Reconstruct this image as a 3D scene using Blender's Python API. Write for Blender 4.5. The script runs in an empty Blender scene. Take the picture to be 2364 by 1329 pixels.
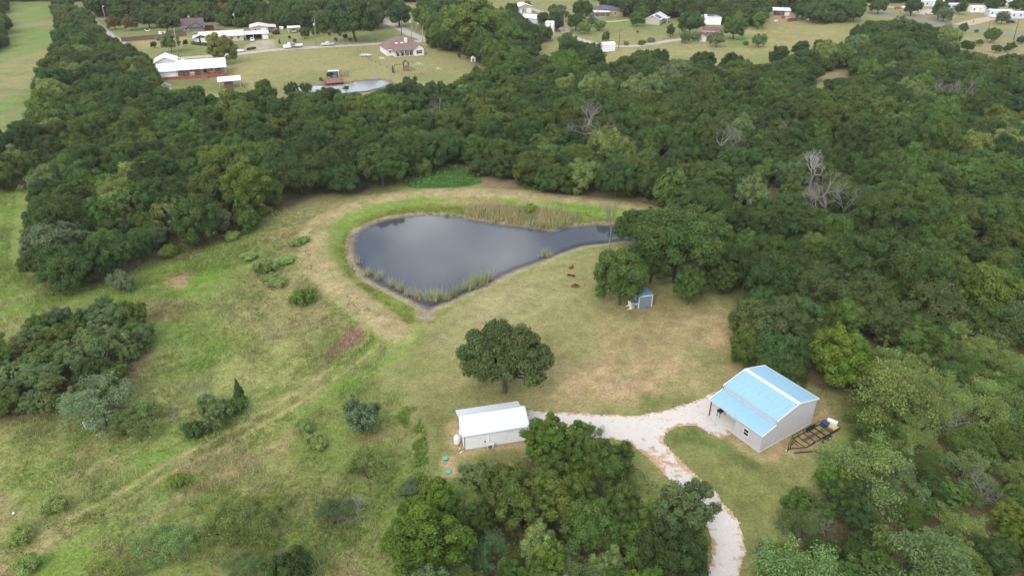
import bpy, math, random
import numpy as np
from mathutils import Vector

# ------------------------------------------------------------------ camera
SC = bpy.context.scene
COL = SC.collection
F = 1600.0; TH = math.radians(29.7); CH = 60.0
CT, ST = math.cos(TH), math.sin(TH)
cam_d = bpy.data.cameras.new("camera"); cam = bpy.data.objects.new("camera", cam_d); COL.objects.link(cam)
cam_d.sensor_fit = 'HORIZONTAL'; cam_d.sensor_width = 36.0; cam_d.lens = 36.0 * F / 2364.0
cam_d.clip_start = 0.5; cam_d.clip_end = 20000
cam.location = (0, 0, CH); cam.rotation_euler = (math.pi / 2 - TH, 0, 0)
SC.camera = cam

# ------------------------------------------------------------------ sky, sun, exposure
SUN_EL, SUN_AZ = math.radians(43), math.radians(-152)      # azimuth from +Y towards +X
SKYOFF = (2.0, 0.0, 0.5)
W = bpy.data.worlds.new("World"); SC.world = W; W.use_nodes = True
nt = W.node_tree; nt.nodes.clear()
def wn(t, **k):
    n = nt.nodes.new(t)
    for a, b in k.items(): setattr(n, a, b)
    return n
sky = wn('ShaderNodeTexSky', sky_type='NISHITA', sun_disc=False, sun_elevation=SUN_EL, sun_rotation=SUN_AZ, dust_density=2.0)
tc = wn('ShaderNodeTexCoord'); mp = wn('ShaderNodeMapping'); mp.inputs['Scale'].default_value = (1, 1, 1.6); mp.inputs['Location'].default_value = SKYOFF
nz = wn('ShaderNodeTexNoise'); nz.inputs['Scale'].default_value = 4.6; nz.inputs['Detail'].default_value = 5; nz.inputs['Roughness'].default_value = 0.5
rp = wn('ShaderNodeValToRGB')
rp.color_ramp.elements[0].position = 0.42; rp.color_ramp.elements[0].color = (3.3, 3.9, 5.1, 1)
rp.color_ramp.elements[1].position = 0.64; rp.color_ramp.elements[1].color = (15.5, 15.5, 15.6, 1)
mx = wn('ShaderNodeMix', data_type='RGBA'); mx.inputs[0].default_value = 0.85
bg = wn('ShaderNodeBackground'); bg.inputs['Strength'].default_value = 0.125
wo = wn('ShaderNodeOutputWorld')
L = nt.links.new
L(tc.outputs['Generated'], mp.inputs['Vector']); L(mp.outputs[0], nz.inputs['Vector']); L(nz.outputs[0], rp.inputs[0])
sx = wn('ShaderNodeSeparateXYZ'); hz = wn('ShaderNodeMapRange', interpolation_type='SMOOTHSTEP'); hz.inputs[1].default_value = 0.34; hz.inputs[2].default_value = 0.02; hz.inputs[3].default_value = 0.0; hz.inputs[4].default_value = 0.85
hm = wn('ShaderNodeMix', data_type='RGBA'); hm.inputs[7].default_value = (11.6, 11.8, 12.2, 1)      # the overcast brightens evenly towards the whole horizon
L(tc.outputs['Generated'], sx.inputs[0]); L(sx.outputs[2], hz.inputs[0]); L(hz.outputs[0], hm.inputs[0]); L(rp.outputs[0], hm.inputs[6])
L(sky.outputs[0], mx.inputs[6]); L(hm.outputs[2], mx.inputs[7]); L(mx.outputs[2], bg.inputs['Color']); L(bg.outputs[0], wo.inputs['Surface'])

sun_d = bpy.data.lights.new("sun", 'SUN'); sun_d.energy = 1.45; sun_d.angle = math.radians(24); sun_d.color = (1.0, 0.95, 0.87)
sun = bpy.data.objects.new("sun", sun_d); COL.objects.link(sun)
sd = Vector((math.sin(SUN_AZ) * math.cos(SUN_EL), math.cos(SUN_AZ) * math.cos(SUN_EL), math.sin(SUN_EL)))
sun.rotation_euler = (-sd).to_track_quat('-Z', 'Y').to_euler(); sun.location = (0, 0, 120)

vs = SC.view_settings; vs.view_transform = 'Standard'; vs.look = 'None'; vs.gamma = 1.0; vs.use_curve_mapping = False
vs.exposure = 0.55
SC.cycles.max_bounces = 6; SC.cycles.diffuse_bounces = 3; SC.cycles.transparent_max_bounces = 8
SC.cycles.use_denoising = True

# ------------------------------------------------------------------ places: where a view ray of the survey picture meets height z
def g(px, py, z=0.0):
    u = (px - 1182) / F; v = (py - 664.5) / F
    dz = -ST - v * CT; t = (z - CH) / dz
    return np.array([u * t, (CT - v * ST) * t])
def ppm(x, y, z=0.0):
    return F / (y * CT + (CH - z) * ST)
def pix(x, y, z=0.0):
    zc = y * CT + (CH - z) * ST; yc = -(y * ST - (CH - z) * CT) / zc
    return 1182 + F * x / zc, 664.5 + F * yc
def G(pts, z=0.0):
    return np.array([g(a, b, z) for a, b in pts])

# ------------------------------------------------------------------ noise and polygon distances
def _hash(ix, iy, seed):
    h = (ix.astype(np.int64) * 374761393 + iy.astype(np.int64) * 668265263 + seed * 974634777) & 0x7fffffff
    h = ((h ^ (h >> 13)) * 1274126177) & 0x7fffffff
    return ((h ^ (h >> 16)) & 0xffff) / 65535.0
def vnoise(x, y, seed=0):
    ix = np.floor(x); iy = np.floor(y); fx = x - ix; fy = y - iy
    fx = fx * fx * (3 - 2 * fx); fy = fy * fy * (3 - 2 * fy)
    a = _hash(ix, iy, seed); b = _hash(ix + 1, iy, seed); c = _hash(ix, iy + 1, seed); d = _hash(ix + 1, iy + 1, seed)
    return (a * (1 - fx) + b * fx) * (1 - fy) + (c * (1 - fx) + d * fx) * fy
def fbm(x, y, scale, seed=0, octs=4, gain=0.55):
    s = 0; a = 1; t = 0; x = x / scale; y = y / scale
    for o in range(octs):
        s = s + a * vnoise(x + 17.3 * o, y - 9.1 * o, seed + o); t += a; a *= gain; x = x * 2.03 + y * 0.31; y = y * 2.03 - x * 0.15
    return s / t
def polydist(x, y, poly):
    """signed distance, negative inside"""
    poly = np.asarray(poly); n = len(poly); d2 = np.full(x.shape, 1e18); ins = np.zeros(x.shape, bool)
    for i in range(n):
        ax, ay = poly[i]; bx, by = poly[(i + 1) % n]
        ex, ey = bx - ax, by - ay; t = np.clip(((x - ax) * ex + (y - ay) * ey) / (ex * ex + ey * ey + 1e-12), 0, 1)
        d2 = np.minimum(d2, (x - ax - t * ex) ** 2 + (y - ay - t * ey) ** 2)
        c = (ay > y) != (by > y)
        if ay != by: ins ^= c & (x < (bx - ax) * (y - ay) / (by - ay) + ax)
    d = np.sqrt(d2); return np.where(ins, -d, d)
def linedist(x, y, pts):
    d2 = np.full(x.shape, 1e18)
    for i in range(len(pts) - 1):
        ax, ay = pts[i]; bx, by = pts[i + 1]
        ex, ey = bx - ax, by - ay; t = np.clip(((x - ax) * ex + (y - ay) * ey) / (ex * ex + ey * ey + 1e-12), 0, 1)
        d2 = np.minimum(d2, (x - ax - t * ex) ** 2 + (y - ay - t * ey) ** 2)
    return np.sqrt(d2)
def smooth(e0, e1, v):
    t = np.clip((v - e0) / (e1 - e0), 0, 1); return t * t * (3 - 2 * t)

# ------------------------------------------------------------------ materials
def new_mat(name):
    m = bpy.data.materials.new(name); m.use_nodes = True; t = m.node_tree; t.nodes.clear()
    o = t.nodes.new('ShaderNodeOutputMaterial'); b = t.nodes.new('ShaderNodeBsdfPrincipled'); t.links.new(b.outputs[0], o.inputs[0])
    return m, t, b, o
def plain(name, c, rough=0.6, var=0.12, scale=3.0, bump=0.0, metal=0.0, spec=0.3, dirt=None):
    """surface with slight procedural mottling in its own colour"""
    m, t, b, o = new_mat(name); N = t.nodes.new; K = t.links.new
    tx = N('ShaderNodeTexCoord'); n = N('ShaderNodeTexNoise'); n.inputs['Scale'].default_value = scale; n.inputs['Detail'].default_value = 5
    K(tx.outputs['Object'], n.inputs['Vector'])
    mr = N('ShaderNodeMapRange'); mr.inputs[1].default_value = 0.25; mr.inputs[2].default_value = 0.75; mr.inputs[3].default_value = 1 - var; mr.inputs[4].default_value = 1 + var
    K(n.outputs[0], mr.inputs[0])
    mx = N('ShaderNodeMix'); mx.data_type = 'RGBA'; mx.blend_type = 'MULTIPLY'; mx.inputs[0].default_value = 1.0; mx.inputs[6].default_value = (*c, 1)
    K(mr.outputs[0], mx.inputs[7]); out = mx.outputs[2]
    if dirt:
        n2 = N('ShaderNodeTexNoise'); n2.inputs['Scale'].default_value = scale * 0.4; n2.inputs['Detail'].default_value = 7; n2.inputs['Roughness'].default_value = 0.65
        K(tx.outputs['Object'], n2.inputs['Vector'])
        r = N('ShaderNodeMapRange'); r.inputs[1].default_value = 0.52; r.inputs[2].default_value = 0.75; r.inputs[3].default_value = 0; r.inputs[4].default_value = dirt[3]; K(n2.outputs[0], r.inputs[0])
        m2 = N('ShaderNodeMix'); m2.data_type = 'RGBA'; K(r.outputs[0], m2.inputs[0]); K(out, m2.inputs[6]); m2.inputs[7].default_value = (*dirt[:3], 1); out = m2.outputs[2]
    K(out, b.inputs['Base Color'])
    b.inputs['Roughness'].default_value = rough; b.inputs['Metallic'].default_value = metal; b.inputs['Specular IOR Level'].default_value = spec
    if bump:
        bp = N('ShaderNodeBump'); bp.inputs['Strength'].default_value = bump; bp.inputs['Distance'].default_value = 0.02; K(n.outputs[0], bp.inputs['Height']); K(bp.outputs[0], b.inputs['Normal'])
    return m
def attr_mat(name, rough=0.9, fine=(6.0, 0.25), fine2=(1.3, 0.2), bump=0.0, transl=0.0, use_obj=False, spec=0.1, bdist=0.05, stretch=None):
    """colour from the mesh's own 'tint' attribute (and the object's colour), broken up by noise"""
    m, t, b, o = new_mat(name); N = t.nodes.new; K = t.links.new
    a = N('ShaderNodeAttribute'); a.attribute_name = 'tint'; out = a.outputs['Color']
    if use_obj:
        oi = N('ShaderNodeObjectInfo') if use_obj is True else N('ShaderNodeAttribute')
        if use_obj is not True: oi.attribute_type = 'INSTANCER'; oi.attribute_name = use_obj
        q = N('ShaderNodeMix'); q.data_type = 'RGBA'; q.blend_type = 'MULTIPLY'; q.inputs[0].default_value = 1
        K(out, q.inputs[6]); K(oi.outputs['Color'], q.inputs[7]); out = q.outputs[2]
    ge = N('ShaderNodeNewGeometry')
    vec = ge.outputs['Position']
    if stretch:
        mp = N('ShaderNodeMapping'); mp.inputs['Rotation'].default_value = (0, 0, stretch[0]); mp.inputs['Scale'].default_value = (1, stretch[1], 1); K(vec, mp.inputs['Vector']); vec = mp.outputs[0]
    last = None
    for sc_, am in (fine, fine2):
        if am <= 0: continue
        n = N('ShaderNodeTexNoise'); n.inputs['Scale'].default_value = sc_; n.inputs['Detail'].default_value = 6; n.inputs['Roughness'].default_value = 0.65
        K(vec, n.inputs['Vector'])
        r = N('ShaderNodeMapRange'); r.inputs[1].default_value = 0.25; r.inputs[2].default_value = 0.75; r.inputs[3].default_value = 1 - am; r.inputs[4].default_value = 1 + am; K(n.outputs[0], r.inputs[0])
        q = N('ShaderNodeMix'); q.data_type = 'RGBA'; q.blend_type = 'MULTIPLY'; q.inputs[0].default_value = 1; K(out, q.inputs[6]); K(r.outputs[0], q.inputs[7]); out = q.outputs[2]
        last = last or n
    K(out, b.inputs['Base Color']); b.inputs['Roughness'].default_value = rough; b.inputs['Specular IOR Level'].default_value = spec
    if bump and last:
        bp = N('ShaderNodeBump'); bp.inputs['Strength'].default_value = bump; bp.inputs['Distance'].default_value = bdist; K(last.outputs[0], bp.inputs['Height']); K(bp.outputs[0], b.inputs['Normal'])
    if transl:
        tr = N('ShaderNodeBsdfTranslucent'); K(out, tr.inputs['Color']); ms = N('ShaderNodeMixShader'); ms.inputs[0].default_value = transl
        K(b.outputs[0], ms.inputs[1]); K(tr.outputs[0], ms.inputs[2]); K(ms.outputs[0], o.inputs[0])
    return m

M = {}
M['leaf'] = attr_mat('leaf', 0.75, (1.2, 0.14), (0.28, 0.14), transl=0.30, use_obj=True, spec=0.18)
M['grassblade'] = attr_mat('grass_blade', 0.85, (0.5, 0.12), (0.1, 0.1), transl=0.25, spec=0.1)
M['ground'] = attr_mat('ground', 0.95, (3.0, 0.42), (0.8, 0.26), bump=0.9, bdist=0.12)
M['bark'] = plain('bark', (0.085, 0.07, 0.055), 0.9, 0.3, 4, 0.4)
M['deadwood'] = plain('dead_wood', (0.23, 0.21, 0.195), 0.85, 0.25, 3)
M['whitewood'] = plain('bleached_wood', (0.40, 0.38, 0.35), 0.85, 0.2, 3)
M['roof_blue'] = plain('blue_roof_metal', (0.245, 0.425, 0.54), 0.45, 0.06, 1.2, spec=0.45, dirt=(0.30, 0.42, 0.48, 0.35))
M['roof_blue_dull'] = plain('dull_blue_roof', (0.13, 0.25, 0.42), 0.5, 0.1, 2, dirt=(0.2, 0.24, 0.28, 0.5))
M['trim_white'] = plain('white_trim', (0.78, 0.78, 0.78), 0.45, 0.04, 2)
M['wall_grey'] = plain('grey_wall_metal', (0.50, 0.495, 0.515), 0.5, 0.05, 1.5, dirt=(0.36, 0.33, 0.30, 0.35))
M['wall_white'] = plain('white_wall_metal', (0.80, 0.81, 0.83), 0.5, 0.04, 1.5, dirt=(0.6, 0.58, 0.54, 0.3))
M['roof_silver'] = plain('pale_roof_metal', (0.60, 0.62, 0.67), 0.4, 0.05, 1.2, spec=0.45, dirt=(0.52, 0.53, 0.55, 0.4))
M['steel_dark'] = plain('dark_steel', (0.022, 0.02, 0.02), 0.5, 0.3, 5, dirt=(0.09, 0.04, 0.02, 0.6))
M['post_brown'] = plain('brown_post', (0.10, 0.06, 0.05), 0.6, 0.15, 4)
M['concrete'] = plain('concrete', (0.55, 0.53, 0.48), 0.85, 0.07, 1.0, 0.1, dirt=(0.42, 0.38, 0.32, 0.4))
M['glass'] = plain('window_glass', (0.012, 0.015, 0.018), 0.06, 0.1, 1, spec=0.6)
M['black'] = plain('black_rubber', (0.018, 0.018, 0.02), 0.7, 0.2, 6)
M['tank_white'] = plain('white_tank_paint', (0.80, 0.79, 0.77), 0.4, 0.04, 2)
M['ac_grey'] = plain('pale_grey_plastic', (0.60, 0.60, 0.58), 0.5, 0.05, 3)
M['pvc'] = plain('white_pipe', (0.75, 0.73, 0.68), 0.4, 0.05, 3)
M['lid_green'] = plain('teal_green_lid', (0.10, 0.42, 0.32), 0.5, 0.08, 4, dirt=(0.2, 0.36, 0.28, 0.4))
M['lap_blue'] = plain('blue_grey_siding', (0.17, 0.225, 0.265), 0.7, 0.1, 2, dirt=(0.14, 0.17, 0.18, 0.5))
M['rust'] = plain('rusty_metal', (0.20, 0.085, 0.045), 0.85, 0.35, 4, 0.3)
M['dark_brown'] = plain('dark_brown_wood', (0.055, 0.035, 0.028), 0.8, 0.25, 4)
M['deck_red'] = plain('red_brown_deck', (0.27, 0.125, 0.085), 0.75, 0.2, 2)
M['brick'] = plain('red_brick', (0.30, 0.115, 0.075), 0.85, 0.2, 4)
M['tan_wall'] = plain('tan_siding', (0.50, 0.45, 0.37), 0.7, 0.06, 1)
M['tan_brick'] = plain('tan_brick', (0.40, 0.29, 0.17), 0.8, 0.12, 2)
M['pink_roof'] = plain('pale_pinkish_metal', (0.62, 0.56, 0.53), 0.5, 0.05, 0.6, dirt=(0.5, 0.45, 0.42, 0.4))
M['roof_white'] = plain('white_metal_roof', (0.74, 0.74, 0.76), 0.4, 0.03, 0.6, dirt=(0.72, 0.72, 0.73, 0.4))
M['shingle_brown'] = plain('brown_shingles', (0.20, 0.135, 0.115), 0.9, 0.22, 1.6, 0.3)
M['shingle_dark'] = plain('dark_shingles', (0.115, 0.085, 0.085), 0.9, 0.22, 1.6, 0.3)
M['shingle_red'] = plain('red_brown_shingles', (0.165, 0.085, 0.085), 0.9, 0.2, 1.6, 0.3)
M['siding_white'] = plain('white_siding', (0.76, 0.77, 0.78), 0.6, 0.04, 1)
M['maroon'] = plain('maroon_siding', (0.12, 0.04, 0.045), 0.7, 0.12, 2)
M['solar'] = plain('solar_panel', (0.10, 0.12, 0.16), 0.25, 0.08, 1, spec=0.6)
M['fence_wood'] = plain('weathered_fence_wood', (0.17, 0.115, 0.10), 0.9, 0.25, 1.5)
M['pole_wood'] = plain('weathered_pole', (0.36, 0.31, 0.27), 0.9, 0.2, 2)
M['pole_dark'] = plain('dark_pole', (0.10, 0.075, 0.06), 0.9, 0.2, 2)
M['wire'] = plain('grey_wire', (0.16, 0.16, 0.16), 0.6, 0.1, 3, metal=0.4)
M['car_white'] = plain('white_car_paint', (0.75, 0.76, 0.78), 0.25, 0.03, 1, spec=0.5)
M['car_silver'] = plain('silver_car_paint', (0.50, 0.51, 0.54), 0.28, 0.04, 1, metal=0.3, spec=0.5)
M['car_bluegrey'] = plain('blue_grey_steel', (0.16, 0.22, 0.30), 0.4, 0.1, 2)
M['plastic_blue'] = plain('navy_plastic', (0.03, 0.06, 0.14), 0.5, 0.1, 3)
M['plastic_white'] = plain('white_plastic', (0.80, 0.76, 0.74), 0.5, 0.04, 3)
M['plastic_yellow'] = plain('pale_yellow_plywood', (0.50, 0.43, 0.18), 0.7, 0.12, 4)
M['tractor_red'] = plain('maroon_tractor_paint', (0.16, 0.035, 0.04), 0.5, 0.15, 3)
M['lamp'] = plain('white_lamp_housing', (0.85, 0.85, 0.85), 0.4, 0.02, 3)
M['pale_green'] = plain('pale_green_frame', (0.50, 0.58, 0.36), 0.6, 0.05, 3)
M['barn_tan'] = plain('tan_metal', (0.42, 0.38, 0.34), 0.6, 0.06, 1)
M['mobile_blue'] = plain('pale_blue_siding', (0.52, 0.58, 0.64), 0.55, 0.05, 1)
M['stone_grey'] = plain('grey_stone', (0.24, 0.23, 0.21), 0.9, 0.25, 3)

# ------------------------------------------------------------------ object helpers
def tag(o, label=None, cat=None, group=None, kind=None):
    if label: o['label'] = label
    if cat: o['category'] = cat
    if group: o['group'] = group
    if kind: o['kind'] = kind
    return o
def empty(name, x, y, z=0.0, rz=0.0, label=None, cat=None, group=None):
    o = bpy.data.objects.new(name, None); o.location = (x, y, z); o.rotation_euler = (0, 0, rz); o.empty_display_size = 0.3
    COL.objects.link(o); return tag(o, label, cat, group)
def link(name, me, mat=None, parent=None, loc=None, rz=0.0):
    o = bpy.data.objects.new(name, me); COL.objects.link(o)
    if mat is not None and not me.materials: me.materials.append(M[mat] if isinstance(mat, str) else mat)
    if parent is not None: o.parent = parent
    if loc is not None: o.location = loc
    if rz: o.rotation_euler = (0, 0, rz)
    return o
def np_mesh(name, V, FC, tint=None, smooth_f=False):
    """FC: (n,3) or (n,4) int array or list of such; tint: per vertex rgb"""
    if not isinstance(FC, (list, tuple)): FC = [FC]
    me = bpy.data.meshes.new(name); V = np.asarray(V, np.float32)
    me.vertices.add(len(V)); me.vertices.foreach_set('co', V.ravel())
    idx = np.concatenate([f.ravel() for f in FC]).astype(np.int32)
    cnt = np.concatenate([np.full(len(f), f.shape[1]) for f in FC])
    st = np.concatenate([[0], np.cumsum(cnt)[:-1]]).astype(np.int32)
    me.loops.add(len(idx)); me.loops.foreach_set('vertex_index', idx)
    me.polygons.add(len(cnt)); me.polygons.foreach_set('loop_start', st)
    if smooth_f: me.polygons.foreach_set('use_smooth', np.ones(len(cnt), bool))
    me.update(calc_edges=True)
    if tint is not None:
        a = me.attributes.new('tint', 'FLOAT_COLOR', 'POINT')
        a.data.foreach_set('color', np.concatenate([np.asarray(tint, np.float32), np.ones((len(V), 1), np.float32)], 1).ravel())
    return me
class MB:
    def __init__(s): s.v = []; s.f = []; s.sm = []
    def add(s, vs, fs, sm=False):
        b = len(s.v); s.v += [tuple(map(float, p)) for p in vs]; s.f += [tuple(i + b for i in f) for f in fs]; s.sm += [sm] * len(fs); return s
    def box(s, x0, y0, z0, x1, y1, z1):
        vs = [(x, y, z) for z in (z0, z1) for y in (y0, y1) for x in (x0, x1)]
        return s.add(vs, [(0, 2, 3, 1), (4, 5, 7, 6), (0, 1, 5, 4), (2, 6, 7, 3), (0, 4, 6, 2), (1, 3, 7, 5)])
    def prism(s, poly, axis, a, b):
        """polygon in the two other axes, swept along axis from a to b"""
        n = len(poly)
        def P(p, t): return (t, p[0], p[1]) if axis == 'x' else (p[0], t, p[1]) if axis == 'y' else (p[0], p[1], t)
        vs = [P(p, a) for p in poly] + [P(p, b) for p in poly]
        fs = [tuple(range(n)), tuple(range(2 * n - 1, n - 1, -1))] + [(i, i + n, (i + 1) % n + n, (i + 1) % n) for i in range(n)]
        return s.add(vs, fs)
    def tube(s, pts, r, n=6, cap=True, sm=True):
        pts = [Vector(p) for p in pts]; r = r if isinstance(r, (list, tuple)) else [r] * len(pts); vs = []; fs = []
        for i, p in enumerate(pts):
            d = (pts[min(i + 1, len(pts) - 1)] - pts[max(i - 1, 0)])
            if d.length < 1e-9: d = Vector((0, 0, 1))
            d.normalize(); a = d.orthogonal().normalized() if i == 0 else (pa - d * pa.dot(d)).normalized(); pa = a; b = d.cross(a)
            for k in range(n):
                t = 2 * math.pi * k / n; vs.append(p + (a * math.cos(t) + b * math.sin(t)) * r[i])
        for i in range(len(pts) - 1):
            for k in range(n): fs.append((i * n + k, i * n + (k + 1) % n, (i + 1) * n + (k + 1) % n, (i + 1) * n + k))
        if cap: fs += [tuple(range(n - 1, -1, -1)), tuple(range((len(pts) - 1) * n, len(pts) * n))]
        return s.add(vs, fs, sm)
    def bar(s, p, q, w=0.05, h=None):
        """square bar between two points"""
        p, q = Vector(p), Vector(q); h = h or w; d = (q - p).normalized(); up = Vector((0, 0, 1)) if abs(d.z) < 0.95 else Vector((1, 0, 0))
        a = d.cross(up).normalized() * w / 2; b = a.cross(d).normalized() * h / 2
        vs = [c + i * a + j * b for c in (p, q) for i, j in ((-1, -1), (1, -1), (1, 1), (-1, 1))]
        return s.add(vs, [(0, 1, 2, 3), (7, 6, 5, 4)] + [(i, i + 4, (i + 1) % 4 + 4, (i + 1) % 4) for i in range(4)])
    def lathe(s, prof, n=16, c=(0, 0)):
        vs = [(c[0] + r * math.cos(2 * math.pi * k / n), c[1] + r * math.sin(2 * math.pi * k / n), z) for r, z in prof for k in range(n)]
        fs = [(i * n + k, i * n + (k + 1) % n, (i + 1) * n + (k + 1) % n, (i + 1) * n + k) for i in range(len(prof) - 1) for k in range(n)]
        fs += [tuple(range(n - 1, -1, -1)), tuple(range((len(prof) - 1) * n, len(prof) * n))]
        return s.add(vs, fs, True)
    def mesh(s, name):
        me = bpy.data.meshes.new(name); me.from_pydata(s.v, [], s.f); me.polygons.foreach_set('use_smooth', s.sm); me.update(); return me
    def build(s, name, mat, parent=None, loc=None, rz=0.0): return link(name, s.mesh(name), mat, parent, loc, rz)
def copy_tree(o, parent=None):
    c = o.copy(); COL.objects.link(c)
    if parent is not None: c.parent = parent
    for ch in list(o.children): copy_tree(ch, c)
    return c
RNG = np.random.default_rng(11); random.seed(5)

# ================================================================== THE GROUND
WZ = -0.45                                                     # pond water level
POND = G([(805,568),(809,550),(821,532),(843,519),(876,507),(909,500),(951,495),(990,493),(1029,494),(1068,499),(1102,505),(1132,510),(1168,515),(1210,519),(1252,527),(1275,530),(1294,521),(1334,519),(1373,515),(1418,517),(1450,530),
          (1500,556),(1560,598),(1622,640),(1640,662),(1600,668),(1592,650),(1562,622),(1532,596),(1494,569),(1445,557),(1418,562),(1384,565),(1350,569),(1305,584),(1280,593),(1252,605),(1192,626),(1147,648),(1129,659),(1071,682),(1044,695),(1008,710),(990,721),(975,730),(969,727),(976,714),(939,692),(903,676),(861,656),(840,641),(821,622),(810,599)], WZ)
POND2 = G([(655,205),(690,199),(730,197),(770,196),(800,192),(820,187),(850,184.5),(880,184.5),(900,187),(906,193),(890,202),(850,212),(780,218),(700,216)], -0.3)
DAM = G([(905,765),(835,712),(765,652),(722,595),(728,535),(772,492),(850,467),(950,450),(1080,447),(1250,456),(1400,472),(1500,484),(1600,505)])
GUT1 = [(-60,1330),(60,1262),(130,1225),(210,1180),(290,1140),(370,1088),(430,1055),(500,1022),(560,988),(620,955),(700,905),(780,850),(860,790)]
TR1 = G([(x - 6, y - 6) for x, y in GUT1]); TR2 = G([(x + 14, y + 10) for x, y in GUT1])
TR3 = G([(330,1205),(430,1148),(540,1090),(640,1030),(700,990)])
LAWN = G([(950,800),(975,760),(1000,742),(1060,700),(1130,662),(1195,630),(1260,607),(1305,587),(1390,568),(1440,563),(1500,602),(1570,658),(1690,690),(1700,790),(1790,850),(1900,900),(1990,905),(1980,960),(1900,1040),(1860,1110),(1790,1190),(1735,1290),(1690,1450),(1600,1450),(1480,1110),(1440,1040),(1200,1060),(1060,1108),(1000,1108),(985,1050),(965,985),(935,930),(880,865)])
YARD = G([(520,150),(600,122),(700,110),(900,98),(1010,95),(1060,105),(1110,125),(1150,150),(1140,175),(1000,205),(900,215),(700,215),(640,205),(560,220),(420,215),(380,190),(360,150)])
STRIP = G([(-20,-10),(112,-10),(130,60),(120,120),(92,160),(90,240),(75,300),(60,330),(-40,330)], 0)
PATCHES = []
def patch(pts, col, soft=2.0, op=1.0, nz=0.0, nsc=6.0, warp=2.0): PATCHES.append((G(pts), np.array(col), soft, op, nz, nsc, warp))
def line(pts, col, w, op=1.0, nz=0.0, nsc=3.0): PATCHES.append((G(pts) if not isinstance(pts, np.ndarray) else pts, np.array(col), -w, op, nz, nsc, 0.4))
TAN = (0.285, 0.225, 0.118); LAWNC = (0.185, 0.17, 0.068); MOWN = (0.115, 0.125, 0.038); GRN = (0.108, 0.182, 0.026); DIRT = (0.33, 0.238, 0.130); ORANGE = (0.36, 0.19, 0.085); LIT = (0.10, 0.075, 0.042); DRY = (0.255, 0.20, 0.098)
# left field
patch([(300,735),(420,720),(510,755),(560,800),(470,850),(380,880),(290,860)], GRN, 4, .8, .5)
patch([(-40,650),(170,650),(330,640),(480,570),(600,560),(560,650),(420,690),(300,700),(100,700),(-40,740)], GRN, 4, .75, .5)
patch([(-40,430),(60,425),(60,520),(40,600),(60,650),(-40,660)], GRN, 4, .65, .6)
patch([(-40,860),(60,930),(210,940),(330,960),(330,1010),(200,1010),(60,1000),(-40,960)], (0.10,0.12,0.035), 4, .7, .5)
patch([(640,470),(760,440),(830,465),(750,500),(700,560),(720,640),(770,700),(800,745),(740,760),(690,680),(650,600)], (0.24,0.185,0.105), 3, .6, .6, 3)
patch([(560,560),(700,480),(740,470),(700,560),(720,640),(760,740),(700,800),(560,720),(520,640)], DRY, 6, .65, .5)
patch([(380,625),(440,630),(430,665),(385,660)], (0.30,0.19,0.12), 1.5, .8, .6)
patch([(300,690),(430,690),(440,740),(360,745),(300,730)], (0.24,0.17,0.10), 2, .6, .6)
patch([(740,830),(800,760),(840,755),(835,785),(790,815),(750,838)], (0.23,0.14,0.105), .8, .95, .3)
patch([(760,838),(835,790),(865,770),(868,790),(820,822),(775,850)], GRN, .8, .9, .4)
patch([(620,950),(800,860),(900,880),(920,930),(870,980),(900,1060),(800,1100),(640,1090),(560,1020)], DRY, 6, .38, .6)
patch([(560,1100),(700,1050),(800,1100),(860,1180),(960,1200),(1000,1330),(700,1400),(400,1400),(500,1250)], (0.17,0.13,0.065), 6, .45, .6)
patch([(760,870),(840,860),(880,900),(850,930),(780,930)], GRN, 2, .7, .5)
patch([(800,1010),(880,960),(930,960),(930,1010),(860,1040)], (0.19,0.11,0.075), 2, .6, .6)
# banks and the dam path
patch([(775,590),(780,545),(830,505),(905,482),(1000,472),(1180,476),(1330,490),(1450,505),(1450,530),(1330,521),(1250,531),(1060,503),(960,495),(880,507),(815,548),(806,590),(840,650),(960,705),(975,745),(935,752),(850,690),(790,630)], (0.125,0.14,0.026), 1.0, .95, .35, 3)
patch([(1070,480),(1300,490),(1330,505),(1300,528),(1210,520),(1075,505)], (0.23,0.20,0.085), 1.0, .7, .5, 3)
line(DAM, TAN, 3.2, .95, .25, 4)
patch([(985,748),(1005,716),(1045,702),(1130,668),(1140,678),(1050,722),(1000,752)], (0.13,0.14,0.03), .6, .85, .4)
patch([(955,745),(965,715),(1000,708),(1010,715),(985,742)], (0.25,0.19,0.125), .5, .9, .3)
patch([(930,425),(985,390),(1060,385),(1110,400),(1115,425),(1060,440),(960,440)], (0.085,0.175,0.04), 2, .95, .3)
patch([(1040,378),(1180,385),(1230,430),(1330,440),(1430,470),(1250,445),(1120,440),(1110,400)], (0.20,0.13,0.09), 2, .8, .5)
patch([(1200,412),(1260,420),(1260,440),(1210,440)], GRN, 1.5, .9, .3)
patch([(720,450),(830,430),(930,430),(960,445),(830,465),(740,500)], (0.17,0.15,0.062), 3, .8, .5)
patch([(1520,460),(1600,470),(1650,500),(1620,520),(1560,490)], (0.22,0.15,0.09), 2, .7, .5)
line(TR1, (0.29,0.215,0.12), .42, .9, .5, 2); line(TR2, (0.30,0.22,0.12), .42, .9, .5, 2)
line(TR3, (0.27,0.21,0.115), 1.1, .6, .5)
line([(500,755),(560,810),(640,880)], (0.16,0.15,0.055), .4, .5, .3)
LAWNP = []                                                       # drawn after the lawn itself
def lpatch(*a, **k): patch(*a, **k); LAWNP.append(PATCHES.pop())
lpatch([(960,985),(985,905),(1060,900),(1050,960),(1040,1010),(1030,1060),(1000,1105),(985,1060)], MOWN, 3, .8, .4)
lpatch([(1060,1050),(1200,1035),(1240,1060),(1180,1110),(1060,1112),(1040,1080)], MOWN, 1.5, .9, .3)
lpatch([(1090,880),(1230,860),(1260,905),(1220,930),(1060,925)], (0.125,0.115,0.045), 2, .75, .4)
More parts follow.
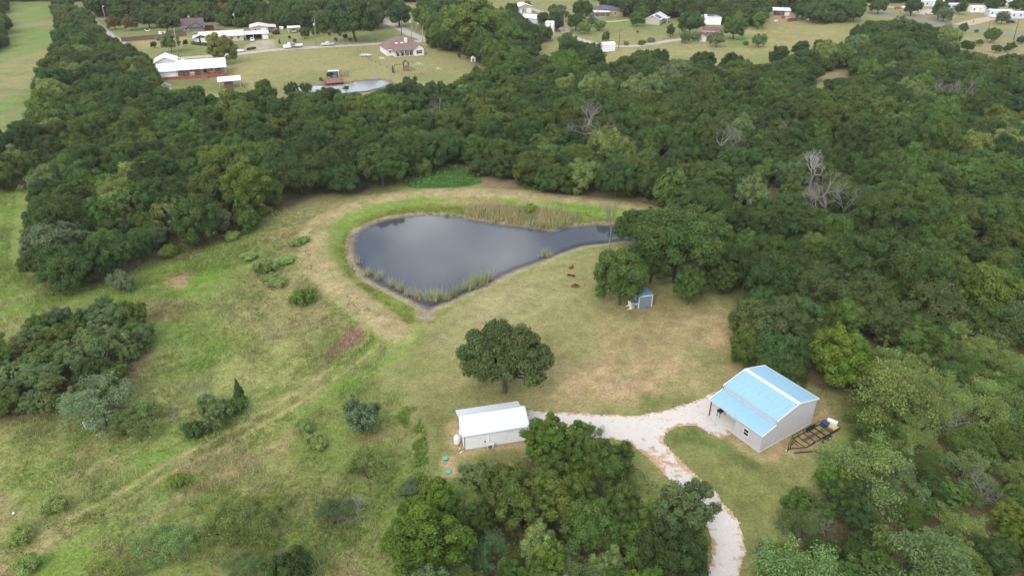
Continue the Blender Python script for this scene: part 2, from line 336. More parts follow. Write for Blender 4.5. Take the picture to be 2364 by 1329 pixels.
lpatch([(1530,1000),(1600,990),(1690,1030),(1760,1062),(1840,1050),(1850,1110),(1770,1230),(1720,1240),(1660,1130),(1560,1045)], (0.135,0.145,0.045), 2, .85, .35)
lpatch([(1550,985),(1600,982),(1680,1020),(1760,1065),(1740,1075),(1640,1040),(1560,1012)], (0.075,0.115,0.028), 1, .8, .35)
lpatch([(1220,780),(1420,720),(1600,720),(1690,720),(1700,800),(1780,860),(1640,900),(1500,940),(1300,930),(1240,890)], (0.26,0.19,0.10), 6, .62, .55, 5)
lpatch([(1290,850),(1420,820),(1560,830),(1640,880),(1500,925),(1340,945),(1260,925)], DIRT, 3, .9, .75, 1.8)
lpatch([(1560,720),(1660,715),(1690,760),(1720,800),(1640,800),(1580,760)], DIRT, 3, .85, .75, 1.8)
lpatch([(1490,915),(1590,905),(1620,930),(1530,948),(1480,942)], (0.09,0.12,0.03), 1, .8, .5)
lpatch([(1460,660),(1560,680),(1640,690),(1660,720),(1480,740),(1400,720)], (0.17,0.13,0.06), 3, .6, .5)
lpatch([(1380,580),(1440,575),(1470,650),(1440,720),(1360,740),(1330,660)], (0.145,0.14,0.05), 4, .6, .4)
lpatch([(1230,760),(1330,740),(1400,790),(1330,830),(1260,820)], (0.16,0.165,0.055), 4, .7, .5)
lpatch([(985,760),(1060,705),(1150,660),(1230,640),(1200,690),(1090,760),(1000,800)], (0.27,0.225,0.125), 3, .6, .6, 3)
lpatch([(1130,680),(1250,640),(1290,690),(1230,740),(1140,760),(1060,740)], (0.26,0.225,0.115), 5, .55, .5)
lpatch([(1900,905),(1985,900),(1970,980),(1930,1000),(1905,960)], (0.135,0.13,0.045), 2, .8, .4)
lpatch([(1880,985),(1905,925),(1925,960),(1935,1010),(1860,1050),(1770,1060),(1750,1055),(1800,1015)], DIRT, .8, .9, .35, 1.5)
lpatch([(1640,1000),(1690,1000),(1755,1045),(1760,1062),(1735,1050),(1680,1015)], DIRT, .5, .9, .35, 1.2)
lpatch([(1035,985),(1055,965),(1075,1010),(1080,1040),(1230,1010),(1225,1022),(1130,1042),(1085,1062),(1060,1055),(1045,1020)], DIRT, .5, .95, .3, 1.2)
lpatch([(1016,1065),(1022,1055),(1040,1050),(1062,1052),(1062,1062),(1046,1070),(1046,1082),(1052,1088),(1042,1104),(1025,1095)], DIRT, .35, .95, .25, 1.2)
# far side
patch([(520,165),(620,150),(660,200),(560,220)], (0.275,0.23,0.105), 8, .6, .4)
patch([(640,185),(760,195),(780,205),(640,215)], (0.135,0.14,0.05), 4, .7, .4)
patch([(380,190),(420,185),(540,180),(575,215),(420,215)], (0.13,0.145,0.05), 3, .8, .3)
patch([(210,45),(330,30),(400,75),(260,92)], (0.145,0.175,0.05), 4, .85, .3)
patch([(290,98),(440,85),(440,105),(330,112)], (0.28,0.235,0.105), 3, .8, .4)
patch([(380,110),(560,100),(600,118),(420,135)], (0.125,0.155,0.05), 3, .8, .3)
patch([(780,65),(880,55),(930,85),(870,97),(800,90)], (0.14,0.17,0.055), 4, .7, .3)
patch([(1480,80),(1720,65),(1950,45),(1960,100),(1700,130),(1480,135),(1380,140)], (0.25,0.22,0.095), 6, .7, .5)
patch([(1320,60),(1480,55),(1620,50),(1720,70),(1600,95),(1480,90),(1340,85)], (0.145,0.165,0.055), 5, .75, .5)
patch([(1340,85),(1440,75),(1560,88),(1480,100)], (0.23,0.19,0.09), 3, .6, .6)
patch([(1400,40),(1480,42),(1480,60),(1400,60)], (0.12,0.18,0.035), 3, .8, .3)
patch([(1680,85),(1740,80),(1740,110),(1690,110)], (0.105,0.165,0.035), 3, .8, .4)
patch([(1860,150),(1960,130),(1970,180),(1860,195)], (0.24,0.175,0.11), 2, .8, .5)
patch([(2220,85),(2364,95),(2364,130),(2230,135)], (0.25,0.19,0.115), 4, .8, .5)
patch([(2220,535),(2290,540),(2290,575),(2225,570)], (0.25,0.20,0.10), 1.5, .9, .4)
patch([(2040,40),(2240,-5),(2400,-5),(2400,75),(2200,60)], (0.25,0.205,0.11), 5, .7, .5)
patch([(1780,30),(1850,35),(1850,55),(1780,50)], (0.30,0.185,0.12), 3, .9, .4)
patch([(590,95),(625,92),(640,112),(560,118),(570,105)], (0.37,0.31,0.24), 1.5, .9, .4)

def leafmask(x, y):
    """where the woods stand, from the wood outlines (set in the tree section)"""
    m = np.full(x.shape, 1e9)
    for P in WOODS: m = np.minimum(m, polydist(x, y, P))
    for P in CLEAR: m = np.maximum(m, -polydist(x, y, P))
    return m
def ground_colour(x, y):
    n1 = fbm(x, y, 22, 3); n2 = fbm(x, y, 6, 9); n3 = fbm(x, y, 1.8, 21, 3)
    # mowing and wind leave long streaks
    xs = x * 0.86 + y * 0.5; ys = -x * 0.5 + y * 0.86
    n4 = fbm(xs * 0.28, ys, 1.6, 31, 3)
    t = np.clip((n1 - .5) * 2.4 + (n2 - .5) * 1.6 + (n4 - .5) * .8 + .5, 0, 1)[..., None]
    c = np.array((0.140, 0.200, 0.043)) * (1 - t) + np.array((0.242, 0.242, 0.092)) * t
    gm = smooth(.60, .74, fbm(x, y, 11, 57, 4))[..., None] * .7; c = c * (1 - gm) + np.array(GRN) * gm
    rm = smooth(.62, .76, fbm(x, y, 9, 77, 4))[..., None] * .55; c = c * (1 - rm) + np.array((0.215, 0.14, 0.085)) * rm
    def mix(c, m, col): return c * (1 - m[..., None]) + np.asarray(col) * m[..., None]
    wx = (fbm(x, y, 5, 41, 3) - .5); wy = (fbm(x, y, 5, 43, 3) - .5)
    def run(c, plist):
        for P, col, soft, op, nzv, nsc, warp in plist:
            mg = max(abs(soft), 2) * 2 + 4
            bb = (x > P[:, 0].min() - mg) & (x < P[:, 0].max() + mg) & (y > P[:, 1].min() - mg) & (y < P[:, 1].max() + mg)
            if not bb.any(): continue
            X = x[bb] + wx[bb] * warp; Y = y[bb] + wy[bb] * warp
            if soft < 0: m = smooth(-soft * 1.15, -soft * .55, linedist(X, Y, P))
            else: m = smooth(soft, -soft, polydist(X, Y, P))
            if nzv: m = m * (1 - nzv + nzv * smooth(.40, .60, fbm(X, Y, nsc, 63 + len(P), 4)))
            cc = c[bb]; k = (m * op)[:, None]; c[bb] = cc * (1 - k) + col * (.85 + .3 * n3[bb][:, None]) * k
        return c
    far = smooth(190, 260, y); c = mix(c, far * .7, (0.185, 0.175, 0.075))
    st = smooth(2, -2, polydist(x, y, STRIP)); tt = smooth(.4, .62, fbm(x, y * .4, 26, 5, 4))
    c = mix(c, st * .9, (0.140, 0.190, 0.05)); c = mix(c, st * tt * .75, (0.235, 0.20, 0.095)); c = mix(c, st * smooth(.5, .66, fbm(x, y, 9, 25, 4)) * .7, (0.115, 0.16, 0.038)); c = mix(c, st * smooth(.60, .70, fbm(x, y, 12, 27, 4)) * .5, (0.22, 0.165, 0.11))
    yd = smooth(3, -3, polydist(x, y, YARD)); c = mix(c, yd * .9, (0.225, 0.205, 0.088)); c = mix(c, yd * .7 * smooth(.44, .60, fbm(x, y, 24, 91, 4)), (0.155, 0.17, 0.062))
    c = run(c, PATCHES)
    lw = smooth(.5, -.5, polydist(x + wx * .6, y + wy * .6, LAWN))
    lt = np.clip((fbm(x, y, 18, 13) - .5) * 2.2 + (n4 - .5) * 1.2 + .5, 0, 1)[..., None]
    lc = np.array((0.155, 0.168, 0.055)) * (1 - lt) + np.array((0.230, 0.210, 0.088)) * lt
    c = c * (1 - lw[..., None]) + lc * lw[..., None]
    c = run(c, LAWNP)
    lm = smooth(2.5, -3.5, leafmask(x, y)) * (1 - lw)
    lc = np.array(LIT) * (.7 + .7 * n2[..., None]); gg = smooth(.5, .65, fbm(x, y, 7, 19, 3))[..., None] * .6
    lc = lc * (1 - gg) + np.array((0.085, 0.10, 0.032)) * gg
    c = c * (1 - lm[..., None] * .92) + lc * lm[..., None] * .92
    d = polydist(x, y, POND); mud = smooth(1.0, .1, d) ; c = mix(c, mud, np.array((0.34, 0.27, 0.20))); c = mix(c, smooth(0, -2.5, d), (0.36, 0.30, 0.225))
    d2 = polydist(x, y, POND2); c = mix(c, smooth(1.5, .2, d2), (0.16, 0.13, 0.085))
    return np.clip(c * (.94 + .36 * n3[..., None]), 0.01, .6)
def ground_h(x, y):
    h = (fbm(x, y, 14, 101, 3) - .5) * .22 * smooth(300, 180, y) * smooth(-40, 40, y)
    h += .85 * np.exp(-(linedist(x, y, DAM) / 3.6) ** 2)
    lw = smooth(6, 0, polydist(x, y, LAWN)); h = h * (1 - lw * .9)
    d = polydist(x, y, POND); k = smooth(4.0, 0.0, d); h = h * (1 - k) + WZ * k
    h = np.where(d < 0, WZ - np.clip(-d * .28, 0, 1.6), h)
    d2 = polydist(x, y, POND2); k = smooth(3.5, 0, d2); h = h * (1 - k) - .3 * k; h = np.where(d2 < 0, -.3 - np.clip(-d2 * .3, 0, 1), h)
    return h

# ------------------------------------------------------------------ woods outlines (where crowns stand), clearings inside them
def GP(p, z=5.0): return G(p, z)
WOODS = [
 GP([(122,-40),(150,8),(200,35),(240,92),(285,112),(335,128),(350,165),(368,205),(430,212),(470,220),(540,232),(590,222),(690,212),(760,217),(830,212),(905,205),(960,190),(1010,200),(1060,188),(1085,182),(1150,170),(1138,140),(1090,118),(1075,100),(1000,85),(985,55),(960,-40),(1080,-40),(1100,20),(1180,30),(1200,60),(1250,65),(1290,80),(1330,98),(1375,130),(1420,150),(1500,138),(1600,142),(1720,150),(1790,140),(1870,120),(1925,108),(1955,110),(1972,70),(2000,55),(2080,58),(2140,68),(2200,85),(2215,130),(2300,142),(2420,140),
     (2560,250),(2620,700),(2700,1250),(2700,1500),(1840,1500),(1790,1310),(1815,1250),(1840,1170),(1870,1110),(1860,1070),(1930,1030),(1960,985),(2000,930),(1990,890),(1900,880),(1800,830),(1735,800),(1708,760),(1712,715),(1700,665),(1690,610),(1705,560),(1660,505),(1600,470),(1500,440),(1420,425),(1330,415),(1240,408),(1190,375),(1050,352),(960,370),(905,395),(830,405),(740,405),(690,425),(640,440),(590,470),(545,495),(460,525),(390,550),(330,555),(240,590),(170,615),(90,625),(65,590),(60,530),(85,480),(90,420),(70,390),(-60,400),(-60,330),(40,330),(85,300),(92,240),(98,160),(125,120),(138,60)]),
 GP([(940,1115),(985,1100),(1060,1118),(1130,1090),(1215,1050),(1200,990),(1290,985),(1370,990),(1440,1035),(1480,1090),(1500,1110),(1545,1130),(1570,1190),(1585,1290),(1540,1480),(880,1480),(930,1300),(930,1200)]),
 GP([(20,720),(120,700),(180,720),(240,680),(300,680),(340,760),(300,830),(230,870),(150,880),(40,900),(-60,910),(-60,760)]),
 GP([(200,-40),(215,18),(300,22),(370,35),(420,50),(520,40),(640,40),(760,45),(870,40),(900,-40)]),
 GP([(1395,-40),(1400,-5),(1440,18),(1480,20),(1600,20),(1640,30),(1740,40),(1768,30),(1790,0),(1850,10),(1880,30),(1960,30),(1990,5),(1990,-40)]),
 GP([(-80,-40),(2,-40),(4,40),(2,90),(-80,110)]),
]
CLEAR = [GP([(1845,392),(1900,392),(1905,440),(1840,440)]), GP([(1232,74),(1305,74),(1300,126),(1238,126)]), GP([(1770,8),(1838,8),(1834,62),(1772,62)]), GP([(412,30),(508,30),(508,82),(420,82)]), GP([(1868,150),(1960,128),(1975,180),(1870,200)]), GP([(2215,528),(2290,535),(2295,570),(2225,566)]), GP([(2225,85),(2380,95),(2380,128),(2240,132)])]

# ------------------------------------------------------------------ the ground sheet
def axis(dense, mids, far):
    out = list(np.arange(dense[0], dense[1], dense[2]))
    for e, s in mids:
        while out[-1] < e: out.append(out[-1] + s)
    s = mids[-1][1] if mids else dense[2]
    while out[-1] < far: s *= 1.28; out.append(out[-1] + s)
    return out
xp = axis((0, 105, .5), [(160, 1.0), (350, 2.6)], 3200); xs = np.array([-v for v in xp[:0:-1]] + xp)
yp = axis((38, 150, .5), [(215, 1.0), (360, 2.0), (520, 4.5)], 4200); yb = [38 - v for v in (4, 10, 20, 40, 80, 160, 320)]
ys = np.array(yb[::-1] + yp)
GX, GY = np.meshgrid(xs, ys); gx, gy = GX.ravel(), GY.ravel()
gh = ground_h(gx, gy)
V = np.stack([gx, gy, gh], 1); nx, ny = len(xs), len(ys)
ii = (np.arange(ny - 1)[:, None] * nx + np.arange(nx - 1)[None]).ravel()
FQ = np.stack([ii, ii + 1, ii + nx + 1, ii + nx], 1)
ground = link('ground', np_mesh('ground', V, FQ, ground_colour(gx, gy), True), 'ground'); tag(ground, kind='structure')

# ------------------------------------------------------------------ water
def water_mat(name, col, depth_lo, depth_hi, rough=0.05, ripple=0.07):
    m, t, b, o = new_mat(name); N = t.nodes.new; K = t.links.new
    b.inputs['Base Color'].default_value = (*col, 1); b.inputs['Roughness'].default_value = rough; b.inputs['IOR'].default_value = 1.33; b.inputs['Specular IOR Level'].default_value = 1.0
    tx = N('ShaderNodeTexCoord'); n = N('ShaderNodeTexNoise'); n.inputs['Scale'].default_value = 3.2; n.inputs['Detail'].default_value = 4; K(tx.outputs['Object'], n.inputs['Vector'])
    bp = N('ShaderNodeBump'); bp.inputs['Strength'].default_value = ripple; bp.inputs['Distance'].default_value = 0.03; K(n.outputs[0], bp.inputs['Height']); K(bp.outputs[0], b.inputs['Normal'])
    a = N('ShaderNodeAttribute'); a.attribute_name = 'tint'; tr = N('ShaderNodeBsdfTransparent'); tr.inputs[0].default_value = (.9, .9, .88, 1)
    ms = N('ShaderNodeMixShader'); K(a.outputs['Fac'], ms.inputs[0]); K(tr.outputs[0], ms.inputs[1]); K(b.outputs[0], ms.inputs[2]); K(ms.outputs[0], o.inputs[0])
    return m
def water(name, poly, z, mat, step):
    x0, y0 = poly.min(0) - 1; x1, y1 = poly.max(0) + 1
    X, Y = np.meshgrid(np.arange(x0, x1, step), np.arange(y0, y1, step)); r, c = X.shape
    d = polydist(X.ravel(), Y.ravel(), poly); q = (np.arange(r - 1)[:, None] * c + np.arange(c - 1)[None]).ravel(); Q = np.stack([q, q + 1, q + c + 1, q + c], 1)
    keep = (d[Q] < .8).any(1); Q = Q[keep]; used = np.unique(Q); mp_ = np.full(r * c, -1); mp_[used] = np.arange(len(used))
    clear = np.clip(.04 + .96 * smooth(0.2, -2.4, d[used]), 0, 1)
    me = np_mesh(name, np.stack([X.ravel()[used], Y.ravel()[used], np.full(len(used), z)], 1), mp_[Q], np.repeat(clear[:, None], 3, 1))
    return tag(link(name, me, mat), kind='structure')
water('pond_water', POND, WZ + .02, water_mat('pond_water', (0.050, 0.058, 0.068), 0, 1), .5)
water('pond_water', POND2, -.28, water_mat('far_pond_water', (0.26, 0.27, 0.27), 0, 1, .08, .012), 1.0)

# ------------------------------------------------------------------ gravel drive, lanes, highway: draped sheets
def strip_mat(name, cols, scale, edge_col=None, stain=None, bump=.5):
    m, t, b, o = new_mat(name); N = t.nodes.new; K = t.links.new
    ge = N('ShaderNodeNewGeometry'); n = N('ShaderNodeTexNoise'); n.inputs['Scale'].default_value = scale; n.inputs['Detail'].default_value = 8; n.inputs['Roughness'].default_value = .7
    K(ge.outputs['Position'], n.inputs['Vector']); r = N('ShaderNodeValToRGB'); r.color_ramp.elements[0].position = .3; r.color_ramp.elements[1].position = .7
    r.color_ramp.elements[0].color = (*cols[0], 1); r.color_ramp.elements[1].color = (*cols[1], 1); K(n.outputs[0], r.inputs[0]); out = r.outputs[0]
    if stain:
        n2 = N('ShaderNodeTexNoise'); n2.inputs['Scale'].default_value = stain[1]; n2.inputs['Detail'].default_value = 8; n2.inputs['Roughness'].default_value = .62; K(ge.outputs['Position'], n2.inputs['Vector'])
        a = N('ShaderNodeAttribute'); a.attribute_name = 'tint'
        ad = N('ShaderNodeMath'); ad.operation = 'ADD'; K(n2.outputs[0], ad.inputs[0]); K(a.outputs['Fac'], ad.inputs[1])
        mr = N('ShaderNodeMapRange'); mr.inputs[1].default_value = stain[2]; mr.inputs[2].default_value = stain[3]; mr.inputs[4].default_value = .85; K(ad.outputs[0], mr.inputs[0])
        mx = N('ShaderNodeMix'); mx.data_type = 'RGBA'; K(mr.outputs[0], mx.inputs[0]); K(out, mx.inputs[6]); mx.inputs[7].default_value = (*stain[0], 1); out = mx.outputs[2]
    K(out, b.inputs['Base Color']); b.inputs['Roughness'].default_value = .95; b.inputs['Specular IOR Level'].default_value = .15
    bp = N('ShaderNodeBump'); bp.inputs['Strength'].default_value = bump; bp.inputs['Distance'].default_value = .05; K(n.outputs[0], bp.inputs['Height']); K(bp.outputs[0], b.inputs['Normal'])
    return m
def sheet(name, poly, mat, step, dz=.03, ragged=.35, stain=None, base=-.35, edge=.3):
    x0, y0 = poly.min(0) - 1; x1, y1 = poly.max(0) + 1
    X, Y = np.meshgrid(np.arange(x0, x1, step), np.arange(y0, y1, step)); r, c = X.shape; X, Y = X.ravel(), Y.ravel()
    d = polydist(X, Y, poly) - ragged * .35 + (fbm(X, Y, 1.6, 5, 4) - .5) * 2 * ragged
    q = (np.arange(r - 1)[:, None] * c + np.arange(c - 1)[None]).ravel(); Q = np.stack([q, q + 1, q + c + 1, q + c], 1)
    keep = (d[Q] < 0).all(1); Q = Q[keep]; used = np.unique(Q); mp_ = np.full(r * c, -1); mp_[used] = np.arange(len(used))
    e = np.full(len(used), base) + edge * smooth(-1.0, -.05, d[used])
    if stain is not None: e = e + stain(X[used], Y[used])
    me = np_mesh(name, np.stack([X[used], Y[used], ground_h(X[used], Y[used]) + dz], 1), mp_[Q], np.repeat(e[:, None], 3, 1))
    return tag(link(name, me, mat), kind='structure')
DRIVE = G([(1210,944),(1290,951),(1350,955),(1411,958),(1471,958),(1531,950),(1560,940),(1594,929),(1634,911),(1673,895),(1700,905),(1690,960),(1690,1003),(1661,1010),(1637,1001),(1605,984),(1583,981),(1558,987),(1534,999),(1531,1019),(1546,1037),(1570,1058),(1590,1080),(1621,1107),(1651,1137),(1682,1170),(1706,1206),(1718,1245),(1720,1275),(1715,1308),(1705,1335),(1680,1400),(1650,1460),(1560,1460),(1605,1380),(1624,1329),(1640,1300),(1645,1275),(1642,1245),(1633,1218),(1615,1188),(1591,1158),(1561,1122),(1534,1098),(1519,1080),(1495,1058),(1468,1037),(1453,1021),(1411,1013),(1368,1012),(1290,1014),(1212,1008)])
def clay(x, y):
    s = 0
    for (px, py), r in (((1525,1060),2.6),((1480,1050),2.2),((1590,1092),1.8),((1570,1070),1.6),((1660,985),1.6),((1560,1000),2.0),((1500,1065),2.2)):
        a = g(px, py); s = s + .085 * np.exp(-((x - a[0]) ** 2 + (y - a[1]) ** 2) / r ** 2)
    return s
sheet('gravel_driveway', DRIVE, strip_mat('white_gravel', ((.44, .40, .35), (.66, .62, .57)), 9, stain=((.40, .225, .11), 1.1, .34, .47)), .22, .035, .3, clay, -.25, .2)
def ribbon(pts, w):
    c = G(pts); n = []
    for i in range(len(c)):
        d = c[min(i + 1, len(c) - 1)] - c[max(i - 1, 0)]; d = d / np.linalg.norm(d); n.append((-d[1], d[0]))
    n = np.array(n) * w / 2; return np.concatenate([c + n, (c - n)[::-1]])
lane_m = strip_mat('pale_gravel_lane', ((.33, .29, .25), (.47, .42, .37)), 2.5, stain=((.30, .28, .26), .25, .30, .5))
sheet('gravel_lane', ribbon([(330,142),(400,137),(445,133),(510,128.5),(560,124),(620,117),(680,112),(740,109),(800,106),(880,101.5),(950,97),(1010,93.5),(1045,91)], 6.2), lane_m, .9, .05, .5)
sheet('gravel_lane', ribbon([(985,93),(955,82),(925,67),(900,55),(878,44),(868,38)], 6.5), lane_m, .9, .07, .5)
sheet('gravel_lane', ribbon([(1045,91),(1068,89)], 5), lane_m, .9, .06, .4)
sheet('dirt_path', ribbon([(208,42),(222,55),(245,74),(262,86),(278,95),(284,103)], 4.5), lane_m, .9, .05, .5)
sheet('dirt_path', ribbon([(214,46),(250,44),(285,40),(330,36)], 3.0), lane_m, .9, .06, .5)
sheet('gravel_lane', ribbon([(1300,66),(1306,74),(1316,84),(1345,94),(1385,103),(1430,107.5),(1470,106.5),(1510,101),(1545,95),(1590,90)], 5.2), lane_m, .8, .05, .4)
sheet('gravel_lane', ribbon([(1192,10),(1225,20),(1255,30),(1290,38)], 5.0), lane_m, .9, .05, .5)
sheet('gravel_lane', ribbon([(1376,52),(1420,50),(1455,46)], 4.0), lane_m, .9, .05, .5)
sheet('gravel_lane', ribbon([(1340,43),(1380,40),(1410,36)], 5.0), lane_m, .9, .05, .5)
asph = strip_mat('grey_asphalt', ((.17, .165, .175), (.215, .21, .22)), 1.2, stain=((.12, .12, .12), .2, .35, .6), bump=.2)
HWY = [(1960,20),(2001,27.5),(2060,37),(2110,44),(2181,57),(2240,67),(2310,77.5),(2364,84.5),(2430,93)]
sheet('highway', ribbon(HWY, 10.5), asph, .9, .05, .1, base=-.6)
dirt_m = strip_mat('pale_dirt', ((.36, .27, .19), (.50, .40, .30)), 1.5, stain=((.30, .23, .15), .3, .35, .55))
sheet('dirt_drive', ribbon([(2215,59),(2245,52),(2280,44),(2310,39)], 9), dirt_m, .9, .07, .8)
sheet('dirt_drive', ribbon([(2125,35),(2140,27),(2160,22)], 8), dirt_m, .9, .07, .8)
sheet('dirt_drive', ribbon([(1990,9),(2040,14),(2100,26),(2120,31)], 5), dirt_m, .9, .07, .8)

# ------------------------------------------------------------------ the air: faint haze over the far yards
mb = MB(); mb.box(-6000, -1500, -3.2, 6000, 8000, 61.5); hzo = mb.build('haze', None); hzm = bpy.data.materials.new('haze'); hzm.use_nodes = True; _t = hzm.node_tree; _t.nodes.clear()
_o = _t.nodes.new('ShaderNodeOutputMaterial'); _v = _t.nodes.new('ShaderNodeVolumePrincipled'); _v.inputs['Color'].default_value = (.90, .91, .92, 1); _v.inputs['Density'].default_value = 0.00010; _t.links.new(_v.outputs[0], _o.inputs['Volume'])
hzo.data.materials.append(hzm); tag(hzo, kind='stuff')

# ================================================================== TREES
def rdirs(rng, n):
    d = rng.normal(size=(n, 3)); return d / np.linalg.norm(d, axis=1)[:, None]
_ico = None
def ico():
    global _ico
    if _ico is None:
        import bmesh
        bm = bmesh.new(); bmesh.ops.create_icosphere(bm, subdivisions=2, radius=1); bm.verts.index_update()
        _ico = (np.array([v.co[:] for v in bm.verts]), np.array([[v.index for v in f.verts] for f in bm.faces])); bm.free()
    return _ico
def leaf_cards(rng, P, Nn, size, tint, asp=.62, rand=.75, upb=.25):
    n = len(P); N = Nn + rand * rdirs(rng, n) + np.array([0, 0, upb]); N /= np.linalg.norm(N, axis=1)[:, None]
    a = np.cross(N, rdirs(rng, n)); a /= np.linalg.norm(a, axis=1)[:, None] + 1e-9; b = np.cross(N, a)
    s = (size * rng.uniform(.65, 1.35, n))[:, None]; a = a * s; b = b * s * asp
    fold = N * s * .18
    V = np.stack([P - a, P + b - fold, P + a, P - b - fold], 1).reshape(-1, 3); Fq = np.arange(4 * n).reshape(n, 4)
    return V, Fq, np.repeat(tint, 4, 0)
def crown_mesh(name, seed, R, zc, az, nl, nleaf, ls, lobe=(.30, .46), core=.8, low=-.35, sq=.85, sparse=1.0, leafr=(.84, 1.10), warm=.12):
    rng = np.random.default_rng(seed); ax = np.array([R, R, az])
    i = np.arange(nl); z = low + (1 - low) * (i + .5) / nl; th = i * 2.39996 + rng.uniform(0, 6.28) + rng.normal(0, .25, nl); rr = np.sqrt(np.clip(1 - z * z, 0, 1))
    D = np.stack([rr * np.cos(th), rr * np.sin(th), z], 1)
    # the outline leans and bulges unevenly
    k = 1 + .20 * np.sin(th * 2 + rng.uniform(0, 6)) + .15 * np.sin(th * 3 + rng.uniform(0, 6)) + .12 * np.sin(z * 5 + th + rng.uniform(0, 6))
    C = D * ax * (np.minimum(rng.uniform(.50, .92, nl) * k, .98))[:, None] + np.array([0, 0, zc]); r = R * rng.uniform(*lobe, nl)
    C = np.concatenate([C, [[0, 0, zc]]]); r = np.append(r, R * .5); nl += 1
    lb = rng.normal(1, .09, nl); lw = rng.normal(0, warm, nl)
    cnt = (nleaf * r ** 2 / (r ** 2).sum() * 1.5).astype(int); P = []; Nn = []; T = []
    for j in range(nl):
        d = rdirs(rng, cnt[j]); p = C[j] + d * (r[j] * rng.uniform(*leafr, cnt[j]))[:, None] * np.array([1, 1, sq])
        keep = np.ones(len(p), bool)
        for m in range(nl):
            if m != j: keep &= (((p - C[m]) / np.array([1, 1, sq])) ** 2).sum(1) > (r[m] * .80) ** 2
        if sparse < 1: keep &= vnoise(p[:, 0] * 1.3 + seed, p[:, 1] * 1.3 + p[:, 2] * 1.7, seed) < sparse
        p, d = p[keep], d[keep]; P.append(p); Nn.append(d)
        br = lb[j] * rng.lognormal(0, .16, len(p)); w = lw[j] + rng.normal(0, .09, len(p)); T.append(np.stack([br * (1 + w), br, br * (1 - w * .6)], 1))
    P = np.concatenate(P); V, Fq, T = leaf_cards(rng, P, np.concatenate(Nn), ls, np.concatenate(T))
    FC = [Fq]
    if core:
        iv, if_ = ico(); vs, fs, ts = [], [], []; b = len(V)
        for j in range(nl):
            q = iv * (r[j] * core * rng.uniform(.88, 1.06, (len(iv), 1))) * np.array([1, 1, sq]) + C[j]; vs.append(q); fs.append(if_ + b + j * len(iv)); ts.append(np.full((len(iv), 3), lb[j]) * np.array([1 + lw[j], 1, 1 - lw[j] * .6]))
        V = np.concatenate([V] + vs); T = np.concatenate([T] + ts); FC.append(np.concatenate(fs))
    me = np_mesh(name, V, FC, np.clip(T, .2, 2.2)); me.materials.append(M['leaf']); return me, C, r
def trunk_mesh(name, seed, C, zc, r0, mat='bark', nlimb=12, forks=True):
    rng = np.random.default_rng(seed); mb = MB(); lean = rng.normal(0, .25, 2); zf = zc * .45
    top = np.array([lean[0], lean[1], zf])
    mb.tube([(0, 0, -.3), (0, 0, .15), tuple(top * .55), tuple(top)], [r0 * 1.5, r0 * 1.1, r0 * .9, r0 * .8], 7)
    order = rng.permutation(len(C) - 1)[:nlimb]
    for j in order:
        e = C[j]; mid = top * .45 + e * .55 + rng.normal(0, .25, 3) - np.array([0, 0, .3]); mb.tube([tuple(top * .97), tuple(mid), tuple(e)], [r0 * .5, r0 * .3, r0 * .08], 5)
        q = e + rng.normal(0, .7, 3); mb.tube([tuple(mid), tuple(q)], [r0 * .22, r0 * .05], 4)
    me = mb.mesh(name); me.materials.append(M[mat]); return me
def branchy(mb, rng, p, d, ln, r, depth, spread=.75, up=.18, n=4, drop=0):
    p = Vector(p); d = Vector(d).normalized(); pts = [p]; q = p
    for s in range(2):
        d = (d + Vector(rng.normal(0, .22, 3)) + Vector((0, 0, up * .4))).normalized(); q = q + d * ln * .5; pts.append(q)
    mb.tube(pts, [r, r * .85, r * .68], n, cap=False)
    if depth == 0: return [q]
    ends = []
    for k in range(3 if depth > 1 and rng.random() < .5 else 2):
        dd = (d + Vector(rng.normal(0, spread, 3)) * .8 + Vector((0, 0, up))).normalized()
        ends += branchy(mb, rng, q, dd, ln * rng.uniform(.62, .85), r * .62, depth - 1, spread, up, max(3, n - 1))
    return ends
def dead_mesh(name, seed, H, r0, depth=6, mat='deadwood', spread=.8, up=.2, stems=1):
    rng = np.random.default_rng(seed); mb = MB()
    for s in range(stems):
        a = rng.uniform(0, 6.28); d = (0, 0, 1) if stems == 1 else (math.cos(a) * .7, math.sin(a) * .7, .75)
        branchy(mb, rng, (0, 0, -.2), d, H * .34, r0, depth, spread, up, 6)
    me = mb.mesh(name); me.materials.append(M[mat]); return me
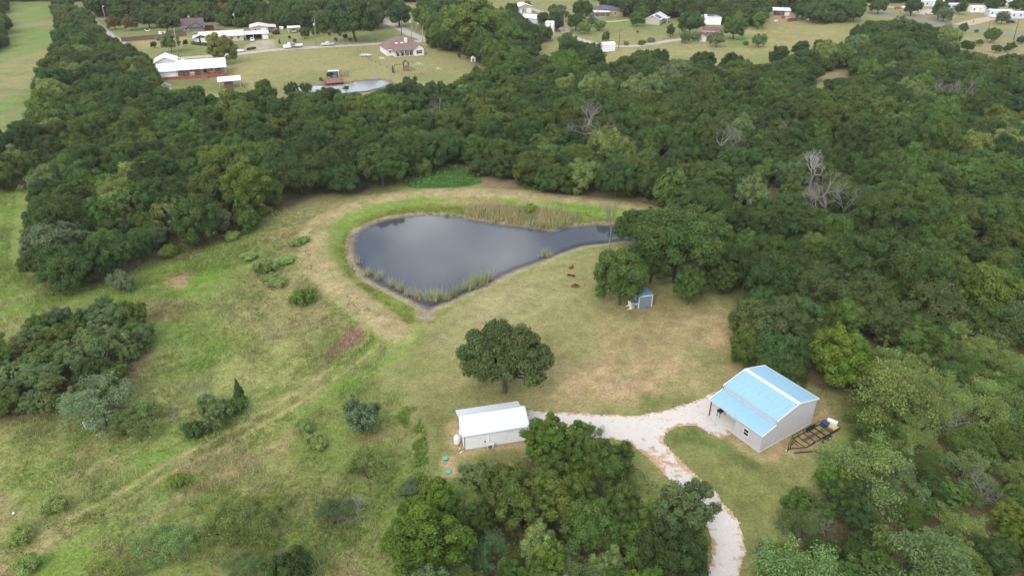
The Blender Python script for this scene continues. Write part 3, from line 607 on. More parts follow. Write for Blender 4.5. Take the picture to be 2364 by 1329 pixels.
def mesquite(name, seed, R, H, nleaf, ls):
    """airy crown of fine sprays on crooked stems"""
    rng = np.random.default_rng(seed); mb = MB(); ends = []
    for s in range(3):
        a = s * 2.1 + rng.uniform(-.5, .5); ends += branchy(mb, rng, (0, 0, -.2), (math.cos(a) * .75, math.sin(a) * .75, .9), H * .36, .15, 4, .72, .10, 5)
    tm = mb.mesh(name + '_stem'); tm.materials.append(M['bark'])
    E = np.array([e[:] for e in ends]); mxy = np.abs(E[:, :2]).max(); E[:, :2] *= R * .92 / max(mxy, 1e-3) if mxy > R else 1
    ex = rng.normal(0, 1, (len(E), 3)) * np.array([.22, .22, .12]) * R; E = np.concatenate([E, E + ex]); E[:, 2] = np.clip(E[:, 2], H * .30, H)
    rr = R * rng.uniform(.15, .27, len(E)); P = []; Nn = []; T = []
    for e, r in zip(E, rr):
        n = max(8, int(nleaf / len(E))); d = rdirs(rng, n); q = e + d * (r * rng.uniform(.25, 1.05, n) ** .8)[:, None] * np.array([1, 1, .62]); P.append(q); Nn.append(d)
        b = rng.normal(1, .10); br = b * rng.lognormal(0, .15, n); w = rng.normal(0, .10, n) + rng.normal(0, .05); T.append(np.stack([br * (1 + w), br, br * (1 - w * .5)], 1))
    V, Fq, T = leaf_cards(rng, np.concatenate(P), np.concatenate(Nn) * .5, ls, np.concatenate(T), .45, 1.0, .5)
    me = np_mesh(name, V, Fq, np.clip(T, .2, 2)); me.materials.append(M['leaf']); return me, tm
def cedar(name, seed, R, H, nleaf, ls):
    rng = np.random.default_rng(seed); n = nleaf; t = rng.random(n) ** .75; z = H * (.04 + .96 * (1 - np.sqrt(rng.random(n)) * 1)) ; z = H * (1 - np.sqrt(rng.random(n)) * .97)
    a = rng.uniform(0, 6.28, n); pr = R * (1 - z / H) ** .75 * (1 + .2 * np.sin(a * 3 + z * 2.2) + .15 * np.sin(z * 6 + a)) * np.sqrt(rng.uniform(.35, 1, n)); pr = np.maximum(pr, .04)
    P = np.stack([pr * np.cos(a), pr * np.sin(a), z + .1], 1); Nn = np.stack([np.cos(a), np.sin(a), np.full(n, .5)], 1); br = rng.lognormal(0, .2, n); T = np.stack([br] * 3, 1)
    V, Fq, T = leaf_cards(rng, P, Nn, ls, T, .5, .8, .2); me = np_mesh(name, V, Fq, np.clip(T, .2, 2)); me.materials.append(M['leaf'])
    mb = MB(); mb.tube([(0, 0, -.2), (0, 0, H * .9)], [.11 * R, .02], 6); tm = mb.mesh(name + '_stem'); tm.materials.append(M['bark']); return me, tm

PROTO = {}
def proto(kind, crown, trunk, R, zc): PROTO.setdefault(kind, []).append((crown, trunk, R, zc))
for s in range(8):
    me, C, r = crown_mesh('oak_crown', 100 + s, 4.5, 4.2 + .2 * (s % 3), 3.4 + .3 * (s % 2), 120, 30000, .145, (.085, .215), .62, -.65, .9, .84, (.55, 1.32), .06); proto('oak', me, trunk_mesh('oak_trunk', s, C, 4.8, .26, nlimb=16), 4.8, 4.6)
for s in range(10):
    me, C, r = crown_mesh('oak_crown', 200 + s, 4.5, 4.3, 3.4 + .3 * (s % 3), 84, 13000, .215, (.10, .24), .66, -.62, .9, .9, (.55, 1.30), .06); proto('faroak', me, trunk_mesh('oak_trunk', 20 + s, C, 4.8, .26, nlimb=7), 4.8, 4.6)
me, C, r = crown_mesh('oak_crown', 290, 6.4, 5.4, 3.5, 90, 44000, .15, (.10, .21), .62, -.42, .75, .82, (.55, 1.25), .05); proto('loneoak', me, trunk_mesh('oak_trunk', 290, C, 5.6, .36, nlimb=34), 6.6, 5.2)
me, C, r = crown_mesh('oak_crown', 291, 6.4, 6.4, 3.4, 84, 40000, .15, (.10, .22), .62, -.38, .75, .84, (.55, 1.25), .05); proto('loneoak', me, trunk_mesh('oak_trunk', 291, C, 6.6, .34, nlimb=30), 6.6, 6.2)
for s in range(5):
    me, C, r = crown_mesh('elm_crown', 300 + s, 3.8, 4.9, 4.3, 70, 24000, .135, (.11, .25), .60, -.7, .95, .74, (.55, 1.28), .06); proto('elm', me, trunk_mesh('elm_trunk', 40 + s, C, 5.2, .2, nlimb=22), 4.0, 5.0)
for s in range(5):
    me, C, r = crown_mesh('scrub_crown', 340 + s, 3.4, 3.2, 2.8, 60, 17000, .125, (.10, .24), .50, -.7, .9, .66, (.45, 1.3), .06); proto('scrub', me, trunk_mesh('scrub_trunk', 60 + s, C, 3.3, .14, nlimb=26), 3.6, 3.2)
for s in range(6):
    me, tm = mesquite('mesquite_crown', 400 + s, 3.6, 5.0, 15000, .105); proto('mesquite', me, tm, 3.7, 3.4)
for s in range(2):
    me, tm = cedar('cedar_crown', 500 + s, 1.3, 4.6, 4200, .14); proto('cedar', me, tm, 1.3, 1.9)
for s in range(4):
    me, C, r = crown_mesh('shrub_crown', 600 + s, 1.5, .95, .95, 24, 4200, .10, (.2, .38), .5, -.5, .9, .8, (.5, 1.3), .06); proto('shrub', me, trunk_mesh('shrub_stem', 80 + s, C, .9, .05, nlimb=10), 1.6, 1.0)
for s in range(2):
    me, C, r = crown_mesh('tree_crown', 640 + s, 3.0, 4.4, 3.6, 40, 7000, .22, (.2, .36), .82, -.8, 1.0); proto('round', me, trunk_mesh('tree_trunk', 90 + s, C, 4.0, .22, nlimb=6), 3.3, 4.4)
DEAD = [dead_mesh('dead_wood', 700 + s, 7.0, .20, 6) for s in range(3)] + [dead_mesh('dead_wood', 710, 7.0, .25, 6, 'whitewood', .7, .3), dead_mesh('dead_wood', 715, 7.0, .20, 6, 'deadwood', .55, .35)]
BRUSH = [dead_mesh('dead_branches', 720 + s, 2.6, .06, 5, 'deadwood', 1.0, .05, 5) for s in range(2)]

TONE = {'dark green': (0.074, 0.123, 0.030), 'olive': (0.106, 0.149, 0.032), 'deep green': (0.062, 0.106, 0.028), 'mid green': (0.096, 0.158, 0.033), 'grey green': (0.130, 0.185, 0.066), 'pale green': (0.175, 0.235, 0.067), 'bright green': (0.114, 0.187, 0.025),
        'yellow green': (0.152, 0.215, 0.036), 'blue green': (0.112, 0.158, 0.075), 'dusty green': (0.093, 0.128, 0.040), 'rusty': (0.341, 0.161, 0.063), 'purple': (0.149, 0.052, 0.052), 'dark red': (0.097, 0.042, 0.024), 'silver green': (0.163, 0.215, 0.097), 'reddish green': (0.107, 0.088, 0.029)}
NAMES = {'oak': 'oak_tree', 'loneoak': 'oak_tree', 'faroak': 'oak_tree', 'elm': 'elm_tree', 'scrub': 'scrub_tree', 'mesquite': 'mesquite_tree', 'cedar': 'cedar_tree', 'shrub': 'shrub', 'round': 'yard_tree'}
CATS = {'oak': 'oak', 'loneoak': 'oak', 'faroak': 'oak', 'elm': 'elm', 'scrub': 'scrub tree', 'mesquite': 'mesquite', 'cedar': 'cedar', 'shrub': 'shrub', 'round': 'tree'}
PLACED = []           # (x, y, R, kind, tone, root, px, py)
_cnt = {}
def add_tree(kind, x, y, s, tone, label=None, zs=1.0, var=None, group=None):
    k = _cnt[kind] = _cnt.get(kind, 0) + 1; P = PROTO[kind]; cm, tm, R, zc = P[(k * 7 + (k // len(P))) % len(P) if var is None else var % len(P)]
    root = empty(NAMES[kind], x, y, float(ground_h(np.array([x]), np.array([y]))[0]), RNG.uniform(0, 6.28), label, CATS[kind], group); f_ = RNG.uniform(.92, 1.09); root.scale = (s * f_, s / f_, s * zs)
    t = link('stem' if kind == 'shrub' else 'trunk', tm, None, root); c = link('crown', cm, None, root)
    b = RNG.lognormal(0, .10); w = RNG.normal(0, .05); co = [q * (1.45 if kind == 'shrub' else 1.22 if kind == 'mesquite' else 1.18 if kind == 'scrub' else 1) for q in TONE[tone]]; c.color = (co[0] * b * (1 + w), co[1] * b, co[2] * b * (1 - w), 1)
    px, py = pix(x, y, zc * s * zs); PLACED.append((x, y, R * s, kind, tone, root, px, py)); return root
def tree(kind, px, py, wpx, tone, label=None, zs=1.0, var=None, group=None):
    """crown centre and crown width read off the survey picture"""
    P = PROTO[kind]; R, zc = P[0][2], P[0][3]; s = 1.0
    for _ in range(5):
        x, y = g(px, py, zc * s * zs); s = wpx / 2 / ppm(x, y, zc * s * zs) / R
    kk = 'faroak' if kind == 'oak' and y > 190 else kind
    return add_tree(kk, x, y, s, tone, label, zs, var, group)

# --- trees one can point at (crown centre x, y, width, tone, label)
T = tree
T('loneoak',1165,822,216,'dusty green','big spreading lone oak on the mown lawn above the white shed',1.22,0)
T('oak',1436,634,132,'mid green','leafy oak overhanging the small blue-roofed shed',1.25,1)
T('loneoak',1568,566,216,'dark green','broad oak with a visible trunk between the small shed and the pond arm',1.15,1)
T('oak',1506,596,120,'dark green','dark oak crown between the shed oak and the broad trunked oak',1.15); T('oak',1672,640,84,'dark green','dark oak filling the gap behind the young lawn oak',1.2); T('oak',1612,556,92,'mid green','oak crown just right of the broad trunked oak',1.1)
T('oak',1474,516,104,'mid green','oak at the pond end beside the grey leafless tree')
T('oak',1634,535,120,'mid green','rounded oak on the far bank behind the pond arm')
T('oak',1520,548,90,'deep green','dark oak leaning over the pond arm')
T('oak',1594,656,76,'mid green','slim young oak with a bare trunk on the lawn past the small shed',1.5,5)
T('oak',1648,598,80,'mid green','oak between the young lawn oak and the woods')
T('oak',1725,615,118,'deep green','dense dark oak where the lawn meets the woods',1.1)
T('oak',1748,738,136,'dusty green','leftmost oak of the big grove behind the blue-roofed building')
T('oak',1830,728,130,'dusty green','grey-leaved oak second in the big grove behind the blue roof')
T('oak',1897,664,150,'dusty green','tallest olive oak at the back of the big grove')
T('oak',1995,690,150,'dusty green','broad dark oak in the middle of the big grove')
T('oak',2040,735,140,'dusty green','dark oak in front of the big grove above the pale scrub tree')
T('oak',2158,708,150,'dusty green','massive rounded oak closing the right end of the big grove')
T('oak',2145,758,100,'deep green','lower dark oak under the rounded end of the big grove')
T('oak',1845,812,92,'deep green','dark oak tucked behind the bright green elm near the blue roof')
T('oak',2220,648,132,'olive','olive oak with a bare twig top beyond the big grove')
T('oak',2338,650,130,'mid green','oak at the picture edge beyond the big grove')
T('oak',2266,745,110,'deep green','dark oak in the gap beyond the rounded grove end')
T('elm',1944,826,146,'bright green','bright green elm standing alone behind the blue-roofed building',.95,0)
T('scrub',2052,775,74,'pale green','pale feathery tree poking out in front of the dark grove')
T('elm',2124,790,112,'mid green','mid green elm before the right end of the dark grove')
T('scrub',2109,838,84,'pale green','pale scrub tree under the elm at the grove edge')
T('mesquite',2064,905,200,'pale green','widest pale mesquite right behind the trailer')
for a in [(2236,850,110),(2311,765,84),(2325,838,100),(2172,888,110),(2290,910,120),(2350,880,90),(2040,952,120),(2145,957,110),(2115,1012,100),(2326,992,120),(2220,1008,110),(2311,945,80),(2081,1100,112),(2230,1075,116),(2283,1125,96),(2222,1212,112),(2206,1275,124),(2020,1010,90),(1990,965,80),(2160,1060,90),(2340,1085,90),(2150,1275,100),(2100,1180,80)]:
    T('mesquite',a[0],a[1],a[2],['pale green','grey green','pale green','mid green'][int(RNG.integers(4))])
T('mesquite',1992,1066,190,'pale green','big pale mesquite leaning over the trailer frame',1.0,1)
T('elm',1926,1112,88,'bright green','bright elm in front of the mesquite by the trailer')
T('oak',1952,1125,110,'deep green','dark oak below the mesquite by the trailer')
T('scrub',1850,1160,86,'mid green','mid green scrub tree at the lawn corner right of the drive bend')
T('mesquite',1857,1208,110,'grey green','grey mesquite with bare twigs right of the drive bend')
T('elm',1982,1190,84,'deep green','slim dark elm among the pale mesquites')
T('oak',2157,1122,76,'deep green','small round very dark oak among pale mesquites')
T('scrub',2145,1168,66,'mid green')
T('elm',2334,1200,92,'yellow green','yellow green elm at the right edge of the mesquite scrub')
T('elm',2350,1248,80,'bright green')
T('elm',2040,1246,66,'yellow green','small yellow green elm in the mesquite scrub')
T('oak',1980,1268,96,'deep green'); T('oak',1900,1268,80,'dark green'); T('mesquite',1917,1310,90,'grey green'); T('scrub',1793,1300,110,'bright green','bright scrub tree at the bottom right of the gravel drive')
T('scrub',2019,1306,116,'mid green'); T('mesquite',2130,1308,90,'grey green'); T('oak',2298,1286,110,'deep green'); T('scrub',2240,1318,90,'mid green'); T('elm',1850,1306,70,'bright green'); T('scrub',1960,1330,100,'mid green')
T('scrub',2270,1050,80,'mid green'); T('scrub',2060,1060,84,'mid green'); T('scrub',2200,1140,80,'mid green'); T('scrub',2345,1150,80,'mid green'); T('scrub',1905,1185,70,'mid green')
# clump beside the drive, in front of the white shed
T('elm',1264,1020,140,'bright green','bright green elm touching the right end of the white shed',.8,1)
T('elm',1330,1022,96,'mid green','green elm between the white shed and the gravel drive')
T('mesquite',1362,992,62,'mid green','spiky thin tree top against the white gravel')
T('elm',1404,1066,122,'mid green','green elm at the left kerb of the narrow gravel drive')
T('scrub',1106,1098,90,'grey green','dark grey-green tree just below the white shed')
T('elm',1008,1162,118,'bright green','bright green tree below the septic lids',.85)
T('elm',952,1182,66,'bright green'); T('elm',990,1246,190,'bright green','largest yellowish elm at the bottom left of the drive clump',.75,2)
T('mesquite',1080,1156,90,'pale green','pale mesquite between the bright elm and the dark trees of the clump')
T('elm',1178,1140,150,'olive','olive elm with a yellow top below the white shed',.8,3)
T('elm',1262,1140,140,'olive','second olive elm below the white shed',.8,0)
T('mesquite',1142,1262,112,'grey green'); T('scrub',1246,1258,120,'pale green'); T('scrub',952,1302,70,'pale green'); T('mesquite',1070,1322,90,'pale green')
T('oak',1358,1200,150,'mid green','grey-leaved oak in the middle of the drive clump')
T('elm',1330,1140,90,'mid green'); T('mesquite',1456,1128,96,'pale green','pale mesquite beside the narrow part of the drive')
T('elm',1582,1180,158,'grey green','loose grey-green elm with drooping boughs over the gravel drive',.95,2)
T('oak',1555,1272,170,'deep green','dark oak inside the bend of the gravel drive')
T('scrub',1484,1284,100,'mid green'); T('mesquite',1326,1312,130,'grey green'); T('scrub',1408,1303,96,'pale green'); T('elm',1240,1330,90,'mid green'); T('scrub',1490,1200,80,'mid green'); T('oak',1420,1240,90,'mid green'); T('oak',1100,1200,90,'mid green'); T('scrub',1180,1320,80,'mid green'); T('scrub',1520,1330,90,'mid green'); T('elm',1060,1260,90,'mid green')
# left thicket and lone field plants
T('shrub',283,650,58,'blue green','blue green bushy cedar standing alone above the left thicket',1.3,0)
for a in [(235,704,60,'grey green'),(132,732,70,'blue green'),(193,740,80,'deep green'),(256,732,92,'grey green'),(300,772,64,'mid green'),(99,836,90,'olive'),(162,822,100,'grey green'),(30,860,80,'grey green'),(210,852,90,'deep green'),(114,884,80,'grey green'),(265,850,50,'bright green'),(18,900,70,'grey green'),(70,780,80,'grey green'),(60,840,70,'mid green'),(330,765,50,'mid green'),(-20,860,80,'mid green'),(150,770,80,'olive'),(-30,800,80,'grey green')]:
    T('scrub',*a,None,.82)
T('scrub',232,792,116,'grey green','round grey-green tree in the middle of the left thicket')
T('mesquite',215,918,150,'silver green','grey thin mesquite sprawling below the left thicket')
T('shrub',226,945,66,'bright green','bright green bush beside the fallen dead branches')
T('scrub',285,968,70,'grey green','grey-green bush tangled with the fallen dead branches')
T('mesquite',346,944,104,'pale green','pale mesquite right of the fallen dead branches')
T('scrub',494,946,92,'grey green','dusky green bush next to the narrow cedar')
T('shrub',542,934,50,'mid green','leafy green shrub at the foot of the narrow cedar')
T('cedar',551,905,30,'deep green','narrow pointed cedar in the left field',1.25,0)
T('shrub',451,990,56,'deep green','low dark bush in front of the dusky green bush')
T('scrub',835,960,96,'blue green','round blue-green tree in the field left of the white shed',1.05,1)
T('mesquite',847,1066,112,'pale green','pale mesquite below the round blue-green field tree')
T('shrub',702,984,48,'pale green','green field shrub left of the round blue-green tree'); T('shrub',727,1018,50,'pale green','lower green field shrub left of the round blue-green tree')
T('mesquite',772,1180,84,'grey green','half dead mesquite with bare boughs in the lower field')
T('mesquite',943,1124,56,'silver green','small silvery bush left of the drive clump')
T('shrub',126,1164,54,'pale green','upright green bush above the two-wheel track'); T('shrub',48,1232,56,'pale green','rounded green bush near the start of the track'); T('shrub',409,1108,46,'yellow green','small yellow green bush below the two-wheel track')
T('mesquite',378,1246,118,'pale green','pale mesquite on forked dark stems at the bottom of the field'); T('mesquite',512,1190,136,'pale green','wide pale mesquite in the lower field'); T('mesquite',604,1216,100,'pale green','pale mesquite right of the wide one in the lower field'); T('mesquite',262,1302,90,'pale green','pale mesquite low in the field corner'); T('shrub',62,1300,64,'pale green','green bush in the bottom corner below the track'); T('scrub',662,1312,110,'deep green','dark bush at the bottom edge of the field'); T('mesquite',640,1155,60,'pale green'); T('mesquite',560,1300,80,'grey green')
T('shrub',700,682,58,'mid green','green shrub on the slope left of the dam'); T('shrub',610,615,54,'pale green','upper pale grey-green shrub on the slope left of the dam'); T('shrub',640,650,46,'pale green',None,.6); T('shrub',660,600,44,'pale green',None,.6); T('shrub',575,590,40,'pale green',None,.6); T('shrub',535,545,40,'pale green',None,.6); T('shrub',690,560,44,'pale green',None,.6); T('shrub',620,640,36,'pale green',None,.6)
# woods edges
T('elm',494,378,84,'yellow green','yellow green tree leftmost of the light trees left of the pond'); T('elm',572,428,140,'yellow green','brightest yellow green tree at the woods edge left of the pond',.85,1); T('oak',588,370,116,'olive','olive oak behind the yellow green trees left of the pond'); T('oak',530,372,90,'olive')
T('elm',833,258,74,'yellow green','vivid yellow green tree alone in the dark woods above the pond',.8,2)
T('scrub',358,548,64,'blue green','blue-green feathery tree at the left woods edge'); T('scrub',495,508,70,'silver green','pale silvery bush at the woods edge'); T('scrub',406,492,104,'pale green','pale green tree above the silvery bush'); T('scrub',120,560,130,'blue green','wide blue-grey tree at the left end of the woods'); T('scrub',556,500,40,'silver green','small grey bush at the woods edge'); T('shrub',610,486,34,'bright green','small bright bush at the woods edge'); T('scrub',270,440,90,'pale green'); T('scrub',260,485,90,'pale green'); T('scrub',240,430,60,'yellow green'); T('shrub',390,578,44,'mid green','low bush in front of the blue-green feathery tree')
T('oak',150,610,130,'dark green'); T('oak',260,580,120,'dark green'); T('oak',320,555,80,'dark green'); T('oak',90,600,90,'dark green'); T('oak',800,368,116,'deep green','dark forked oak at the woods edge above the dam'); T('oak',690,400,110,'deep green'); T('oak',880,380,110,'dark green')
T('scrub',1225,482,34,'yellow green','round yellow green bush on the reed bank behind the pond')
# pale far willows and yard trees
T('elm',1092,52,150,'yellow green','biggest pale willow on the far corner by the gravel lane',.75,0); T('elm',1150,62,90,'yellow green','pale willow right of the biggest willow',.8); T('elm',1035,50,60,'yellow green'); T('elm',975,36,52,'yellow green','pale willow next to the round dark tree at the lane',.9); T('round',920,30,58,'deep green','round dark tree at the bend of the far lane',.8)
T('round',1035,84,40,'dark green','dark round shrub tree beside the far lane junction',.8); T('oak',1010,62,60,'mid green'); T('oak',1120,100,90,'mid green'); T('oak',1180,90,90,'mid green'); T('oak',1150,125,80,'mid green'); T('oak',1212,122,64,'deep green'); T('oak',1200,140,80,'mid green'); T('oak',1318,116,56,'deep green'); T('oak',1350,118,60,'deep green'); T('oak',1310,150,90,'bright green','bright green tree in the woods right of the tall white tank'); T('scrub',1540,180,80,'silver green'); T('scrub',1480,205,90,'grey green')
T('round',708,47,36,'deep green','tall round dark green tree beside the power pole in the far yard',1.0); T('oak',815,36,120,'dark green','huge dark spreading oak in the far yard'); T('oak',775,44,60,'dark green'); T('oak',860,40,56,'dark green')
T('round',511,110,66,'pale green','round bushy willow in front of the long white-roofed house',.85); T('scrub',390,96,50,'grey green','grey-green yard tree by the leaning power pole',1.1); T('oak',382,50,52,'dark green','round dark oak beside the brown-roofed house'); T('oak',340,42,48,'dark green'); T('oak',365,36,40,'dark green'); T('scrub',262,52,36,'reddish green','dark crape myrtle left in the far yard'); T('scrub',300,52,40,'reddish green','dark crape myrtle right in the far yard'); T('round',275,28,32,'mid green','round green tree behind the crape myrtles',.8); T('scrub',247,32,18,'purple','small purple-leaved tree in the far yard')
T('oak',512,22,36,'rusty','rusty brown dying oak in the far treeline'); T('round',354,103,15,'deep green','small round shrub in the dry far yard',.8); T('round',427,98,12,'dark red','small dark red shrub by the ranch house',.9)
T('round',731,56,26,'mid green','small tree right of the tall round tree'); T('round',702,75,24,'mid green','small spreading tree behind the pickups',.9); T('round',728,73,16,'mid green'); T('cedar',645,96,5,'deep green','tiny narrow cypress beside the flatbed truck',1.2); T('round',680,94,10,'olive','small round bush behind the flatbed truck',.7)
for i, (a, b, c, d) in enumerate([(772,70,8,'mid green'),(784,79,9,'reddish green'),(797,84,11,'reddish green'),(808,91,9,'blue green'),(775,91,9,'mid green'),(668,86,8,'mid green'),(745,66,20,'mid green'),(760,78,9,'mid green')]): T('round',a,b,c,d,None,.8)
T('scrub',760,172,18,'olive','bush behind the little pond shed'); T('shrub',742,183,12,'deep green','bush at the corner of the red deck'); T('scrub',798,196,16,'deep green','bush between the deck and the far pond'); T('scrub',706,196,30,'deep green'); T('scrub',670,206,40,'deep green'); T('round',1060,127,9,'mid green','sapling in the fenced yard',1.2); T('scrub',1083,118,28,'grey green','grey tree at the corner of the fenced yard')
# right far side
T('oak',1183,20,36,'deep green','dark tree beside the tan barn'); T('elm',1218,10,16,'yellow green'); T('oak',1288,28,46,'grey green','grey spreading tree behind the white barn lane'); T('oak',1330,48,46,'deep green','dark oak at the bend of the gravel lane'); T('round',1254,42,26,'deep green','dark round tree against the white barn',.9); T('oak',1285,52,40,'deep green'); T('oak',1200,58,50,'deep green'); T('oak',1228,70,36,'mid green'); T('oak',1160,36,50,'mid green')
T('oak',1345,18,50,'dark green','oak beside the house with solar panels'); T('round',1472,43,34,'bright green','bright round tree left of the solar-roofed ranch',.8); T('round',1487,30,30,'mid green',None,.8); T('scrub',1367,48,30,'grey green'); T('scrub',1385,58,30,'grey green'); T('scrub',1350,62,36,'pale green'); T('round',1398,84,20,'mid green','round dark shrub in the rough field by the lane',1.0); T('shrub',1472,73,7,'mid green'); T('shrub',1482,98,18,'olive'); T('shrub',1503,92,18,'grey green'); T('shrub',1446,100,14,'olive')
T('oak',1595,50,62,'dark green','dark oak between the solar-roofed ranch and the white shop'); T('oak',1590,18,62,'dark green'); T('elm',1549,70,24,'olive','yellowish tree in front of the solar-roofed ranch'); T('scrub',1583,84,34,'grey green','grey tree left of the two-storey house'); T('scrub',1605,84,26,'silver green','silvery tree against the two-storey house'); T('scrub',1656,88,44,'silver green','silvery tree right of the two-storey house'); T('oak',1697,62,58,'mid green','big green oak right of the two-storey house'); T('shrub',1722,100,14,'mid green')
T('round',1752,46,34,'bright green','bright spreading tree in the dry far field',.9); T('scrub',1752,92,36,'grey green','leaning thin tree in the far field'); T('oak',1760,20,44,'dark green'); T('oak',1960,108,20,'grey green','thin pale tree beside the dark clump'); T('oak',1882,165,50,'deep green','dark oak in the brown clearing'); T('scrub',1838,155,34,'olive')
T('oak',2030,12,40,'deep green','dark tree beside the highway'); T('oak',2108,14,44,'deep green','spreading tree at the dirt yard by the highway'); T('elm',2172,18,40,'mid green','tall tree in front of the white mobile homes'); T('scrub',2182,32,40,'blue green','blue-green bush across the highway'); T('scrub',2220,18,34,'deep green','dark bush between the mobile homes'); T('scrub',2316,40,34,'blue green','bush beside the white car'); T('scrub',2298,6,50,'deep green'); T('scrub',2350,10,40,'deep green'); T('scrub',2292,80,40,'mid green','wide bush on the near verge of the highway'); T('scrub',2255,72,10,'grey green'); T('scrub',2105,48,9,'olive')
T('oak',2235,105,30,'deep green','dark tree at the edge of the brown patch by the highway'); T('scrub',2262,98,18,'mid green'); T('scrub',2302,112,22,'deep green'); T('scrub',2325,112,20,'deep green'); T('scrub',2336,106,22,'deep green'); T('scrub',2358,92,22,'deep green')
T('elm',2225,64,20,'grey green'); T('oak',1520,136,60,'deep green'); T('oak',1620,142,60,'deep green'); T('oak',1690,142,54,'deep green'); T('oak',1800,125,50,'deep green'); T('oak',1850,112,46,'deep green'); T('oak',1900,108,46,'deep green')
for a in [(220,8,60),(290,6,60),(340,10,60),(420,10,60),(470,8,60),(560,22,70),(610,26,60),(650,30,56),(590,8,60),(690,22,60),(740,20,60),(450,-4,60),(520,0,60),(760,0,70),(860,6,60),(900,4,60)]: T('oak',*a,['dark green','deep green','dark green','mid green'][int(RNG.integers(4))])
for a in [(1410,6,50),(1450,10,56),(1510,8,60),(1540,16,50),(1640,10,56),(1690,14,56),(1730,14,60),(1856,24,44),(1872,14,60),(1910,14,64),(1950,14,60),(1975,26,50),(1890,28,54),(1815,-6,60)]: T('oak',*a,['dark green','deep green','dark green','dark green'][int(RNG.integers(4))])

# --- leafless trees
def dead(px, py, hpx, var, label, sc=1.0):
    x, y = g(px, py); h = hpx * (.78 if var == 3 else 1.12 if y > 125 else .85) / ppm(x, y) / .80; s = h / 7.0; root = empty('dead_tree', x, y, float(ground_h(np.array([x]), np.array([y]))[0]), RNG.uniform(0, 6.28), label, 'dead tree'); root.scale = (s * sc, s * sc, s)
    link('bare_branches', DEAD[var], None, root); PLACED.append((x, y, 1.5 * s, 'dead', 'bare', root, px, py - hpx * .5))
dead(1407,588,118,4,'grey leafless tree at the water end of the lawn',.62)
dead(1868,440,92,3,'white bleached forked snag in the right woods',.9)
for a in [(1880,520,70,1,'left one of the grey leafless trees below the white snag'),(1905,510,84,2,'middle one of the grey leafless trees below the white snag'),(1935,525,76,0,'right one of the grey leafless trees below the white snag'),(1340,345,84,1,'grey leafless tree among the dark oaks straight above the pond'),(1375,360,60,2,'smaller leafless tree beside the grey one above the pond'),(2165,258,50,0,'grey leafless tree in the far right oaks, left one'),(2195,262,54,1,'grey leafless tree in the far right oaks, middle one'),(2225,262,50,2,'grey leafless tree in the far right oaks, right one'),(1672,390,70,0,'leafless tree at the left rim of the right woods'),(1810,348,50,1,'leafless treetop left of the white snag'),(1940,345,44,2,'leafless treetop up right of the white snag'),(1020,305,56,2,'leafless treetop in the woods behind the dam'),(460,945,66,1,'thin leafless sapling left of the narrow cedar'),(2120,660,66,2,'twisted leafless tree behind the big grove'),(2080,965,60,1,'leafless grey mesquite behind the trailer'),(2190,1015,80,2,'leafless grey mesquite in the scrub'),(2250,1160,80,0,'leafless forked mesquite in the scrub'),(1905,1250,70,1,'leafless trunk in front of the grey mesquite'),(835,1200,64,2,'bare boughs beside the half dead mesquite')]:
    dead(*a)
def brush(px, py, wpx, var, label):
    x, y = g(px, py); s = wpx / ppm(x, y) / 4.2; o = link('dead_branches', BRUSH[var], None, None, (x, y, 0.05), RNG.uniform(0, 6)); o.scale = (s, s, s * .7); tag(o, label, 'dead branches'); return o
brush(250,975,90,0,'fallen tangle of grey dead branches by the bright green bush'); brush(404,965,44,1,'small grey pile of dead branches in the left field'); brush(795,1205,70,1,'grey dead branches under the half dead mesquite'); brush(2240,575,60,0,'grey broken branches by the clearing in the right woods'); brush(650,1290,50,0,'dead twigs at the bottom of the field')

# --- the rest of the woods: scattered crowns, the largest in view as trees of their own, the others as one mass
def scatter(polys, lo, hi, seed, gap=.56):
    rng = np.random.default_rng(seed); out = []; grid = {}
    ex = np.array([(p[0], p[1], p[2]) for p in PLACED])
    for P in polys:
        x0, y0 = P.min(0); x1, y1 = P.max(0); n = int((x1 - x0) * (y1 - y0) / 6)
        X = rng.uniform(x0, x1, n); Y = rng.uniform(y0, y1, n); R = rng.uniform(lo, hi, n); ok = polydist(X, Y, P) < -.5
        for c in CLEAR: ok &= polydist(X, Y, c) > 1
        ok &= np.abs(X) / (Y * .7389 + 40) < 1.25
        X, Y, R = X[ok], Y[ok], R[ok]; ok = np.ones(len(X), bool)
        for q in ex: ok &= (X - q[0]) ** 2 + (Y - q[1]) ** 2 > ((R + q[2]) * (gap - .02)) ** 2
        for x, y, r in zip(X[ok], Y[ok], R[ok]):
            k = (int(x // 8), int(y // 8)); bad = False
            for a in (-1, 0, 1):
                for b in (-1, 0, 1):
                    for q in grid.get((k[0] + a, k[1] + b), ()):
                        if (q[0] - x) ** 2 + (q[1] - y) ** 2 < ((q[2] + r) * gap) ** 2: bad = True; break
                    if bad: break
                if bad: break
            if bad: continue
            grid.setdefault(k, []).append((x, y, r)); out.append((x, y, r))
    return out
FILL = [('o',) + t for t in scatter(WOODS[:1], 2.8, 5.4, 3)] + [('c',) + t for t in scatter(WOODS[1:2], 1.8, 2.8, 5, .46)] + [('t',) + t for t in scatter(WOODS[2:3], 1.6, 2.6, 6)] + [('o',) + t for t in scatter(WOODS[3:], 2.8, 5.3, 4)]
back = [GP([(-300,-60),(2700,-60),(2560,-12),(2400,-12),(1990,-12),(1400,-16),(1300,-30),(960,-14),(160,-16),(-100,-16)], 5)]
FARW = [('o',) + t for t in scatter(back, 4.0, 6.5, 9)]
MESQ = GP([(1700,1500),(1700,1320),(1790,1180),(1850,1080),(1960,985),(2010,930),(2090,800),(2250,780),(2400,700),(2700,700),(2700,1500)], 3)
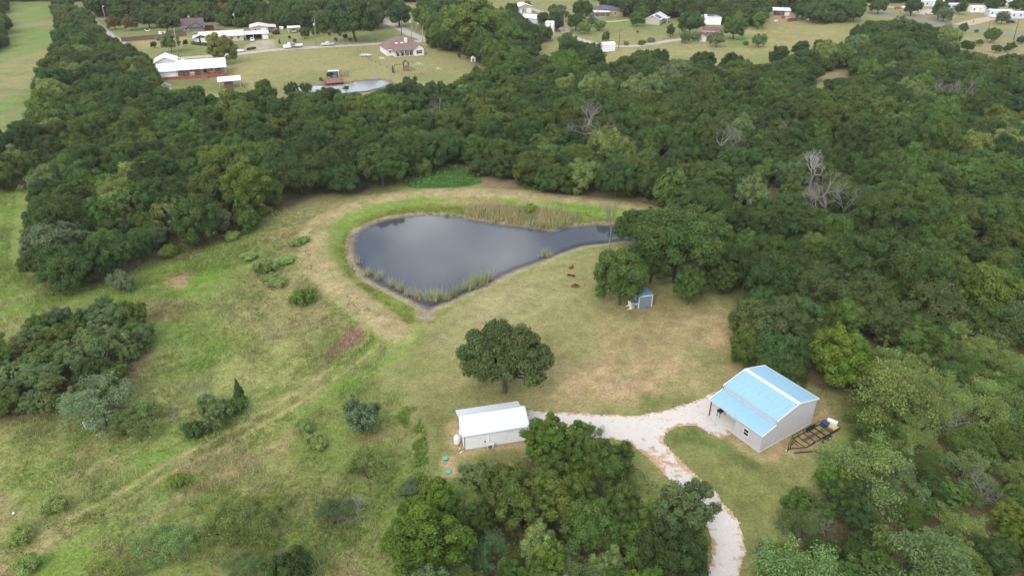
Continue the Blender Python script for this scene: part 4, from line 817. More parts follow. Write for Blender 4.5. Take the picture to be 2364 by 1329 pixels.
_all = np.array([f[1:] for f in FILL + FARW]); _n = vnoise(_all[:, 0] / 26, _all[:, 1] / 26, 7); _m = polydist(_all[:, 0], _all[:, 1], MESQ)
LOOK = {f: (n, m) for f, n, m in zip(FILL + FARW, _n, _m)}
def settle(f):
    k, x, y, r = f; n, m = LOOK[f]; u = RNG.random()
    if k == 'c': return ('scrub' if u < .6 else 'elm'), ['mid green', 'olive', 'grey green', 'bright green'][int(RNG.integers(4))]
    if k == 't': return 'scrub', ['grey green', 'mid green', 'olive'][int(RNG.integers(3))]
    if m < 2: return ('mesquite' if u < .85 else 'scrub'), ['pale green', 'grey green', 'pale green', 'grey green', 'mid green'][int(RNG.integers(5))]
    if u < .07 + .12 * (n > .64): return 'scrub', ['grey green', 'mid green', 'pale green', 'mid green'][int(RNG.integers(4))]
    if u < .30: return 'oak', ['mid green', 'olive', 'mid green'][int(RNG.integers(3))]
    return 'oak', ['dark green', 'deep green', 'dark green', 'olive', 'deep green'][int(RNG.integers(5))]
cand = []
for f in FILL:
    k, t = settle(f); px, py = pix(f[1], f[2], 5); inside = -20 < px < 2384 and -20 < py < 1349
    cand.append((f[3] * ppm(f[1], f[2], 5) if inside else -1, k, t, f[1], f[2], f[3]))
cand.sort(key=lambda c: -c[0])
left = {k: n - sum(p[3] in ((k, 'faroak', 'loneoak') if k == 'oak' else (k,)) for p in PLACED) for k, n in dict(oak=298, scrub=290, mesquite=290, elm=290).items()}
MASS = []
for sz, k, t, x, y, r in cand:
    if sz > 0 and left[k] > 0:
        left[k] -= 1; kk = 'faroak' if k == 'oak' and y > 190 else k; add_tree(kk, x, y, r / PROTO[kk][0][2] * 1.06, t, None, RNG.uniform(.86, 1.3)).location.z -= .8 if k == 'oak' else .3
    else: MASS.append(('oak' if k == 'elm' else k, t, x, y, r))
for f in FARW:
    k, t = settle(f); MASS.append((k, t, f[1], f[2], f[3]))

# ------------------------------------------------------------------ the mass of further crowns: one object
M['leaf_mass'] = attr_mat('leaf_mass', 0.75, (1.2, 0.16), (0.28, 0.14), transl=0.30, use_obj='hue', spec=0.18)
_mm = {}
def mass_mesh(cm):
    if cm.name not in _mm: c = cm.copy(); c.materials.clear(); c.materials.append(M['leaf_mass']); _mm[cm.name] = c
    return _mm[cm.name]
def woodland(mass):
    src = bpy.data.collections.new('woodland_sources'); kinds = []; key = {}
    for kind, tones in (('faroak', ('dark green', 'deep green', 'olive', 'mid green')), ('scrub', ('grey green', 'silver green', 'pale green', 'mid green', 'olive', 'bright green')), ('mesquite', ('pale green', 'grey green', 'mid green'))):
        for tn in tones:
            for v in range(2):
                P = PROTO[kind]; cm, tm, R, zc = P[(v + len(kinds)) % len(P)]; o = bpy.data.objects.new('a%03d_source' % len(kinds), mass_mesh(cm))
                src.objects.link(o); key.setdefault((kind, tn), []).append((len(kinds), R)); kinds.append(o)
    pts, idx, scl, rot, hue = [], [], [], [], []
    for k, t, x, y, r in mass:
        kk = 'faroak' if k in ('oak', 'elm') else k; lst = key.get((kk, t)) or [v for q, v in key.items() if q[0] == kk][0]
        c = TONE[t]; b = RNG.lognormal(0, .11); w = RNG.normal(0, .05); hue.append((c[0] * b * (1 + w), c[1] * b, c[2] * b))
        i, R = lst[int(RNG.integers(2))]; s = r / R * 1.06; pts.append((x, y, 0)); idx.append(i); scl.append((s, s, s * RNG.uniform(.9, 1.12))); rot.append((0, 0, RNG.uniform(0, 6.28)))
    pts = np.array(pts, float); pts[:, 2] = ground_h(pts[:, 0], pts[:, 1]) - .6
    me = bpy.data.meshes.new('woodland'); me.vertices.add(len(pts)); me.vertices.foreach_set('co', pts.astype(np.float32).ravel())
    a = me.attributes.new('pick', 'INT', 'POINT'); a.data.foreach_set('value', np.array(idx, np.int32))
    for nm, v in (('grow', scl), ('turn', rot), ('hue', hue)):
        a = me.attributes.new(nm, 'FLOAT_VECTOR', 'POINT'); a.data.foreach_set('vector', np.array(v, np.float32).ravel())
    ob = link('woodland', me); tag(ob, 'dense dark woods behind and between the trees that stand out', 'woods', None, 'stuff')
    ng = bpy.data.node_groups.new('woodland', 'GeometryNodeTree'); ng.interface.new_socket('Geometry', in_out='INPUT', socket_type='NodeSocketGeometry'); ng.interface.new_socket('Geometry', in_out='OUTPUT', socket_type='NodeSocketGeometry')
    N = ng.nodes.new; K = ng.links.new
    gi, go = N('NodeGroupInput'), N('NodeGroupOutput'); ci = N('GeometryNodeCollectionInfo'); ci.inputs['Collection'].default_value = src; ci.inputs['Separate Children'].default_value = True; ci.inputs['Reset Children'].default_value = True
    ip = N('GeometryNodeInstanceOnPoints'); ip.inputs['Pick Instance'].default_value = True
    def att(nm, t):
        n = N('GeometryNodeInputNamedAttribute'); n.data_type = t; n.inputs[0].default_value = nm; return n.outputs[0]
    K(gi.outputs[0], ip.inputs['Points']); K(ci.outputs[0], ip.inputs['Instance']); K(att('pick', 'INT'), ip.inputs['Instance Index'])
    ro = N('FunctionNodeEulerToRotation'); K(att('turn', 'FLOAT_VECTOR'), ro.inputs[0]); K(ro.outputs[0], ip.inputs['Rotation']); K(att('grow', 'FLOAT_VECTOR'), ip.inputs['Scale']); K(ip.outputs[0], go.inputs[0])
    md = ob.modifiers.new('woodland', 'NODES'); md.node_group = ng
woodland(MASS)

# ------------------------------------------------------------------ say which tree is which, by what stands nearest to it
LAND = [((1165,828),'the lone lawn oak',0),((1560,600),'the oak with the visible trunk by the small shed',0),((1868,400),'the white bleached snag',0),((1905,500),'the leafless trees below the snag',0),((1340,320),'the leafless tree above the pond',0),((2195,235),'the far leafless group',0),((833,258),'the vivid yellow-green tree',0),((572,428),'the brightest yellow-green tree left of the pond',0),((358,548),'the blue-green feathery tree',0),((406,492),'the pale green tree at the woods edge',0),((120,560),'the wide blue-grey tree',0),((1000,410),'the green weed patch behind the dam',0),((780,475),'the dam path corner',0),((1225,482),'the yellow green bank bush',0),((1600,490),'the end of the dam path',0),((1672,370),'the leafless tree at the woods rim',0),((1810,335),'the leafless treetop by the snag',0),((1940,330),'the leafless treetop up from the snag',0),((1020,280),'the leafless treetop behind the dam',0),((2250,555),'the dry clearing in the woods',0),((1915,165),'the brown clearing',0),((2300,110),'the brown patch by the highway',0),((1269,70),'the tall white tank',0),((1400,112),'the white cabin on blocks',0),((440,160),'the long white-roofed house',0),((525,190),'the white pavilion roof',0),((383,203),'the little grey shed',0),((800,195),'the far pond',0),((938,155),'the brown playset',0),((1080,135),'the fenced yard corner',0),((60,200),'the grass strip',0),((240,70),'the dirt track by the tree belt',0),((40,330),'the end of the grass strip',0),((1880,80),'the dry far field',0),((1620,135),'the near edge of the far fields',0),((2000,690),'the big dark grove',0),((2064,900),'the widest pale mesquite',0),((1944,826),'the bright green elm behind the blue roof',0),((1960,1030),'the mesquite by the trailer',0),((2157,1122),'the very dark round oak',0),((2334,1200),'the yellow green elm at the edge',0),((1793,1300),'the bright scrub tree by the drive',0),((1262,1012),'the bright elm at the white shed',0),((990,1246),'the largest yellowish elm',0),((1358,1200),'the grey-leaved oak of the clump',0),((1572,1168),'the elm over the drive',0),((1178,1140),'the olive elm with a yellow top',0),((232,792),'the round grey-green thicket tree',0),((283,650),'the lone blue green cedar bush',0),((250,960),'the fallen dead branches',0),((551,905),'the narrow cedar',0),((378,1246),'the forked pale mesquite',0),((512,1190),'the wide pale mesquite',0),((815,36),'the huge yard oak',0),((1092,52),'the biggest willow',0),((708,47),'the tall round yard tree',0),((435,55),'the brown-roofed house',0),((600,65),'the tan metal workshop',0),((1400,25),'the house with solar panels',0),((1525,47),'the solar-roofed ranch',0),((1650,48),'the white shop',0),((1640,80),'the two-storey house',0),((1815,30),'the junk yard shed',0),((2140,12),'the white mobile homes',0),((2298,40),'the white car by the highway',0),((2181,57),'the highway bend',0),((1480,470),'the far pond bank',0),((1100,250),'the woods below the fenced yard',1),((650,300),'the middle of the left woods',1),((300,400),'the left woods',1),((1600,280),'the middle of the right woods',1),((2100,350),'the deep right woods',1),((1450,230),'the woods under the white cabin',1),((2000,230),'the woods under the brown clearing',1),((2250,420),'the right end of the woods',1),((1500,350),'the woods behind the pond end',1),((200,250),'the tree belt by the strip',1),((180,130),'the tree belt by the dirt track',1),((480,250),'the woods below the white-roofed house',1),((2100,580),'the woods above the big grove',1),((1850,580),'the woods right of the pond arm',1)]
ORD = ['', 'second ', 'third ', 'fourth ', 'fifth ', 'sixth ', 'seventh ', 'eighth ', 'ninth ', 'tenth ']
def auto_labels():
    lxy = [(g(p[0], p[1], 4.0), nm, zone) for p, nm, zone in LAND]; groups = {}
    for x, y, r, kind, tone, root, px, py in PLACED:
        if 'label' in root: continue
        d = sorted((math.hypot(x - q[0][0], y - q[0][1]) * (1.35 if q[2] else 1) + .5, q) for q in lxy if True) if False else sorted(((math.hypot(x - q[0][0], y - q[0][1]) * (1.35 if q[2] else 1), i) for i, q in enumerate(lxy)))
        i = d[0][1]; (lx, ly), nm, zone = lxy[i]; lpx, lpy = pix(lx, ly, 4.0); dx, dy = px - lpx, (y - ly) / max(y, 1) * 700
        rel = ('beyond' if dy > 0 else 'in front of') if abs(dy) > abs(dx) * .8 else ('right of' if dx > 0 else 'left of')
        cat = root['category']; groups.setdefault((tone if tone != 'bare' else 'bare', cat, rel, nm), []).append((d[0][0], root))
    for (tone, cat, rel, nm), lst in groups.items():
        lst.sort(key=lambda t: t[0])
        for n, (dd, root) in enumerate(lst):
            root['label'] = (ORD[n] if n < len(ORD) else 'farther ') + ('nearest ' if len(lst) > 1 else '') + f'{tone} {cat} {rel} {nm}'
            if n >= len(ORD): root['group'] = f'{tone} {cat}s {rel} {nm}'
auto_labels()

# ------------------------------------------------------------------ grass, weeds, reeds
def blades(name, X, Y, H, Wd, per, tint, lean=.45, label=None, cat=None, kind='stuff', parent=None, z0=None, seed=1, spread=.12, origin=None):
    rng = np.random.default_rng(seed); n = len(X) * per; ix = np.repeat(np.arange(len(X)), per)
    bx = X[ix] + rng.normal(0, spread, n); by = Y[ix] + rng.normal(0, spread, n); bz = (ground_h(bx, by) if z0 is None else np.full(n, z0))
    a = rng.uniform(0, 6.28, n); h = H[ix] * rng.uniform(.55, 1.15, n); w = Wd * rng.uniform(.6, 1.3, n); l = lean * h * rng.uniform(.1, 1, n); b = rng.uniform(0, 6.28, n)
    p0 = np.stack([bx - np.cos(a) * w, by - np.sin(a) * w, bz - .03], 1); p1 = np.stack([bx + np.cos(a) * w, by + np.sin(a) * w, bz - .03], 1); p2 = np.stack([bx + np.cos(b) * l, by + np.sin(b) * l, bz + h], 1)
    V = np.stack([p0, p1, p2], 1).reshape(-1, 3); t = tint[ix] * rng.lognormal(0, .16, (n, 1)); t = np.repeat(t[:, None], 3, 1); t = np.clip(t, .01, .7).reshape(-1, 3)
    if origin is not None: V = V - np.array(origin)
    o = link(name, np_mesh(name, V, np.arange(3 * n).reshape(n, 3), t), 'grassblade', parent, origin); tag(o, label, cat, None, kind); return o
def scatter_pts(poly, dens, seed):
    rng = np.random.default_rng(seed); x0, y0 = poly.min(0); x1, y1 = poly.max(0); n = int((x1 - x0) * (y1 - y0) * dens); X = rng.uniform(x0, x1, n); Y = rng.uniform(y0, y1, n); k = polydist(X, Y, poly) < 0; return X[k], Y[k], rng
FIELD = G([(-120,1460),(1000,1460),(985,1110),(985,1050),(962,985),(935,925),(880,860),(900,770),(835,700),(765,650),(722,595),(728,535),(772,488),(700,470),(560,520),(460,545),(330,580),(240,620),(90,660),(20,600),(40,430),(-120,430)])
X, Y, rng = scatter_pts(FIELD, 9.0, 31); keep = (rng.random(len(X)) < np.clip(90 / (Y + 6), .25, 1)) & (polydist(X, Y, LAWN) > .3) & (np.minimum(linedist(X, Y, TR1), linedist(X, Y, TR2)) > .3) & (linedist(X, Y, DAM) > 3.2) & (polydist(X, Y, POND) > .6)
X, Y = X[keep], Y[keep]; tallm = fbm(X, Y, 7, 71, 3); tint = ground_colour(X, Y) * 1.3
blades('field_grass', X, Y,   .16 + .42 * smooth(.45, .7, tallm), .045, 4, tint, .7, 'rough tufted grass of the left field', 'grass', seed=3, spread=.22)
tg = (fbm(X, Y, 5, 81, 4) > .52) & (rng.random(len(X)) < .45); X2, Y2 = X[tg], Y[tg]; st_ = np.array((.36, .345, .165)) * rng.lognormal(0, .15, (len(X2), 1)); st_[:, 0] *= rng.uniform(.75, 1.1, len(X2))
blades('tall_grass', X2, Y2, np.full(len(X2), .85), .03, 4, st_, .9, 'pale tall seeding grass in drifts over the left field', 'grass', seed=7, spread=.28)
# bright green weeds: small leaves near the ground, in the patches where the ground cover is green
def weeds(name, poly, dens, h, col, label, seed, gate=None, size=.13):
    X, Y, rng = scatter_pts(poly, dens, seed)
    if gate: k = fbm(X, Y, gate[0], gate[1], 3) > gate[2]; X, Y = X[k], Y[k]
    n = len(X); hh = h * (.3 + 1.1 * fbm(X, Y, 2.2, 5, 3)) * rng.uniform(.2, 1.1, n); P = np.stack([X, Y, ground_h(X, Y) + hh], 1)
    br = rng.lognormal(0, .22, n); w = rng.normal(0, .1, n); T_ = np.array(col) * np.stack([br * (1 + w), br, br], 1)
    V, Fq, T_ = leaf_cards(rng, P, np.tile([0, 0, 1.0], (n, 1)), size, T_, .6, .8, .2)
    o = link(name, np_mesh(name, V, Fq, np.clip(T_, .01, .6)), 'grassblade'); tag(o, label, 'weeds', None, 'stuff')
weeds('weed_strip', G([(915,965),(930,940),(962,945),(985,1010),(992,1090),(1005,1130),(950,1130),(958,1060),(945,1000)]), 30, .55, (.115,.20,.03), 'bright green weed strip along the mown edge left of the white shed', 41, (1.6, 33, .45), .17)
weeds('weed_patch', G([(930,428),(955,400),(1000,382),(1060,388),(1105,402),(1112,425),(1060,436),(960,440)]), 15, 1.1, (.09,.195,.045), 'lush green weed patch behind the dam', 42, size=.22)
weeds('weed_patch', G([(770,845),(835,798),(862,775),(866,790),(820,824),(778,852)]), 16, .7, (.10,.16,.03), 'green weed strip beside the reddish dead grass', 43)
weeds('weed_patch', G([(1200,412),(1255,418),(1262,440),(1210,442)]), 14, .8, (.075,.15,.035), 'small green weed patch at the woods edge behind the pond', 44, size=.2)
weeds('weed_patch', G([(100,1215),(240,1185),(260,1200),(150,1245)]), 14, .6, (.11,.15,.03), 'green weeds along the lower side of the track', 45)
weeds('weed_patch', G([(765,1245),(790,1215),(850,1220),(850,1240),(790,1260)]), 16, .6, (.075,.13,.03), 'green weeds below the half dead mesquite', 46)
weeds('weed_patch', G([(790,890),(850,870),(880,900),(830,935),(780,925)]), 10, .7, (.10,.15,.035), 'weeds above the round blue-green field tree', 47, (2.5, 11, .5))
weeds('weed_patch', G([(1350,425),(1480,445),(1560,478),(1530,490),(1420,455)]), 8, .9, (.085,.14,.035), 'weeds along the woods edge behind the dam path', 48, (4, 12, .48), .2)
weeds('field_weeds', FIELD, 4.6, .6, (.145,.195,.05), 'low broad-leaved weeds of the left field', 49, (9, 57, .54), .165)
weeds('slope_weeds', G([(560,560),(700,480),(760,470),(720,560),(720,640),(770,740),(700,780),(560,720),(540,640)]), 4, .7, (.125,.16,.062), 'grey-green weeds on the slope left of the dam', 50, (3.5, 14, .56), .17)
weeds('undergrowth', G([(1700,1500),(1720,1320),(1800,1190),(1880,1090),(1960,1000),(2100,940),(2500,900),(2700,1500)]), 2.6, .7, (.095,.115,.038), 'undergrowth below the pale mesquites', 51, (3, 15, .5), .17)
weeds('undergrowth', G([(940,1115),(1060,1118),(1200,1060),(1300,1040),(1440,1050),(1500,1110),(1545,1130),(1585,1290),(1560,1460),(900,1460),(930,1200)]), 5, .8, (.09,.125,.034), 'undergrowth below the trees of the drive clump', 53, (3, 18, .38), .17)
weeds('bank_weeds', G([(1050,478),(1180,476),(1330,490),(1430,505),(1440,525),(1330,519),(1250,528),(1060,500),(960,494),(905,498),(840,516),(810,550),(805,590),(838,648),(935,702),(960,740),(930,745),(850,690),(795,630),(782,570),(790,540),(840,505),(920,482)]), 9, .55, (.125,.155,.028), 'yellow-green weeds on the pond bank', 52, (2.5, 16, .40), .15)
# reeds
RT = np.array((.42, .37, .19)); RG = np.array((.30, .38, .19))
X, Y, rng = scatter_pts(G([(1072,500),(1080,484),(1180,482),(1290,494),(1335,506),(1320,519),(1300,524),(1275,531),(1252,529),(1210,521),(1168,516),(1120,509)], WZ), 9, 61)
blades('reed_bed', X, Y, np.full(len(X), 1.75), .05, 4, RT * (1 - .45 * smooth(.45, .6, fbm(X, Y, 3, 17, 3)))[:, None] + RG * (.45 * smooth(.45, .6, fbm(X, Y, 3, 17, 3)))[:, None], .25, 'tan and green reed bed along the far pond bank', 'reeds', seed=62)
def reed_clump(px, py, wpx, hpx, n, label, green=.5, dark=False):
    x, y = g(px, py, WZ); pm = ppm(x, y); rng = np.random.default_rng(int(px)); w = wpx / pm / 2; n = int(n * 1.3); q = rng.normal(0, .55, (n, 2)); X = x + q[:, 0] * w; Y = y + q[:, 1] * min(w, .9)
    t = np.clip(rng.normal(green, .28, (n, 1)), 0, 1); blades('reed_clump', X, Y, hpx / pm / .95 * rng.uniform(.35, 1.15, n), .032, 5, (RT * (1 - t) + RG * t) * (.8 if dark else 1), .55, label, 'reeds', None, None, WZ - .1, int(px), .12, (x, y, WZ))
for a in [(828,607,12,20,14,'single small reed tuft nearest the left end of the pond'),(849,632,18,22,26,'reed clump second from the left along the near shore'),(876,642,15,24,24,'tall thin reed clump third along the near shore'),(905,658,14,24,20,'pale reed clump fourth along the near shore'),(924,668,16,26,26,'reed clump just left of the pond point'),(945,680,18,20,24,'low reed clump at the left of the pond point'),(966,684,22,24,30,'reed clump left of the thickest one'),(999,690,42,34,80,'thickest reed clump at the pond point'),(1030,690,18,26,30,'reed clump right of the thickest one'),(1049,680,22,32,40,'green reed clump before the long leaning row'),(1082,666,30,30,46,'near end of the long leaning reed row'),(1106,655,38,34,60,'middle of the long leaning reed row'),(1128,645,24,30,34,'far end of the long leaning reed row'),(1262,590,24,22,26,'reed clump by the open right shore'),(1248,591,8,10,8,'tiny reed tuft beside the right shore clump'),(1032,497,8,14,10,'dark reed tuft at the far shore',),(1049,497,6,9,6,'small dark reed tuft at the far shore')]:
    reed_clump(*a, green=.72 if 1040 < a[0] < 1140 else .42, dark=a[0] in (1032, 1049))
# twigs in the water by the pond end
mb = MB(); rng = np.random.default_rng(4)
for k in range(26):
    x, y = g(1430 + rng.normal(0, 9), 535 + rng.normal(0, 7), WZ); a = rng.uniform(0, 6.28); l = rng.uniform(.5, 1.6); mb.tube([(x, y, WZ - .1), (x + math.cos(a) * l, y + math.sin(a) * l, WZ + rng.uniform(.05, .45))], [.05, .02], 4)
tag(mb.build('flooded_brush', 'bark'), 'dark drowned brush in the water beside the grey leafless tree', 'brush', None, 'stuff')

# ================================================================== BUILDINGS
def frame_from(p0, p1, ang=None):
    a, b = g(*p0), g(*p1); return a, (math.atan2(b[1] - a[1], b[0] - a[0]) if ang is None else math.radians(ang)), float(np.linalg.norm(b - a))
def window(parent, side, u, z, w, h, D=0, Lx=0, frame='trim_white', mull=1, cols=1):
    """side f (y=0), b (y=D), l (x=0), r (x=Lx); u along the wall"""
    mb = MB(); pb = MB(); t = .07; m = .06
    def bx(q, a0, z0, a1, z1, d0, d1):
        if side == 'f': q.box(a0, -d1, z0, a1, -d0, z1)
        elif side == 'b': q.box(a0, D + d0, z0, a1, D + d1, z1)
        elif side == 'l': q.box(-d1, a0, z0, -d0, a1, z1)
        else: q.box(Lx + d0, a0, z0, Lx + d1, a1, z1)
    bx(mb, u, z, u + w, z + t, -.04, .05); bx(mb, u, z + h - t, u + w, z + h, -.04, .05); bx(mb, u, z + t, u + t, z + h - t, -.04, .05); bx(mb, u + w - t, z + t, u + w, z + h - t, -.04, .05)
    for k in range(mull): zz = z + (k + 1) * h / (mull + 1); bx(mb, u + t, zz - m / 2, u + w - t, zz + m / 2, -.04, .045)
    for k in range(cols - 1): uu = u + (k + 1) * w / cols; bx(mb, uu - m / 2, z + t, uu + m / 2, z + h - t, -.04, .04)
    bx(pb, u + t * .5, z + t * .5, u + w - t * .5, z + h - t * .5, .003, .018)
    f = mb.build('window', frame, parent); pb.build('pane', 'glass', f); return f
def door(parent, side, u, w, h, mat='trim_white', D=0, Lx=0, ribs=0):
    mb = MB(); z0, z1 = .02, h
    def bx(q, a0, zz0, a1, zz1, d0, d1):
        if side == 'f': q.box(a0, -d1, zz0, a1, -d0, zz1)
        elif side == 'b': q.box(a0, D + d0, zz0, a1, D + d1, zz1)
        elif side == 'l': q.box(-d1, a0, zz0, -d0, a1, zz1)
        else: q.box(Lx + d0, a0, zz0, Lx + d1, a1, zz1)
    bx(mb, u, z0, u + w, z1, .003, .05)
    for k in range(ribs): zz = z0 + (k + 1) * h / (ribs + 1); bx(mb, u + .02, zz - .02, u + w - .02, zz + .02, .05, .065)
    return mb.build('door', mat, parent)
def slab_roof(mb, x0, x1, ya, za, yb, zb, t=.08):
    """sloping sheet between eave line (ya, za) and upper line (yb, zb)"""
    mb.prism([(ya, za), (yb, zb), (yb, zb + t), (ya, za + t)], 'x', x0, x1)
def gable(name, label, cat, o, ang, Lx, D, hw, hr, wall, roof, ov=.4, ridge='x', trim=None, t=.1, group=None, wing=None):
    """gable house; local x along the near wall, y away from it; ridge along x or y"""
    root = empty(name, o[0], o[1], 0, ang, label, cat, group); mb = MB()
    if ridge == 'x': mb.prism([(0, -.3), (D, -.3), (D, hw), (D / 2, hr), (0, hw)], 'x', 0, Lx)
    else: mb.prism([(0, -.3), (Lx, -.3), (Lx, hw), (Lx / 2, hr), (0, hw)], 'y', 0, D)
    mb.build('wall', wall, root); rb = MB(); e = .012
    if ridge == 'x':
        s = (hr - hw) / (D / 2); rb.prism([(-ov, hw - ov * s + e), (D / 2, hr + e), (D / 2, hr + e + t), (-ov, hw - ov * s + e + t)], 'x', -ov, Lx + ov); rb.prism([(D + ov, hw - ov * s + e), (D / 2 + .003, hr + e), (D / 2 + .003, hr + e + t), (D + ov, hw - ov * s + e + t)], 'x', -ov, Lx + ov)
    else:
        s = (hr - hw) / (Lx / 2); rb.prism([(-ov, hw - ov * s + e), (Lx / 2, hr + e), (Lx / 2, hr + e + t), (-ov, hw - ov * s + e + t)], 'y', -ov, D + ov); rb.prism([(Lx + ov, hw - ov * s + e), (Lx / 2 + .003, hr + e), (Lx / 2 + .003, hr + e + t), (Lx + ov, hw - ov * s + e + t)], 'y', -ov, D + ov)
    r = rb.build('roof', roof, root)
    if trim:
        tb = MB()
        if ridge == 'x': tb.box(-ov - .02, -ov - .06, hw - ov * s - .06, Lx + ov + .02, -ov - .004, hw - ov * s + .14)
        else:
            for sx in (0, 1):
                x0, x1 = (-ov, Lx / 2) if not sx else (Lx + ov, Lx / 2 + .002)
                tb.prism([(x0, hw - ov * s - .04), (x1, hr - .04), (x1, hr + .16), (x0, hw - ov * s + .16)], 'y', -ov - .07, -ov - .004)
        tb.build('fascia', trim, root)
    return root
def ribbed(x0, x1, pa, pb, axis, ribs, rib=.032, t=.03):
    """one metal sheet from line pa=(v,z) to pb=(v,z), x0..x1 across, with raised ribs; axis: which local axis the ribs step along"""
    mb = MB(); (va, za), (vb, zb) = pa, pb
    def P(u, v, z): return (u, v, z) if axis == 'x' else (v, u, z)
    prof = [(x0, 0)]
    for k in range(ribs):
        c = x0 + (x1 - x0) * (k + .5) / ribs; prof += [(c - .05, 0), (c - .025, rib), (c + .025, rib), (c + .05, 0)]
    prof += [(x1, 0)]; n = len(prof); nz = np.array([-(zb - za), (vb - va)]); nz = nz / np.linalg.norm(nz); nz = nz if nz[1] > 0 or abs(nz[1]) < 1e-6 else -nz
    def ring(v, z, off): return [P(u, v + nz[0] * (h + off), z + nz[1] * (h + off)) for u, h in prof]
    A, B = ring(va, za, t), ring(vb, zb, t); A0 = [P(x0, va, za), P(x1, va, za)]; B0 = [P(x0, vb, zb), P(x1, vb, zb)]
    vs = A + B + A0 + B0; fs = [(i, i + 1, n + i + 1, n + i) for i in range(n - 1)]
    a0, a1, b0, b1 = 2 * n, 2 * n + 1, 2 * n + 2, 2 * n + 3; fs += [(a0, b0, b1, a1), (a0,) + tuple(range(n)) + (a1,), (b1,) + tuple(range(2 * n - 1, n - 1, -1)) + (b0,), (a0, 0, n, b0), (a1, b1, 2 * n - 1, n - 1)]
    mb.add(vs, fs); return mb
def panels(name, mat, parent, x0, x1, pa, pb, axis, width, ribs, **k):
    n = max(1, round((x1 - x0) / width)); w = (x1 - x0) / n; me = None
    for i in range(n):
        if me is None: me = ribbed(0, w - .002, pa, pb, axis, ribs, **k).mesh(name)
        link(name, me, mat, parent, (x0 + i * w, 0, 0) if axis == 'x' else (0, x0 + i * w, 0))

# --- blue-roofed metal shop: local x along the near gable wall, y away
BO = g(1752, 1043); B_ANG = math.radians(33.0)
blue = empty('metal_shop', BO[0], BO[1], 0, B_ANG, 'grey metal shop with a pale blue ribbed roof, white trim and a side porch', 'shop')
XM, XR, XB, ZE, ZR, LY = 2.15, 6.1, 10.05, 3.95, 4.95, 8.25
mb = MB(); mb.box(-.1, -.1, -.4, XB + .1, LY + .1, .02); mb.build('foundation', 'concrete', blue)
mb = MB(); mb.prism([(XM, .03), (XB, .03), (XB, ZE), (XR, ZR), (XM, ZE)], 'y', .0, LY); mb.build('wall', 'wall_grey', blue)
mb = MB(); mb.prism([(0, .03), (XM - .004, .03), (XM - .004, 3.34), (0, 2.62)], 'y', .0, 4.1); mb.build('wall', 'wall_grey', blue)
mb = MB(); mb.box(0.0, 4.1, .022, XM - .004, LY + .1, .10); mb.build('porch_slab', 'concrete', blue)
# wall sheets with vertical ribs, each sheet its own piece
def wall_sheets(parent, mat, along, fixed, u0, u1, z0, ztop, out, width=.92, ribs=4, name='wall_panel', rib=.022):
    """vertical ribbed sheets: along 'x' (wall at y=fixed, facing out=-1/+1) or 'y'"""
    n = max(1, round((u1 - u0) / width)); w = (u1 - u0) / n
    for i in range(n):
        a, b = u0 + i * w, u0 + (i + 1) * w - .006; prof = [(a, 0)]
        for k in range(ribs): c = a + (b - a) * (k + .5) / ribs; prof += [(c - .04, 0), (c - .02, rib), (c + .02, rib), (c + .04, 0)]
        prof.append((b, 0)); vs = []; q = len(prof)
        for z in (0, 1):
            for u, h in prof:
                d = fixed + out * (.012 + h); zz = z0 if z == 0 else ztop(u); vs.append((u, d, zz) if along == 'x' else (d, u, zz))
        MB().add(vs, [(j, j + 1, q + j + 1, q + j) for j in range(q - 1)]).build(name, mat, parent)
ztop = lambda u: (2.62 + .74 * u / XM if u < XM else (ZE + (ZR - ZE) * (u - XM) / (XR - XM) if u < XR else ZR - (ZR - ZE) * (u - XR) / (XB - XR))) - .02
wall_sheets(blue, 'wall_grey', 'x', 0.0, 0, XB, .03, ztop, -1)
wall_sheets(blue, 'wall_grey', 'y', 0.0, 0, 4.1, .03, lambda u: 2.60, -1)
wall_sheets(blue, 'wall_grey', 'y', XM, 0, LY, 3.38, lambda u: ZE - .03, -1)
wall_sheets(blue, 'wall_grey', 'y', XB, 0, LY, .03, lambda u: ZE - .03, 1)
panels('roof_panel', 'roof_blue', blue, -.12, LY + .12, (XM - .06, ZE + .0), (XR - .16, ZR + .0), 'y', .92, 2)
panels('roof_panel', 'roof_blue', blue, -.12, LY + .12, (XB + .22, ZE - .03), (XR + .16, ZR + .0), 'y', .92, 2)
panels('roof_panel', 'roof_blue', blue, -.12, LY + .12, (-.30, 2.72), (XM - .03, 3.36), 'y', .92, 2)
mb = MB(); mb.prism([(XR - .24, ZR + .00), (XR + .24, ZR + .00), (XR + .22, ZR + .08), (XR, ZR + .13), (XR - .22, ZR + .08)], 'y', -.16, LY + .16); mb.build('ridge_cap', 'trim_white', blue)
for y0 in (-.19, LY + .125):
    mb = MB()
    for a, b in (((XM - .09, ZE - .0), (XR, ZR + .03)), ((XB + .27, ZE - .05), (XR + .002, ZR + .03)), ((-.35, 2.69), (XM - .03, 3.36))):
        mb.prism([(a[0], a[1] - .07), (b[0], b[1] - .07), (b[0], b[1] + .115), (a[0], a[1] + .115)], 'y', y0, y0 + .065)
    mb.build('rake_trim', 'trim_white', blue)
mb = MB(); mb.box(XB + .23, -.15, ZE - .14, XB + .29, LY + .15, ZE + .01); mb.build('eave_trim', 'trim_white', blue)
mb = MB(); mb.box(-.37, -.15, 2.66, -.31, LY + .15, 2.78); mb.build('eave_trim', 'wall_grey', blue)
mb = MB(); mb.box(XM - .05, -.05, 3.38, XM - .026, LY, 3.46); mb.build('flashing', 'wall_grey', blue)
mb = MB(); mb.box(-.05, LY - .12, -.1, .07, LY, 2.62); mb.build('porch_post', 'post_brown', blue)
mb = MB(); mb.box(-.06, 4.1, 2.50, .06, LY - .13, 2.63); mb.build('porch_beam', 'trim_white', blue)
